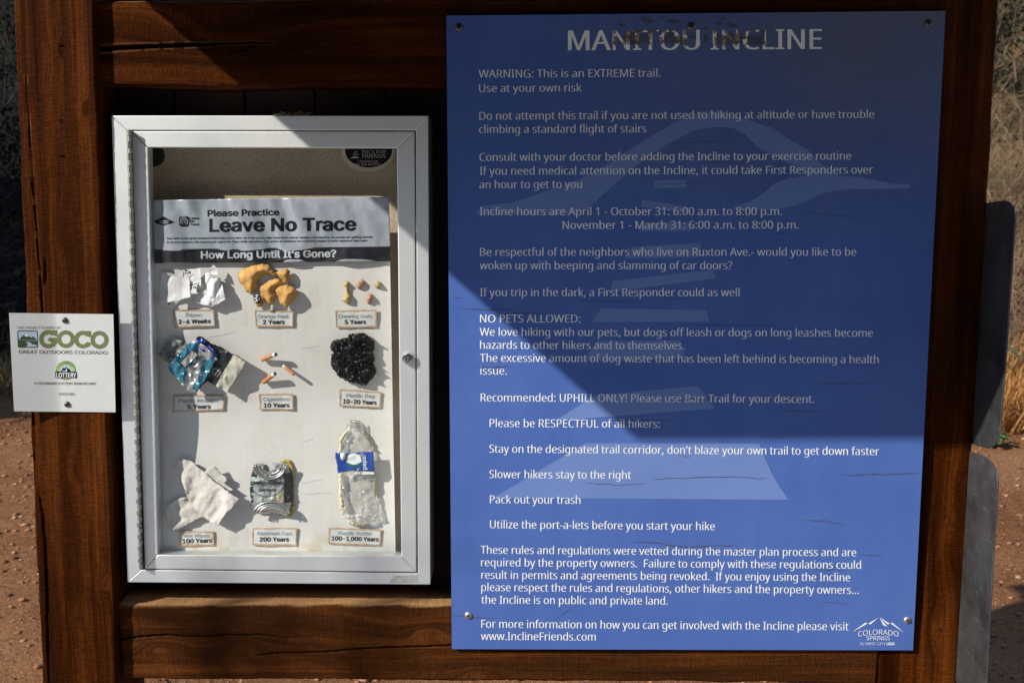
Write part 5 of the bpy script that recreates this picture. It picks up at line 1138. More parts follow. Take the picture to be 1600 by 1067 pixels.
mb = MB(); mb.prism([tuple(U(x, y, 0.0940)) for x, y in ((662, 192), (200, 192), (212, 897), (664, 897))], 0.1225)
mb.build('back_board', CORK_M, cab)
for x in (240.5,):                       # black disc in the upper left corner
    mb = MB(); mb.lathe(U(x, 243, 0.0940), (0, -1, 0), [(0.0215, -0.0005), (0.0215, .003), (0.019, .005), (0.001, .0052)], 24)
    mb.build('corner_disc', BLACK_M, cab)
door = None
mb = MB()
front = [tuple(U(p[0], p[1], YC + 0.014)) for p in ((228, 228), (623, 229), (630, 871), (243, 869))]
mb.prism(front[::-1], YC + 0.017)
door = mb.build('door', GLASS_M, cab)        # the pane; rails, stiles and lock hang on it
door['label'] = 'glazed door of the cabinet'
for k in range(4):
    a, b = dF[k], dF[(k + 1) % 4]; c, d = dI[(k + 1) % 4], dI[k]
    front = [tuple(U(p[0], p[1], YC + 0.0004)) for p in (a, b, c, d)]
    mb = MB(); mb.prism(front[::-1], YC + 0.030)
    o = mb.build('door_rail' if k % 2 == 0 else 'door_stile', FRAME_M, door)
    bevel(o, 0.0020, 3)
p = U(638.0, 560, YC)
mb = MB()
mb.lathe(p, (0, -1, 0), [(0.0112, -0.001), (0.0112, 0.0068), (0.0098, 0.0092), (0.0072, 0.0098), (0.0062, 0.0088), (0.0002, 0.0088)], 28)
mb.lathe((p[0], p[1] - 0.0088, p[2]), (0, -1, 0), [(0.0036, -0.0005), (0.0036, 0.0007), (0.0001, 0.0007)], 16, 1)
mb.box((p[0] - .0010, p[1] - .0101, p[2] - .0030), (p[0] + .0010, p[1] - .0096, p[2] + .0030), 2)
mb.build('lock', [LOCK_M, BLACK_M, SCREW_L], door, smooth=False)
# piano hinge standing proud of the left stile
hx = lambda y: 201.6 + (219.6 - 201.6) * (y - 205) / (889 - 205)
hinge = None
mb = MB()
for x_off in (0.0,):
    q = [U(hx(203.5) + x_off, 203.5, YC - 0.0120), U(hx(890) + x_off, 890, YC - 0.0120)]
    (x0, _, z0), (x1, _, z1) = q
    mb.prism([(x0 - .0008, YC - .0115, z0), (x0 + .0012, YC - .0115, z0), (x1 + .0012, YC - .0115, z1), (x1 - .0008, YC - .0115, z1)][::-1], YC + .004)
hinge = mb.build('hinge', HINGE_M, cab)
N = 74
base_me = None
for k in range(N):
    ya = 203.8 + (890 - 203.8) * k / N; yb_ = 203.8 + (890 - 203.8) * (k + 0.9) / N
    pa, pb = U(hx(ya), ya, YC - 0.0120), U(hx(yb_), yb_, YC - 0.0120)
    if base_me is None:
        mb = MB(); L = float(np.linalg.norm(pa - pb)); off = Vector(world_loc(hinge))
        mb.tube([pa, pb], 0.0040, 10)
        o = mb.build('knuckle', HINGE_M, hinge, smooth=False); base_me = o; p0 = pa
    else:
        o = base_me.copy(); COL.objects.link(o); o.parent = hinge
        jog = 0.0006 * (1 if k % 2 else -1) + random.uniform(-.0004, .0004)
        o.location = (pa[0] - p0[0] + jog, jog, pa[2] - p0[2])
# maker's sticker on the lower frame
STK = simple('worn_sticker', (0.42, 0.40, 0.34), (0.25, 0.26, 0.25), 120, 0.6)
flat('maker_sticker', [[(608.5, 910.5), (614, 899.5), (652, 898.5), (653.5, 910.8)], [(610, 907), (613, 899.5), (617, 901), (613, 903)]] + [[(624, y), (648, y - .3), (648, y + .5), (624, y + .8)] for y in (901.3, 903.3, 905.3, 907.3)],
     YC, [STK, SKYB, INK_GREY], cab, h=0.0004, mi=[0, 1, 2, 2, 2, 2])
tuft = MB()
for k in range(34):
    x = random.choice((random.uniform(440, 462), random.uniform(462, 482)))
    a = U(x, 181.0, YC + 0.012)
    d = Vector((random.uniform(-.02, .02), random.uniform(-.006, .01), random.uniform(.001, .010)))
    m_ = Vector(a) + d * .5 + Vector((0, 0, random.uniform(0, .004)))
    tuft.tube([tuple(a), tuple(m_), tuple(Vector(a) + d)], [0.0005, .0004, .0002], 3)
tag(tuft.build('dry_fluff', simple('dry_fluff_tan', (0.46, 0.36, 0.24), (0.25, 0.18, 0.11), 300, 0.9)), 'wisp of dry plant fluff caught on the top edge of the cabinet', 'debris')

# oval sticker on the back board, mostly behind the top rail
CRIM = simple('cream_paper', (0.74, 0.64, 0.50), (0.66, 0.56, 0.43), 80, 0.7)
stick = root('oval_sticker', 'black oval sticker with a cream rim at the top of the cabinet', 'sticker', tuple(U(575, 267, 0.0930)))
SB = 0.0920
flat('rim', [ell(575, 237, 42, 31.5, 48)], SB, CRIM, stick, h=0.0005)
flat('face', [ell(576, 235.5, 36.8, 26.5, 48)], SB, INK_M, stick, h=0.0010)
W2 = simple('dim_white_ink', (0.55, 0.53, 0.48), (0.40, 0.38, 0.35), 200, 0.7)
text('lettering', 'INCLINE', 'h', 565, 240.4, 603, 240.4, 5.2, SB, W2, stick, h=.0014)
text('lettering', 'FRIENDS', 'h', 566, 247.2, 602.5, 247.0, 5.4, SB, W2, stick, h=.0014, a=6, b=3)
text('lettering', 'I bucked up', 'h', 559.5, 254.0, 590, 254.0, 3.8, SB, W2, stick, h=.0014, a=14, b=6)
text('lettering', 'for the Incline!', 'h', 555, 259.2, 594, 258.4, 3.8, SB, W2, stick, h=.0014, a=14, b=6)
flat('stair_print', [[(547, 248), (552.5, 244), (560, 245.2), (561, 247.6)], [(550, 242), (556, 240.3), (560, 241.5), (559, 242.2)], [(552, 238.6), (558, 236.6), (558, 238.6)]], SB, W2, stick, h=0.0014)

# ---------------------------------------------------------------- the display board and what is glued on it
ZT, ZB = float(U(424, 310, 0.04)[2]), float(U(436, 861, 0.08)[2])
def S_board(x, z):
    q = (ZT - z) / (ZT - ZB)
    q = np.clip(q, -0.2, 1.2)             # the board bows back between its ends
    return YC + 0.0235 + 0.022 * np.exp(-((q - 0.60) / 0.24) ** 2) + 0.006 * q
def board_mat():
    m, nt, p = base_mat('off_white_board')
    tc = nd(nt, 'ShaderNodeTexCoord')
    a = nd(nt, 'ShaderNodeTexNoise'); a.inputs['Scale'].default_value = 9; a.inputs['Detail'].default_value = 6; a.inputs['Roughness'].default_value = .65
    mp = nd(nt, 'ShaderNodeMapping'); mp.inputs['Scale'].default_value = (90, 90, 6)
    nt.links.new(tc.outputs['Object'], mp.inputs[0])
    b = nd(nt, 'ShaderNodeTexNoise'); b.inputs['Scale'].default_value = 1; b.inputs['Detail'].default_value = 3
    nt.links.new(tc.outputs['Object'], a.inputs['Vector']); nt.links.new(mp.outputs[0], b.inputs['Vector'])
    s = nd(nt, 'ShaderNodeMath', operation='MULTIPLY_ADD', i_1=0.22); nt.links.new(b.outputs[0], s.inputs[0]); nt.links.new(a.outputs[0], s.inputs[2])
    col = ramp(nt, s.outputs[0], [(0.36, (0.60, 0.545, 0.49)), (0.52, (0.70, 0.65, 0.605)), (0.75, (0.745, 0.70, 0.66))])
    sep = nd(nt, 'ShaderNodeSeparateXYZ'); nt.links.new(tc.outputs['Object'], sep.inputs[0])
    # yellow water stain along the foot of the board
    mr = nd(nt, 'ShaderNodeMapRange'); mr.inputs['From Min'].default_value = 0.055; mr.inputs['From Max'].default_value = 0.0; nt.links.new(sep.outputs[2], mr.inputs[0])
    c = nd(nt, 'ShaderNodeTexNoise'); c.inputs['Scale'].default_value = 22; c.inputs['Detail'].default_value = 5; nt.links.new(tc.outputs['Object'], c.inputs['Vector'])
    cr = ramp(nt, c.outputs[0], [(0.50, (0, 0, 0)), (0.62, (1, 1, 1))])
    mu = nd(nt, 'ShaderNodeMath', operation='MULTIPLY', use_clamp=True); nt.links.new(mr.outputs[0], mu.inputs[0]); nt.links.new(cr, mu.inputs[1])
    mu2 = nd(nt, 'ShaderNodeMath', operation='MULTIPLY', i_1=0.7); nt.links.new(mu.outputs[0], mu2.inputs[0])
    mix = nd(nt, 'ShaderNodeMix', data_type='RGBA'); nt.links.new(mu2.outputs[0], mix.inputs[0]); nt.links.new(col, mix.inputs[6]); mix.inputs[7].default_value = (0.56, 0.45, 0.29, 1)
    nt.links.new(mix.outputs[2], p.inputs['Base Color'])
    p.inputs['Roughness'].default_value = 0.62; p.inputs['Specular IOR Level'].default_value = 0.3
    bump(nt, p, s.outputs[0], 0.35, 0.004)
    return m
BOARD_M = board_mat()
board = root('display_board', 'off white display board on the decay time of litter inside the cabinet', 'display board', tuple(U(436, 861, S_board)))
grid_panel('board', [(237, 318), (607.5, 316), (618, 862.5), (252, 865)], S_board, 0.005, [BOARD_M, EDGE_M], board, 10, 30)
def S_head(x, z):
    c = 0.0100 * (vn(x * 21 + 0.9 * vn(z * 14, x * 3, 30), z * 5.5, 31) - .5) + 0.0062 * (vn(x * 45 + z * 12, z * 16, 33) - .5) + .0022 * (vn(x * 7, z * 9, 35) - .5) + .0010 * (vn(x * 95, z * 60, 36) - .5)
    return S_board(x, z) - 0.0085 - c
HEAD_M = simple('silver_grey_print', (0.345, 0.37, 0.41), (0.31, 0.335, 0.375), 20, 0.27, spec=0.8)
HEADB_M = simple('black_band_print', (0.012, 0.012, 0.015), (0.022, 0.022, 0.026), 90, 0.38, spec=0.4)
def flat_h(v): return lambda px, py, d: np.full(px.shape, v)
sheet('header_sheet', [(240.5, 313), (330, 311.6), (420, 310), (515, 309), (607.5, 308.2), (609, 360), (610, 408.2), (500, 409.2), (380, 410.4), (241.5, 411.4)], flat_h(0.0), S_head, HEAD_M, board, step=1.5, jag=.15, smooth=True, seed=3)
flat('black_band', [[(240.6, 389.8), (330, 388.7), (420, 387.5), (520, 386.3), (609.6, 385.2), (610.2, 408.3), (500, 409.3), (380, 410.5), (241.3, 411.5)]], S_head, HEADB_M, board, h=0.0009, grid=2.0)
def htext(s, f, x0, y0, x1, y1, cap, mat=INK_M, name='heading', **kw): text(name, s, f, x0, y0, x1, y1, cap, S_head, mat, board, h=0.00045, grid=90 if cap > 6 else 0, **kw)
htext('Please Practice', 'g', 324.3, 338.2, 436.6, 336.4, 9.6, a=34, b=22)
htext('Leave No Trace', 'g', 327, 362.0, 557, 359.7, 19.4, a=36, b=22)
htext('Say hello to the great outdoors! Now that you\u2019re here we invite you to help keep these places healthy and beautiful. As people are getting outside', 'g', 260.6, 374.2, 582, 372.0, 3.3, name='small_print', a=14, b=8)
htext('in record numbers, the need to put Leave No Trace skills and ethics into action to minimize our collective impact is more important than ever!', 'g', 260.8, 380.2, 574, 377.6, 3.3, name='small_print', a=14, b=8)
GREY_INK = simple('light_grey_ink', (0.50, 0.51, 0.53), (0.40, 0.41, 0.43), 60, 0.4)
text('heading', 'How Long Until It\u2019s Gone?', 'g', 313.8, 404.0, 525.6, 401.7, 11.0, S_head, GREY_INK, board, a=34, b=22, h=.0014, grid=90)
flat('emblem', [[(240.5, 346), (250, 341.5), (255.5, 338), (262, 342), (272.7, 347), (264, 350.5), (255.5, 352.3), (246, 350)], [(279.4, 341), (281.5, 338.4), (293.5, 338.2), (295.2, 340.5), (295.4, 351.5), (293.5, 353.8), (282, 353.9), (280, 351.5)]], S_head, INK_M, board, h=0.0006, grid=2.5)
def spiral(cx, cy, r0, r1, turns, w0, w1, ph, n=44):
    a = []; b = []
    for k in range(n):
        q = k / (n - 1); t = ph + turns * 2 * math.pi * q; r = r0 + (r1 - r0) * q; w = (w0 + (w1 - w0) * q)
        a.append((cx + (r + w) * math.cos(t), cy + (r + w) * math.sin(t))); b.append((cx + (r - w) * math.cos(t), cy + (r - w) * math.sin(t)))
    return a + b[::-1]
flat('emblem_swirl', [spiral(287.4, 346, 1.2, 7.4, 1.25, .45, .45, 0.4), spiral(287.4, 346, 1.2, 7.4, 1.25, .45, .45, 3.5)], S_head, HEAD_M, board, h=0.0008)
htext('Leave', 'g', 296.2, 343.2, 311, 343.0, 3.9, name='small_print', a=22, b=14)
htext('No', 'g', 296.4, 347.8, 304, 347.7, 3.9, name='small_print', a=22, b=14)
htext('Trace', 'g', 297, 352.6, 311.2, 352.4, 3.9, name='small_print', a=22, b=14)
text('small_print', 'COLORADO', 'g', 248.6, 346.6, 263.4, 346.6, 2.2, S_head, GREY_INK, board, h=.0009, a=10, b=6)
text('small_print', 'SPRINGS', 'g', 249.5, 349.6, 262.4, 349.6, 2.2, S_head, GREY_INK, board, h=.0009, a=10, b=6)
# pencil-thin scratches in the board
flat('scratch_lines', [crack_poly(p, .35, 90 + i) for i, p in enumerate([[(415, 676), (425, 692), (436, 706)], [(470, 693), (488, 685), (492, 683)], [(400, 696), (440, 715)], [(470, 755), (490, 751), (505, 748)], [(475, 772), (500, 770), (520, 771)], [(300, 533), (360, 520), (372, 517)], [(470, 545), (500, 540)]])],
     S_board, simple('grey_scuff', (0.42, 0.39, 0.37), (0.5, 0.47, 0.45), 60, .8), board, h=0.0004)

# caption labels, each a crinkled slip with a brown edge
SLIP_M = simple('white_slip', (0.72, 0.70, 0.68), (0.64, 0.61, 0.58), 45, 0.55, bump_s=0.1, bump_scale=120)
SLIP_EDGE = simple('rusty_slip_edge', (0.50, 0.25, 0.10), (0.60, 0.38, 0.20), 130, 0.7)
def caption(label, quad, l1, l2, seed, b1, b2, rust=0.45):
    """quad TL TR BR BL; b1, b2: (x0, y0, x1, y1, cap) of the faded and the black line"""
    def S(x, z):
        return S_board(x, z) - 0.0036 - 0.0022 * (vn(x * 46 + seed, z * 40 + seed * 1.7, seed) - .5) - 0.0020 * (vn(x * 22 + seed, z * 20, seed + 3) - .5)
    t = root('caption_label', label, 'label', tuple(U((quad[2][0] + quad[3][0]) / 2, quad[2][1], S_board)), 'captions glued under the litter samples')
    sheet('slip', quad, flat_h(0.0), S, SLIP_M, t, step=1.4, jag=.3, seed=seed)
    c = np.mean(quad, 0)
    r = np.random.default_rng(seed + 40)
    outer = []; inner = []
    for i in range(4):
        a, b = np.array(quad[i], float), np.array(quad[(i + 1) % 4], float)
        for k in range(10):
            p = a + (b - a) * k / 10
            outer.append(tuple(p + r.normal(0, .38, 2)))
            w = 1.2 + abs(r.normal(0, .45)) + rust * r.random() * 2
            n = c - p; q = p + np.array([np.sign(n[0]) * min(abs(n[0]), w) * (1 if abs(n[0]) > 6 or i in (1, 3) else 0), np.sign(n[1]) * min(abs(n[1]), w)])
            if i in (0, 2) and 0 < k: q = p + np.array([0, np.sign(n[1]) * w])
            if i in (1, 3) and 0 < k: q = p + np.array([np.sign(n[0]) * w, 0])
            inner.append(tuple(q))
    flat('slip_edge', [(outer, inner[::-1])], S, SLIP_EDGE, t, h=0.0004, grid=3.0)
    text('faded_line', l1, 'g', *b1, S, INK_GREY, t, a=24, b=14, h=0.0004)
    text('black_line', l2, 'g', *b2, S, INK_M, t, a=34, b=20, h=0.0005, grid=220)
caption('small white caption reading Paper, 2-6 Weeks', [(270.3, 484.8), (334.2, 483.8), (335.9, 509.6), (272.2, 511.9)], 'Paper:', '2-6 Weeks', 1, (291, 495.2, 316, 494.8, 5.4), (278.8, 506, 329.5, 504.8, 6.4))
caption('small white caption reading Orange Peel, 2 Years', [(398, 484.8), (458.6, 486), (457.6, 510.5), (399.5, 510.8)], 'Orange Peel:', '2 Years', 2, (403, 497, 452, 497.2, 5.4), (410.5, 506.4, 445, 506.2, 6.4))
caption('small white caption reading Chewing Gum, 5 Years', [(523.7, 485.4), (588.5, 484), (588.5, 511.3), (525, 512.3)], 'Chewing Gum:', '5 Years', 3, (528.5, 497, 581.5, 496.6, 5.4), (538.5, 506.4, 572, 506, 6.4))
caption('small white caption reading Plastic Wrapper, 5 Years', [(271.7, 618), (351, 617.6), (349, 640.5), (269.6, 643.6)], 'Plastic Wrapper:', '5 Years', 4, (278.5, 628.8, 344.5, 628.2, 5.4), (292.8, 638.6, 329.5, 637.8, 6.2))
caption('small white caption reading Cigarettes, 10 Years', [(404.3, 615.5), (458, 615), (458.6, 640.4), (406, 640)], 'Cigarettes:', '10 Years', 5, (411, 626.4, 453.5, 626, 5.4), (412, 636.4, 452.5, 636, 6.4))
caption('small white caption reading Plastic Bag, 10-20 Years', [(530.8, 608), (595.9, 612.3), (593.8, 637.3), (530.2, 634.4)], 'Plastic Bag:', '10-20 Years', 6, (541, 620.4, 587, 621.6, 5.4), (536, 630.0, 588.5, 632.2, 6.4))
caption('small white caption with rusty stains reading Wet Wipes, 100 Years', [(280, 830), (333.4, 829.4), (334.7, 852.3), (279.3, 852.3)], 'Wet Wipes:', '100 Years', 7, (286, 839.6, 329, 839.2, 5.4), (285, 848.4, 331.5, 847, 6.4), rust=1.0)
caption('small white caption reading Aluminum Can, 200 Years', [(394.3, 824.7), (463.8, 824.2), (463.3, 852.3), (394.3, 851.5)], 'Aluminum Can:', '200 Years', 8, (401, 835.6, 457, 836, 5.4), (405.5, 845.6, 451.5, 845.4, 6.4))
caption('small white caption reading Plastic Bottle, 100-1,000 Years', [(513.7, 824.2), (595.6, 826.6), (594.6, 852.3), (513.2, 849.7)], 'Plastic Bottle:', '100-1,000 Years', 9, (528.5, 835.4, 581, 835.8, 5.4), (518, 843.8, 591.5, 845.4, 6.4))

Q = lambda pts, ox, oy, s: [(ox + x / s, oy + y / s) for x, y in pts]
def crumple(base, amp, sc, seed, edge=0.0, lift=None):
    def f(px, py, d):
        h = base + folds(px, py, sc * 1.5, seed, amp * .35) + creases(px, py, sc * 1.15, seed + 21, amp * .8) + .004 * (vn(px / sc / 1.5, py / sc / 1.5, seed + 5) - .5)
        if edge: h = h + edge * (1 - np.exp(-d / 5.0))
        if lift: h = h + lift(px, py)
        return np.maximum(h, 0.0008)
    return f
item_root = lambda name, label, cat, px, py: root(name, label, cat, tuple(U(px, py, S_board)))

# paper scraps
PAPER = simple('white_paper', (0.76, 0.75, 0.73), (0.69, 0.675, 0.65), 30, 0.75)
PAPER2 = simple('greyish_paper', (0.70, 0.69, 0.67), (0.60, 0.59, 0.57), 30, 0.7)
c6 = lambda pts: Q(pts, 230, 400, 4.27)
it = item_root('paper_scraps', 'torn white paper scraps glued at the top left of the board', 'litter sample', 300, 480)
sheet('sheet', c6([(95, 112), (120, 105), (200, 128), (240, 95), (350, 150), (400, 110), (470, 150), (495, 180), (510, 235), (520, 290), (480, 315), (430, 340), (330, 312), (215, 297), (172, 360), (120, 340), (80, 320), (86, 220)]), crumple(.006, .30, 13, 41, 0, lambda x, y: .010 * np.clip((x - 300) / 45, 0, 1)), S_board, PAPER2, it, seed=41)
sheet('sheet', c6([(160, 136), (220, 146), (280, 160), (284, 220), (286, 275), (210, 292), (135, 310), (140, 250), (137, 200), (145, 155)]), crumple(.017, .13, 20, 42), S_board, PAPER, it, seed=42)
o = sheet('sheet', c6([(240, 92), (290, 86), (355, 84), (358, 140), (360, 205), (330, 212), (335, 252), (290, 250), (285, 160), (205, 132)]), crumple(.017, .12, 18, 43), S_board, PAPER, it, seed=43)
flat('print', [c6([(236, 102), (240, 100), (246, 140), (242, 141)]), c6([(240, 118), (286, 105), (287, 109), (241, 123)]), c6(ell(258, 97, 9, 7, 12)), c6([(286, 104), (289, 104), (290, 118), (287, 119)]), c6([(286, 193), (348, 178), (349, 183), (287, 199)]), c6([(290, 208), (298, 206), (299, 222), (291, 224)]), c6([(306, 204), (324, 200), (325, 216), (318, 218), (317, 206), (311, 207), (312, 219), (307, 220)]), c6(ell(340, 197, 8, 7, 12)), c6([(140, 316), (152, 314), (152, 324), (141, 326)])], S_board, INK_M, it, h=0.0215)
sheet('rolled_sheet', c6([(400, 135), (430, 128), (490, 150), (486, 220), (475, 300), (430, 298), (390, 295), (396, 210)]), lambda px, py, d: .010 + .012 * np.sqrt(np.clip(d / 11, 0, 1)), S_board, PAPER, it, smooth=True, seed=44)
sheet('sheet', c6([(408, 100), (425, 78), (440, 55), (462, 78), (472, 102), (466, 126), (430, 122)]), crumple(.016, .30, 7, 45), S_board, PAPER2, it, seed=45)

# orange peel
PEEL = simple('dried_orange_peel', (0.60, 0.345, 0.105), (0.44, 0.215, 0.050), 45, 0.62, spec=.3, bump_s=1.0, bump_scale=520)
PEEL_IN = simple('peel_inside', (0.52, 0.40, 0.22), (0.40, 0.27, 0.12), 60, 0.8)
c1 = lambda pts: Q(pts, 225, 225, 3.81)
it = item_root('orange_peel', 'curled pieces of dried orange peel glued onto the white board', 'litter sample', 420, 482)
dome = lambda base, amp, w, seed, e=0.004: (lambda px, py, d: base + 1.25 * amp * (1 - np.exp(-d / (1.5 * w))) + .5 * e * (vn(px / 9, py / 9, seed) - .5) + .0006 * (vn(px / 3, py / 3, seed + 1) - .5))
def peel(pl, hf, th, seed):
    sheet('peel_piece', pl, hf, S_board, [PEEL, PEEL_IN], it, step=1.6, smooth=True, thick=th, seed=seed, zone=lambda x, y: (edge_dist(x, y, pl) < .35 + 1.5 * vn(x / 5, y / 5, seed) ** 2).astype(int))
peel(c1([(557, 800), (562, 770), (582, 745), (640, 724), (700, 711), (740, 718), (770, 745), (790, 778), (786, 800), (760, 783), (728, 778), (700, 790), (684, 812), (680, 850), (660, 880), (636, 897), (604, 876), (590, 842), (570, 826)]), dome(.007, .014, 6, 51), .003, 51)
peel(c1([(785, 766), (815, 750), (850, 741), (868, 756), (868, 790), (874, 806), (850, 836), (826, 822), (806, 796)]), dome(.008, .011, 5, 52), .003, 52)
peel(c1([(690, 852), (716, 832), (760, 806), (800, 800), (845, 832), (800, 846), (772, 872), (784, 908), (776, 950), (745, 963), (716, 938), (694, 900)]), dome(.010, .010, 6, 53), .003, 53)
peel(c1([(776, 868), (800, 846), (845, 836), (890, 850), (906, 866), (915, 888), (900, 920), (878, 948), (848, 979), (828, 962), (810, 952), (800, 915)]), dome(.010, .015, 7, 54), .003, 54)
peel(c1([(658, 890), (690, 895), (706, 925), (713, 948), (700, 968), (676, 973), (664, 952)]), dome(.006, .008, 5, 55), .002, 55)
sheet('fruit_sticker', c1(ell(674, 921, 21, 32, 20, rot=-.15)), lambda px, py, d: .0195 + .003 * np.clip(d / 5, 0, 1), S_board, [INK_M, LETTER_M], it, step=1.0, jag=0, zone=lambda x, y: ((vn(x / 1.1, y / 1.1, 8) > .56) & (np.hypot((x - 401.9) / 4.2, (y - 466.7) / 6.8) < 1)).astype(int), seed=56)

# chewing gum
GUMS = [simple('pale_gum', (0.56, 0.42, 0.17), (0.46, 0.33, 0.14), 120, 0.6, bump_s=.5, bump_scale=300), simple('pink_gum', (0.54, 0.30, 0.19), (0.40, 0.19, 0.12), 150, 0.6, bump_s=.6, bump_scale=300)]
c7 = lambda pts: Q(pts, 420, 400, 4.27)
gl = [([(495, 180), (505, 168), (530, 168), (540, 182), (532, 200), (530, 235), (548, 258), (550, 285), (540, 318), (528, 326), (500, 306), (487, 292), (505, 270), (512, 245), (510, 210), (498, 198)], 0, 'stretched bone-shaped lump of pale chewing gum'),
      ([(583, 205), (590, 175), (615, 153), (638, 165), (640, 185), (622, 212), (605, 225), (592, 216)], 1, 'pinkish lump of gum, top middle of the four'),
      ([(703, 190), (712, 172), (730, 167), (748, 176), (754, 195), (742, 213), (722, 218), (708, 208)], 0, 'smooth round pale lump of gum at the far right'),
      ([(650, 285), (655, 262), (672, 248), (690, 256), (700, 280), (688, 300), (670, 324), (655, 314)], 1, 'pinkish lump of gum, lowest of the four')]
for i, (pl, m_, lb) in enumerate(gl):
    pl = c7(pl)
    g = sheet('chewing_gum', pl, lambda px, py, d, i=i: .001 + .010 * (1 - np.exp(-d / 2.2)) * (.75 + .5 * vn(px / 2.2, py / 2.2, 60 + i)), S_board, GUMS[m_], None, step=1.3, jag=.15, thick=0, smooth=True, seed=60 + i)
    tag(g, lb, 'chewing gum', 'lumps of chewing gum')

# food wrappers
CLEARGREY = simple('grey_film', (0.24, 0.24, 0.22), (0.10, 0.10, 0.095), 60, 0.34, 0.1, spec=.5)
TEAL = simple('teal_foil', (0.050, 0.26, 0.36), (0.035, 0.15, 0.24), 60, 0.28, 0.35, spec=.7)
NAVY = simple('blue_foil', (0.020, 0.055, 0.26), (0.012, 0.03, 0.16), 60, 0.3, 0.3)
SILV = simple('silver_foil', (0.74, 0.73, 0.70), (0.40, 0.39, 0.37), 90, 0.34, 0.75)
BLACKFILM = simple('black_film', (0.012, 0.012, 0.014), (0.02, 0.02, 0.02), 40, 0.3, spec=.6)
BEIGE = simple('beige_film', (0.60, 0.56, 0.47), (0.52, 0.47, 0.38), 40, 0.5)
it = item_root('food_wrappers', 'crushed bundle of foil and plastic food wrappers glued at the left of the board', 'litter sample', 300, 612)
sheet('clear_film', c6([(73, 655), (92, 620), (118, 590), (150, 562), (176, 545), (212, 562), (262, 566), (272, 590), (250, 640), (205, 680), (150, 716), (110, 690)]), crumple(.013, .34, 8, 71), S_board, CLEARGREY, it, step=1.8, seed=71)
def z_black(x, y):
    u = (x - (230 + 575 / 4.27)) * .86 + (y - (400 + 655 / 4.27)) * .5
    return (u > .6).astype(int)
o = sheet('film_packet', c6([(345, 535), (372, 542), (430, 585), (500, 610), (572, 655), (655, 705), (634, 745), (600, 800), (566, 856), (530, 911), (495, 888), (460, 867), (428, 850), (395, 826), (380, 740), (360, 620)]), crumple(.015, .28, 10, 72, 0, lambda x, y: .006 * np.clip((x - 330) / 40, 0, 1)), S_board, [BLACKFILM, BEIGE], it, step=1.8, zone=z_black, seed=72)
pk_pl = c6([(345, 535), (372, 542), (430, 585), (500, 610), (572, 655), (655, 705), (634, 745), (600, 800), (566, 856), (530, 911), (495, 888), (460, 867), (428, 850), (395, 826), (380, 740), (360, 620)])
pk_h = crumple(.015, .28, 10, 72, 0, lambda x, y: .006 * np.clip((x - 330) / 40, 0, 1))
lift_of = lambda hf, pl: (lambda px, py: hf(px, py, edge_dist(px, py, pl)) + .0009)
sheet('blue_film', c6([(325, 548), (345, 535), (385, 562), (420, 600), (470, 655), (466, 690), (440, 700), (395, 650), (340, 610)]), crumple(.022, .5, 6, 73), S_board, NAVY, it, step=1.6, seed=73)
sheet('blue_film', c6([(325, 912), (300, 880), (360, 840), (412, 795), (400, 830), (360, 870)]), crumple(.012, .4, 6, 74), S_board, NAVY, it, step=1.6, seed=74)
def z_foil(x, y):
    X, Y = (x - 230) * 4.27, (y - 400) * 4.27
    u = ((X - 285) * .72 + (Y - 580) * .69) ; v = (-(X - 285) * .69 + (Y - 580) * .72)
    wx = 26 * (vn(x / 5, y / 5, 77) - .5); wy = 26 * (vn(x / 5, y / 5, 78) - .5)
    teal = pip(X + wx, Y + wy, [(125, 748), (285, 570), (350, 590), (335, 690), (262, 770), (240, 850), (180, 810)]) | pip(X + wx, Y + wy, [(372, 700), (440, 672), (452, 722), (390, 836), (318, 922), (296, 880), (352, 800)])
    line = ridge(x / 6, y / 4, 79, 2) > .86
    return np.where(teal & ~line, 0, 1)
sheet('foil_wrapper', c6([(135, 746), (170, 700), (210, 650), (250, 610), (285, 578), (305, 568), (332, 572), (390, 602), (430, 640), (468, 688), (440, 722), (415, 770), (385, 826), (340, 884), (320, 912), (290, 908), (262, 894), (230, 850), (180, 800)]), crumple(.0225, .38, 8, 75), S_board, [TEAL, SILV], it, step=1.5, zone=z_foil, seed=75)
sheet('printed_label', c6([(218, 712), (262, 660), (300, 622), (345, 660), (300, 705), (252, 750)]), crumple(.0285, .22, 7, 76), S_board, [SILV, INK_M], it, step=1.2, jag=.1, zone=lambda x, y: ((edge_dist(x, y, c6([(218, 712), (262, 660), (300, 622), (345, 660), (300, 705), (252, 750)])) < 1.3) | (ridge(x / 3.1, y / 3.1, 78, 2) > .80)).astype(int), seed=76)
def rot_text(s, f, x0, y0, x1, y1, cap, mat, h, par, **kw): text('wrapper_print', s, f, x0, y0, x1, y1, cap, S_board, mat, par, h=h, **kw)
rot_text('KIN', 'g', *c6([(412, 770)])[0], *c6([(490, 822)])[0], 10.5, SILV, lift_of(pk_h, pk_pl), it, a=-6, b=-6, grid=120)

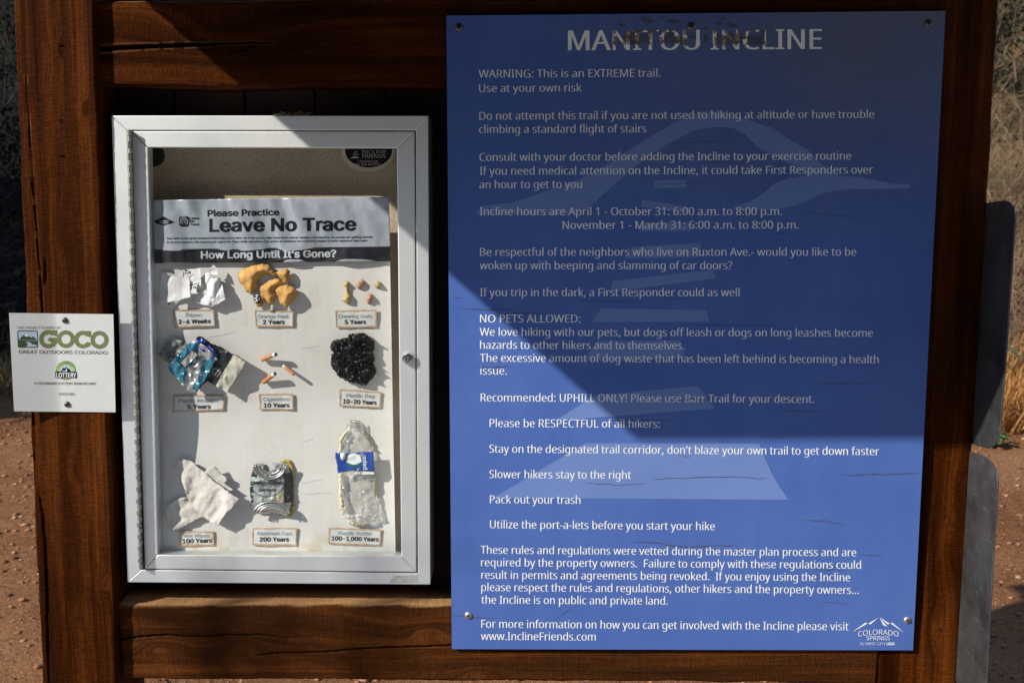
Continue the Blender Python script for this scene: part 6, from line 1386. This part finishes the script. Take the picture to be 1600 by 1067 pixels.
# cigarette butts
FILT = simple('cork_tip_paper', (0.58, 0.25, 0.095), (0.46, 0.18, 0.06), 200, 0.7)
ASH = simple('burnt_tip', (0.03, 0.028, 0.026), (0.09, 0.085, 0.08), 400, 0.95)
def butt(label, x0, y0, x1, y1, h0, h1, r, ash=True, crush=1.0):
    a, b = U(x0, y0, S_board, h0), U(x1, y1, S_board, h1)
    A, B = Vector(a), Vector(b)
    o = root('cigarette_butt', label, 'cigarette butt', tuple((A + B) / 2), 'cigarette butts')
    P = lambda q: tuple(A.lerp(B, q))
    mb = MB(); mb.tube([P(0), P(.02), P(.2), P(.4), P(.6), P(.78)], [r * .85, r, r * 1.04, r * .97, r * 1.02, r], 14); mb.build('filter', FILT, o, smooth=True)
    mb = MB(); mb.tube([P(.78), P(.84), P(.9), P(.95)], [r * .99, r * .92, r * 1.03, r * .9], 14); mb.build('paper_wrap', PAPER, o, smooth=True)
    mb = MB(); mb.tube([P(.94), P(.97), P(1.0), P(1.03)], [r * .8, r * .95, r * .8, r * .35], 10); mb.build('burnt_end', ASH, o, smooth=True)
butt('cigarette butt with burnt end pointing up right, upper of two parallel butts', 409, 562.2, 431.8, 553.4, .0055, .019, .0042)
butt('thin cigarette butt slanting down to the right beside the other two', 460, 585.6, 441.2, 570.4, .017, .006, .0033)
butt('cigarette butt with burnt end pointing up right, lower of two parallel butts', 411.2, 597.4, 430.2, 583.4, .0055, .018, .0042)

# black plastic bag
BAG = simple('black_bag_film', (0.004, 0.004, 0.004), (0.007, 0.007, 0.007), 40, 0.38, spec=.30)
it = item_root('black_bag_scrap', 'crumpled scrap of shiny black plastic bag glued on the board', 'litter sample', 552, 600)
sheet('bag_film', c7([(410, 600), (418, 572), (432, 560), (470, 556), (530, 542), (533, 522), (556, 515), (578, 520), (600, 514), (640, 515), (662, 535), (692, 560), (712, 580), (695, 640), (706, 690), (700, 720), (718, 770), (700, 812), (672, 830), (640, 866), (590, 850), (530, 840), (470, 805), (440, 770), (412, 722), (415, 680), (432, 645), (412, 622)]),
      lambda px, py, d: .003 + .009 * (1 - np.exp(-d / 4)) + .004 * vn(px / 8, py / 6, 81) + creases(px, py, 6.5, 82, 1.0) + creases(px, py, 3.2, 84, .7) + .001, S_board, BAG, it, step=1.5, jag=.8, seed=81)

# wet wipes
WIPE = simple('dry_wipe_cloth', (0.68, 0.62, 0.565), (0.57, 0.505, 0.45), 25, 0.9, bump_s=.4, bump_scale=350)
cw = lambda pts: Q(pts, 230, 630, 4.446)
it = item_root('wet_wipes', 'stiff folded wet wipes hanging loosely at the lower left of the board', 'litter sample', 300, 826)
sheet('wipe', cw([(125, 770), (128, 735), (145, 705), (200, 670), (240, 655), (285, 650), (330, 700), (400, 780), (350, 805), (300, 832), (240, 862), (185, 890), (160, 868), (140, 820)]), crumple(.011, .36, 10, 91), S_board, WIPE, it, step=2, smooth=True, thick=.001, seed=91)
sheet('wipe', cw([(395, 485), (420, 455), (462, 430), (490, 455), (515, 490), (555, 520), (540, 560), (600, 600), (560, 620), (480, 570)]), crumple(.016, .2, 9, 92), S_board, WIPE, it, step=2, smooth=True, thick=.001, seed=92)
sheet('wipe', cw([(235, 380), (265, 392), (300, 398), (322, 410), (335, 432), (400, 482), (470, 545), (530, 590), (600, 640), (637, 664), (606, 705), (580, 742), (548, 762), (520, 805), (490, 850), (430, 815), (378, 783), (330, 742), (300, 690), (275, 640), (250, 570), (228, 508), (185, 485), (180, 470), (192, 440)]),
      lambda px, py, d: .014 + folds(px, py, 17, 93, .13) + creases(px, py, 16, 95, .10) + .012 * np.clip((px - 300) / 60, 0, 1) + .002 * (vn(px / 5, py / 5, 94) - .5), S_board, WIPE, it, step=2, smooth=True, thick=.001, seed=93)
flat('speck', [ell(329.8, 777.6, .9, .9, 8)], S_board, INK_M, it, h=.0305)

# crushed drinks can
CANS = simple('can_silver', (0.62, 0.61, 0.57), (0.50, 0.49, 0.46), 40, 0.30, 0.85)
CANL = simple('can_label_grey', (0.36, 0.37, 0.36), (0.29, 0.30, 0.30), 40, 0.5, 0.15)
CAND = simple('can_dark_panel', (0.020, 0.020, 0.022), (0.05, 0.05, 0.05), 260, 0.4, 0.3)
CANG = simple('can_green', (0.012, 0.05, 0.042), (0.008, 0.025, 0.022), 60, 0.35, 0.4)
CANY = simple('can_cream', (0.52, 0.47, 0.30), (0.42, 0.38, 0.25), 60, 0.4, 0.3)
GLUE = simple('yellow_glue', (0.52, 0.36, 0.10), (0.42, 0.27, 0.06), 120, 0.35)
it = item_root('drinks_can', 'flattened aluminium drinks can with green and silver print', 'litter sample', 425, 805)
can_pl = cw([(740, 450), (762, 416), (808, 414), (810, 440), (824, 464), (850, 474), (874, 462), (886, 440), (884, 424), (868, 414), (945, 415), (985, 440), (1000, 480), (1012, 520), (1008, 620), (1006, 700), (990, 745), (972, 784), (935, 772), (880, 762), (815, 766), (778, 768), (745, 745), (722, 712), (712, 600), (716, 520), (728, 480)])
def z_can(x, y):
    X, Y = (x - 230) * 4.446, (y - 630) * 4.446
    z = np.full(X.shape, 1)
    z = np.where((X > 945) & (Y > 500) & (Y < 705), 2, z)
    z = np.where((np.hypot((X - 835) / 112, (Y - 560) / 88) > 1) & (X > 880) & (X < 950) & (Y > 520), 4, z)
    z = np.where((X < 765) & (Y < 512), 3, z); z = np.where((X < 738) & (Y > 560) & (vn(x / 3, y / 3, 4) > .4), 3, z)
    z = np.where((X > 905) & (Y < 512) & (vn(x / 3, y / 4, 9) > .45), 2, z)
    z = np.where((np.abs(np.hypot((X - 835) / 112, (Y - 560) / 88) - 1) < .025) & (Y > 575), 2, z)
    z = np.where(Y > 690, 0, z)
    return z
can_h = lambda px, py, d: .004 + .013 * np.sqrt(np.clip(d / 15, 0, 1)) + creases(px, py, 10, 101, .16) * (np.abs(py - 762) > 14) + .002 * (vn(px / 4, py / 4, 3) - .5)
sheet('can_body', can_pl, can_h, S_board, [CANS, CANL, CAND, CANG, CANY], it, step=1.3, jag=.1, zone=z_can, seed=101)
def arc_tube(mb, cx, cy, rx_, ry_, a0, a1, r, h, n=26, m=0):
    pts = [tuple(U(cx + rx_ * math.cos(q), cy + ry_ * math.sin(q), S_board, h(q) if callable(h) else h)) for q in np.linspace(a0, a1, n)]
    mb.tube(pts, r, 8, m)
lid = MB()
ccx, ccy = cw([(850, 425)])[0]
for rr, hh, rad in ((25.5, .0205, .0018), (22.4, .021, .0013), (17.5, .0215, .0011)): arc_tube(lid, ccx, ccy, rr, rr * .88, 0.05, math.pi - .05, rad, hh)
lid.build('lid_rim', CANS, it, smooth=True)
sheet('lid', ell(ccx, ccy, 25, 22, 30, 0, math.pi) + [(ccx - 10, ccy - .5), (ccx - 9, ccy + 8), (ccx, ccy + 11.5), (ccx + 9, ccy + 7), (ccx + 9, ccy)], lambda px, py, d: .0195 + .002 * (vn(px / 4, py / 4, 5) - .5), S_board, CANS, it, step=1.5, jag=0, seed=102)
bot = MB()
bcx, bcy = cw([(862, 775)])[0]
for rx_, ry_, hh, rad in ((28, 20.5, .021, .0019), (24, 16.5, .022, .0012), (18.5, 14, .0215, .0013)): arc_tube(bot, bcx, bcy, rx_, ry_, math.pi + .1, 2 * math.pi - .1, rad, hh)
bot.build('base_rim', CANS, it, smooth=True)
sheet('base', ell(bcx, bcy, 28, 20.5, 30, math.pi + .05, 2 * math.pi - .05) + [(bcx + 10, bcy - 3.5), (bcx, bcy - 5), (bcx - 10, bcy - 3.5)], lambda px, py, d: .018 + .004 * np.clip(d / 5, 0, 1), S_board, CANS, it, step=1.6, jag=0, smooth=True, seed=104)
text('can_lettering', 'SANPELLEGRINO', 'g', 391.5, 757.2, 441.5, 757.0, 5.6, S_board, INK_M, it, a=44, b=22, h=lift_of(can_h, can_pl), grid=150)
text('can_lettering', 'ITALIAN SPARKLING DRINK', 'g', 394, 760.0, 437, 760.0, 2.0, S_board, INK_M, it, a=4, b=2, h=lift_of(can_h, can_pl))
text('can_lettering', 'LIMONATA', 'g', 404, 767.6, 431, 767.4, 4.2, S_board, INK_M, it, a=24, b=14, h=lift_of(can_h, can_pl), grid=200)
sheet('glue_smear', cw([(925, 392), (960, 388), (998, 396), (1002, 412), (1018, 430), (1026, 520), (1020, 640), (1028, 720), (1010, 780), (985, 798), (975, 780), (1005, 700), (1010, 540), (990, 440), (960, 412), (930, 408)]), lambda px, py, d: .002 + .004 * np.clip(d / 2, 0, 1), S_board, GLUE, it, step=1.6, smooth=True, thick=0, seed=105)

# clear plastic bottle
def clear_plastic():
    m = bpy.data.materials.new('clear_bottle_plastic'); m.use_nodes = True
    nt = m.node_tree; nt.nodes.clear()
    out = nd(nt, 'ShaderNodeOutputMaterial'); m1 = nd(nt, 'ShaderNodeMixShader'); m2 = nd(nt, 'ShaderNodeMixShader')
    tr = nd(nt, 'ShaderNodeBsdfTransparent'); tr.inputs[0].default_value = (0.96, 0.96, 0.945, 1)
    gl = nd(nt, 'ShaderNodeBsdfGlossy'); gl.inputs['Roughness'].default_value = 0.07
    df = nd(nt, 'ShaderNodeBsdfDiffuse'); df.inputs[0].default_value = (0.72, 0.70, 0.66, 1)
    lw = nd(nt, 'ShaderNodeLayerWeight'); lw.inputs[0].default_value = 0.5
    ed = nd(nt, 'ShaderNodeMath', operation='MULTIPLY_ADD', i_1=0.9, i_2=0.05); nt.links.new(lw.outputs['Facing'], ed.inputs[0])
    nt.links.new(ed.outputs[0], m1.inputs[0])
    nt.links.new(tr.outputs[0], m1.inputs[1]); nt.links.new(df.outputs[0], m1.inputs[2])
    nt.links.new(schlick(nt, 0.075), m2.inputs[0]); nt.links.new(m1.outputs[0], m2.inputs[1]); nt.links.new(gl.outputs[0], m2.inputs[2])
    nt.links.new(m2.outputs[0], out.inputs[0])
    return m
PLASTIC = clear_plastic()
cb = lambda pts: Q(pts, 440, 630, 3.68)
it = item_root('plastic_bottle', 'flattened clear plastic bottle with a blue label', 'litter sample', 560, 822)
bot_pl = cb([(384, 96), (450, 100), (452, 146), (475, 165), (505, 215), (530, 270), (536, 400), (546, 480), (541, 540), (562, 600), (556, 660), (512, 698), (440, 704), (380, 680), (345, 630), (330, 560), (328, 400), (324, 280), (336, 210), (368, 160), (382, 142)])
sheet('bottle_body', bot_pl, lambda px, py, d: .003 + .016 * np.sqrt(np.clip(d / 14, 0, 1)) + creases(px, py, 13, 111, .45) + np.clip((py - 790) / 15, 0, 1) * creases(px, py, 7, 113, 1.3), S_board, PLASTIC, it, step=1.8, jag=.2, thick=0, smooth=False, seed=111)
mb = MB()
for k in range(4):
    y = 656 + k * 3.3
    pts = [tuple(U(544.5 + 18 * q + k * .2, y + 1.5 * q + .6 * math.sin(q * 9), S_board, .010 + .008 * math.sin(math.pi * q))) for q in np.linspace(0, 1, 10)]
    mb.tube(pts, .0009, 6)
mb.build('neck_thread', simple('frosted_thread', (0.40, 0.39, 0.36), (0.22, 0.21, 0.20), 90, 0.3), it, smooth=True)
LBLUE = simple('blue_label', (0.016, 0.075, 0.36), (0.012, 0.05, 0.27), 40, 0.35)
lab = cb([(308, 283), (328, 286), (335, 278), (372, 288), (420, 282), (480, 280), (526, 277), (530, 330), (534, 390), (470, 389), (420, 384), (370, 392), (324, 402), (318, 350), (310, 315)])
Lz = lambda x, y: np.where(np.hypot((x - 552.8) / 11.8, (y - 720) / 12.0) < 1, np.where((y > 723.2 + 2.2 * np.sin((x - 545) / 5)) , 2, 1), 0)
lab_h = lambda px, py, d: .0225 + .003 * (vn(px / 9, py / 7, 115) - .5)
sheet('wrap_label', lab, lab_h, S_board, [LBLUE, LETTER_M, simple('teal_label_print', (0.02, 0.12, 0.16), (0.015, 0.09, 0.13), 50, .4)], it, step=1.4, jag=.3, zone=Lz, smooth=True, seed=115)
sheet('label_backing', cb([(412, 398), (470, 390), (534, 391), (531, 408), (470, 410), (420, 406)]), flat_h(.021), S_board, LETTER_M, it, step=2, seed=116)
text('label_lettering', 'pepsi', 'g', 572.6, 733.0, 571.2, 711.0, 6.4, S_board, LETTER_M, it, a=16, b=16, h=lift_of(lab_h, lab), grid=200)
sheet('hanging_glue', cb([(338, 285), (360, 280), (372, 300), (362, 325), (345, 328), (338, 305)]), dome(.025, .004, 2, 117), S_board, LETTER_M, it, step=1.6, smooth=True, seed=117)
PALEGLUE = simple('pale_yellow_glue', (0.62, 0.55, 0.37), (0.54, 0.47, 0.31), 120, 0.35)
for k, pl in enumerate(([(330, 210), (346, 180), (368, 154), (384, 150), (384, 166), (366, 190), (354, 220), (350, 275), (328, 275)], [(326, 405), (352, 402), (356, 450), (350, 500), (362, 560), (392, 612), (352, 628), (328, 600)], [(490, 195), (512, 210), (534, 262), (538, 275), (520, 275), (505, 225)], [(524, 410), (545, 416), (550, 520), (534, 535), (526, 470)], [(452, 150), (474, 158), (500, 196), (488, 204), (462, 176)], [(372, 668), (430, 684), (500, 690), (508, 704), (440, 712), (385, 692)], [(380, 150), (384, 120), (376, 110), (372, 150)])):
    sheet('glue_bead', cb(pl), lambda px, py, d: .004 + .010 * (1 - np.exp(-d / 2)) * (.6 + .8 * vn(px / 3, py / 3, 119)), S_board, PALEGLUE, it, step=1.5, smooth=True, thick=0, seed=118 + k)

# ---------------------------------------------------------------- two bare metal plates on the right post
def plate_mat():
    m, nt, p = base_mat('scratched_bare_metal')
    tc = nd(nt, 'ShaderNodeTexCoord')
    a = nd(nt, 'ShaderNodeTexNoise'); a.inputs['Scale'].default_value = 7; a.inputs['Detail'].default_value = 7; a.inputs['Roughness'].default_value = .7
    nt.links.new(tc.outputs['Object'], a.inputs['Vector'])
    mp = nd(nt, 'ShaderNodeMapping'); mp.inputs['Rotation'].default_value = (0.2, 0.5, 0); mp.inputs['Scale'].default_value = (14, 14, 260)
    nt.links.new(tc.outputs['Object'], mp.inputs[0])
    b = nd(nt, 'ShaderNodeTexNoise'); b.inputs['Scale'].default_value = 1; b.inputs['Detail'].default_value = 2; nt.links.new(mp.outputs[0], b.inputs['Vector'])
    sc = ramp(nt, b.outputs[0], [(0.66, (0, 0, 0)), (0.72, (1, 1, 1))])
    base = ramp(nt, a.outputs[0], [(0.35, (0.034, 0.034, 0.034)), (0.58, (0.085, 0.085, 0.085)), (0.66, (0.14, 0.14, 0.138)), (0.74, (0.36, 0.36, 0.35))])
    mix = nd(nt, 'ShaderNodeMix', data_type='RGBA', blend_type='ADD'); mix.inputs[0].default_value = 0.07
    nt.links.new(base, mix.inputs[6]); nt.links.new(sc, mix.inputs[7])
    nt.links.new(mix.outputs[2], p.inputs['Base Color'])
    p.inputs['Metallic'].default_value = 0.35; p.inputs['Roughness'].default_value = 0.42
    return m
PLATE_M = plate_mat()
def metal_plate(label, outline, xl, xr):
    V = []
    for x, y in outline:
        s = (x - xl(y)) / (xr(y) - xl(y))
        V.append(tuple(U(x, y, 0.022 - 0.155 * s)))
    mb = MB(); mb.add(V, [tuple(range(len(V)))[::-1]])
    o = mb.build('metal_plate', PLATE_M)
    solidify(o, 0.003, 0); bevel(o, 0.0008, 1)
    tag(o, label, 'metal plate', 'metal plates on the right post')
metal_plate('upper bare metal plate with rounded corners on the right post', [(1541, 317.5), (1560, 314.5), (1571, 313.4), (1579, 316.5), (1584.5, 326), (1586.5, 345), (1575, 520), (1563.5, 672), (1560, 688), (1553, 697), (1543, 700.5), (1533, 698), (1518, 693)],
            lambda y: 1541 - .0612 * (y - 317), lambda y: 1586.5 - .0703 * (y - 345))
metal_plate('lower bare metal plate with scuffed rounded corner on the right post', [(1514, 705.5), (1530, 709), (1542, 714), (1552, 724), (1558, 737), (1560, 752), (1551, 900), (1542, 1070), (1538, 1090), (1525, 1098), (1499, 1072), (1492, 1060)],
            lambda y: 1514 - .0620 * (y - 705), lambda y: 1560 - .0566 * (y - 752))

# ---------------------------------------------------------------- plants behind the kiosk
TWIG_D = simple('dark_twig', (0.085, 0.074, 0.062), (0.035, 0.030, 0.024), 8, 0.95, spec=.1)
TWIG_L = simple('grey_twig', (0.32, 0.205, 0.112), (0.11, 0.068, 0.038), 8, 0.9)
TWIG_T = simple('tan_twig', (0.25, 0.17, 0.09), (0.12, 0.08, 0.045), 8, 0.9)
DRY = [simple('orange_dry_grass', (0.54, 0.27, 0.085), (0.38, 0.17, 0.05), 5, 0.9), simple('straw_grass', (0.46, 0.34, 0.16), (0.33, 0.23, 0.10), 5, 0.9)]
LEAF_G = simple('green_leaf', (0.075, 0.125, 0.030), (0.045, 0.08, 0.02), 12, 0.6)
LEAF_O = simple('olive_leaf', (0.085, 0.085, 0.030), (0.045, 0.048, 0.018), 9, 0.75)
LEAF_B = simple('dark_evergreen', (0.016, 0.019, 0.011), (0.008, 0.010, 0.006), 9, 0.95, spec=.08)
gz = lambda x, y: float(ground_h(np.array(float(x)), np.array(float(y))))

def grow(r, mb, p, d, L, rad, depth, spread, tips, kids=3, seg=3):
    pts = [p.copy()]; q = p.copy(); dd = d.copy()
    for k in range(seg):
        dd = (dd + Vector(r.normal(0, .16, 3)) + Vector((0, 0, .03))).normalized()
        q = q + dd * (L / seg); pts.append(q.copy())
    mb.tube(pts, [rad * (1 - .55 * i / seg) for i in range(seg + 1)], 3, cap=False)
    if depth == 0:
        tips.append((q.copy(), dd.copy())); return
    for k in range(kids):
        i = r.integers(1, seg + 1)
        nd_ = (dd + Vector(r.normal(0, spread, 3))).normalized()
        grow(r, mb, pts[i], nd_, L * r.uniform(.5, .8), rad * .55, depth - 1, spread, tips, kids, seg)

def shrub(name, label, cat, x, y, h, width, stems, seed, twig, leaf=None, nleaf=0, leaf_s=0.03, depth=2, kids=4, rad=0.010, group=None, spread=.6):
    r = np.random.default_rng(seed)
    z = gz(x, y)
    t = root(name, label, cat, (x, y, z - .02), group)
    mb = MB(); tips = []
    for k in range(stems):
        q = r.uniform(0, 2 * math.pi); lean = r.uniform(.05, 1.0) * width
        d = Vector((math.cos(q) * lean, math.sin(q) * lean, h)).normalized()
        b = Vector((x + math.cos(q) * width * .25 * r.random(), y + math.sin(q) * width * .25 * r.random(), z - .05))
        grow(r, mb, b, d, h * r.uniform(.45, .7), rad * r.uniform(.6, 1.1), depth, spread, tips, kids)
    mb.build('branches', twig, t)
    if leaf is not None and nleaf:
        lb = MB()
        for k in range(nleaf):
            p, d = tips[r.integers(len(tips))]
            p = p + Vector(r.normal(0, leaf_s * 2.0, 3)) - d * r.uniform(0, .10)
            a = Vector(r.normal(0, 1, 3)).normalized(); b = a.cross(Vector(r.normal(0, 1, 3))).normalized()
            s = leaf_s * r.uniform(.6, 1.3)
            lb.add([p - a * s, p + b * s * .45, p + a * s, p - b * s * .45], [(0, 1, 2, 3)])
        lb.build('foliage', leaf, t)
    return t

def tussock(label, x, y, h, spread, n, seed, mat, group=None, cat='grass clump'):
    r = np.random.default_rng(seed); mb = MB(); z = gz(x, y)
    for k in range(n):
        q = r.uniform(0, 2 * math.pi); l = h * r.uniform(.5, 1.15); out = spread * r.random()
        bx, by = x + math.cos(q) * spread * .5 * r.random(), y + math.sin(q) * spread * .5 * r.random()
        d = Vector((math.cos(q) * out + r.normal(0, .1), math.sin(q) * out + r.normal(0, .1), l))
        w = .0035 * r.uniform(.6, 1.4); sd = Vector((-math.sin(q + r.normal(0, 1)), math.cos(q), 0)) * w
        b = Vector((bx, by, z - .02)); m_ = b + d * .55 + Vector((0, 0, l * .08)); e = b + d - Vector((0, 0, l * .15 * r.random()))
        mb.add([b - sd, b + sd, m_ + sd * .7, m_ - sd * .7, e], [(0, 1, 2, 3), (3, 2, 4)])
    o = mb.build('dry_grass', mat)
    return tag(o, label, cat, group)

def leafy(label, x, y, h, n, seed, mat, size):
    r = np.random.default_rng(seed); z = gz(x, y)
    t = root('leafy_plant', label, 'plant', (x, y, z))
    st = MB(); lf = MB()
    for k in range(n):
        q = r.uniform(0, 2 * math.pi); d = Vector((math.cos(q) * r.uniform(.1, .9), math.sin(q) * r.uniform(.1, .9), r.uniform(.4, 1))) * h
        b = Vector((x, y, z)); e = b + d; st.tube([b, b + d * .5 + Vector((0, 0, h * .1)), e], .003, 4, cap=False)
        f = Vector((d.x, d.y, -.15 * h)).normalized(); sd = f.cross(Vector((0, 0, 1))).normalized(); s = size * r.uniform(.7, 1.3)
        lf.add([e - f * s * .2, e + f * s * .3 + sd * s * .42, e + f * s, e + f * s * .3 - sd * s * .42, e + f * s * .4 - Vector((0, 0, s * .1))], [(0, 1, 4), (1, 2, 4), (2, 3, 4), (3, 0, 4)])
    st.build('stems', mat, t); lf.build('leaves', mat, t)
    return t

# left of the kiosk: dark tangled thicket
GL = 'dark tangled shrubs left of the kiosk'
for i, (lab, x, y, h, w, leaf, nl) in enumerate([('low bare dark shrub at the front of the shaded thicket left of the post', -4.35, 7.35, 1.5, .9, None, 0), ('dark leafy shrub just above the pale twigs left of the post', -3.7, 7.9, 1.9, .9, LEAF_B, 2600),
        ('dark shrub in the middle of the shaded thicket left of the post', -4.9, 8.2, 2.3, 1.2, LEAF_B, 3800), ('tall dark shrub at the top of the view left of the post', -4.3, 9.2, 3.0, 1.4, LEAF_B, 2600), ('tallest dark shrub farthest back in the left thicket', -4.9, 11.2, 3.8, 1.8, LEAF_B, 5500)]):
    shrub('thicket_shrub', lab, 'shrub', x, y, h, w, 9, 500 + i, TWIG_D, leaf, nl, .030, depth=2, kids=7, group=GL)
shrub('pale_twig_shrub', 'pale dry twigs poking out at the foot of the dark left thicket', 'shrub', -3.85, 6.9, .75, .6, 9, 520, TWIG_T, depth=2, kids=3, rad=.006)
for i, (x, y) in enumerate([(-3.95, 6.75), (-4.35, 6.95), (-3.6, 6.9)]):
    tussock('brown dry grass at the foot of the dark thicket on the left', x, y, .30, .3, 160, 540 + i, DRY[1], 'grass clumps under the left thicket')
# evergreens added beyond the left edge of view to shade that thicket
def evergreen(label, x, y, h, R0, n, seed):
    r = np.random.default_rng(seed); z = gz(x, y)
    ev = root('shade_evergreen', label, 'tree', (x, y, z), 'evergreens added left of the view for shade')
    mb = MB(); mb.tube([(x, y, z - .1), (x + .05, y, z + h * .45), (x, y + .05, z + h)], [.16, .11, .03], 9); mb.build('trunk', TWIG_D, ev)
    lb = MB()
    for k in range(n):
        q = r.uniform(0, 6.283); f = .08 + .92 * r.random() ** .8
        R_ = R0 * (1 - (abs(f - .35) / .72) ** 1.6) * (.3 + .7 * r.random() ** .5) * (.72 + .5 * float(vn(np.array(f * 7), np.array(q * 1.3), seed)))
        p = Vector((x + R_ * math.cos(q), y + R_ * math.sin(q), z + f * h))
        a = Vector(r.normal(0, 1, 3)).normalized(); b = a.cross(Vector(r.normal(0, 1, 3))).normalized(); s = .12 * r.uniform(.6, 1.3)
        lb.add([p - a * s, p + b * s * .5, p + a * s, p - b * s * .5], [(0, 1, 2, 3)])
    lb.build('crown', LEAF_B, ev)
evergreen('dark evergreen tree nearest the kiosk, added out of view to shade the left thicket', -8.0, 4.5, 6.0, 2.0, 9000, 88)
evergreen('tall dark evergreen tree farther back, added out of view to shade the left thicket', -8.7, 7.6, 7.5, 2.3, 12000, 89)
# a small leafless tree in front drops soft twig shadows on the lower boards
r = np.random.default_rng(97)
bt = root('bare_tree', 'leafless young tree standing left in front of the kiosk', 'tree', (-4.45, -2.65, 0))
mb = MB(); mb.tube([(-4.45, -2.65, -.1), (-4.4, -2.62, 1.2), (-4.33, -2.6, 2.3), (-4.2, -2.6, 3.5)], [.055, .045, .03, .010], 8); mb.build('trunk', TWIG_D, bt)
mb = MB()
for k in range(13):                      # limbs fan out below four metres; their shade reaches only the lower boards
    yy = r.uniform(2.25, 3.2); xs = -.98 + .75 * r.random(); zs = .96 - .16 * r.random()
    e = Vector((xs - 1.5 * yy, -yy, zs + 1.12 * yy)); f = min(1, max(.35, (e.z - .9) / 3.6)); b = Vector((-4.45 + .2 * f, -2.65 + .05 * f, 3.4 * f))
    d = e - b; m_ = b + d * .5 + Vector(r.normal(0, .06, 3)) - Vector((0, 0, .06))
    if k % 9 == 0: mb.tube([b, m_, e], [.012, .010, .007], 5)
    else: mb.tube([m_, m_ + (e - m_) * .5 + Vector(r.normal(0, .03, 3)), e], [.011, .009, .005], 5)
    for j in range(2):
        q = m_ + (e - m_) * r.uniform(.2, .9); mb.tube([q, q + Vector((r.normal(0, .10), r.normal(0, .08), r.normal(-.02, .08)))], [.007, .004], 4)
mb.build('branches', TWIG_D, bt)

# right of the kiosk: brown brush climbing the hillside
shrub('bare_shrub', 'grey brown bare shrub with a dark slanting branch beside the upper metal plate', 'shrub', 3.55, 6.35, 1.35, .9, 11, 601, TWIG_L, depth=3, kids=4, rad=.010)
shrub('bare_shrub', 'brown twiggy shrub standing just behind the metal plates', 'shrub', 3.15, 5.9, .75, .7, 12, 602, TWIG_L, LEAF_O, 350, .022, depth=2, kids=4, rad=.007)
hill = [(4.3, 7.6, 1.2, .9, TWIG_L, None, 0, .03), (4.0, 8.4, 1.3, .9, TWIG_T, LEAF_O, 300, .03), (5.0, 9.6, 1.3, 1.0, TWIG_L, None, 0, .03), (5.0, 11.3, 1.5, 1.1, TWIG_L, LEAF_O, 900, .04), (6.0, 13.0, 1.5, 1.1, TWIG_D, LEAF_B, 1500, .05),
        (6.4, 15.5, 1.6, 1.2, TWIG_T, LEAF_O, 900, .05), (7.7, 17.5, 1.7, 1.3, TWIG_D, LEAF_O, 2200, .06), (8.6, 20.5, 2.0, 1.4, TWIG_L, LEAF_O, 1200, .06), (12.5, 29, 2.4, 1.8, TWIG_D, LEAF_O, 2400, .08),
        (11.2, 24.5, 2.0, 1.6, TWIG_T, LEAF_O, 1500, .07), (10.3, 21.0, 1.8, 1.5, TWIG_L, None, 0, .06)]
for i, (x, y, h, w, tw, leaf, nl, ls) in enumerate(hill):
    kind = {TWIG_L: 'grey brown', TWIG_T: 'tan', TWIG_D: 'dark'}[tw] + (' leafless' if leaf is None else ' olive leaved')
    where = 'lowest on the sunlit slope right of the kiosk' if y < 8 else 'low on the sunlit slope right of the kiosk' if y < 10 else 'half way up the sunlit slope right of the kiosk' if y < 16 else 'highest on the slope at the top right corner' if y > 25 else 'high on the sunlit slope right of the kiosk'
    shrub('hillside_shrub', kind + ' shrub ' + where, 'shrub', x, y, h, w, 12, 620 + i, tw, leaf, nl, ls * .8, depth=2, kids=6, rad=.009, group='brush on the hillside')
for i, (x, y, h) in enumerate([(2.86, 5.12, .42), (3.05, 5.0, .46), (3.25, 5.2, .42), (2.95, 5.45, .5), (3.4, 5.0, .38), (3.3, 5.7, .6), (3.6, 6.1, .6), (3.75, 5.5, .5)]):
    tussock('orange brown dry grass at the edge of the dirt right of the plates', x, y, h, .34, 260, 700 + i, DRY[0] if i != 3 else DRY[1], 'dry grass clumps on the right')
leafy('low green leafy plant at the foot of the orange grass', 2.90, 4.62, .12, 26, 720, LEAF_G, .075)
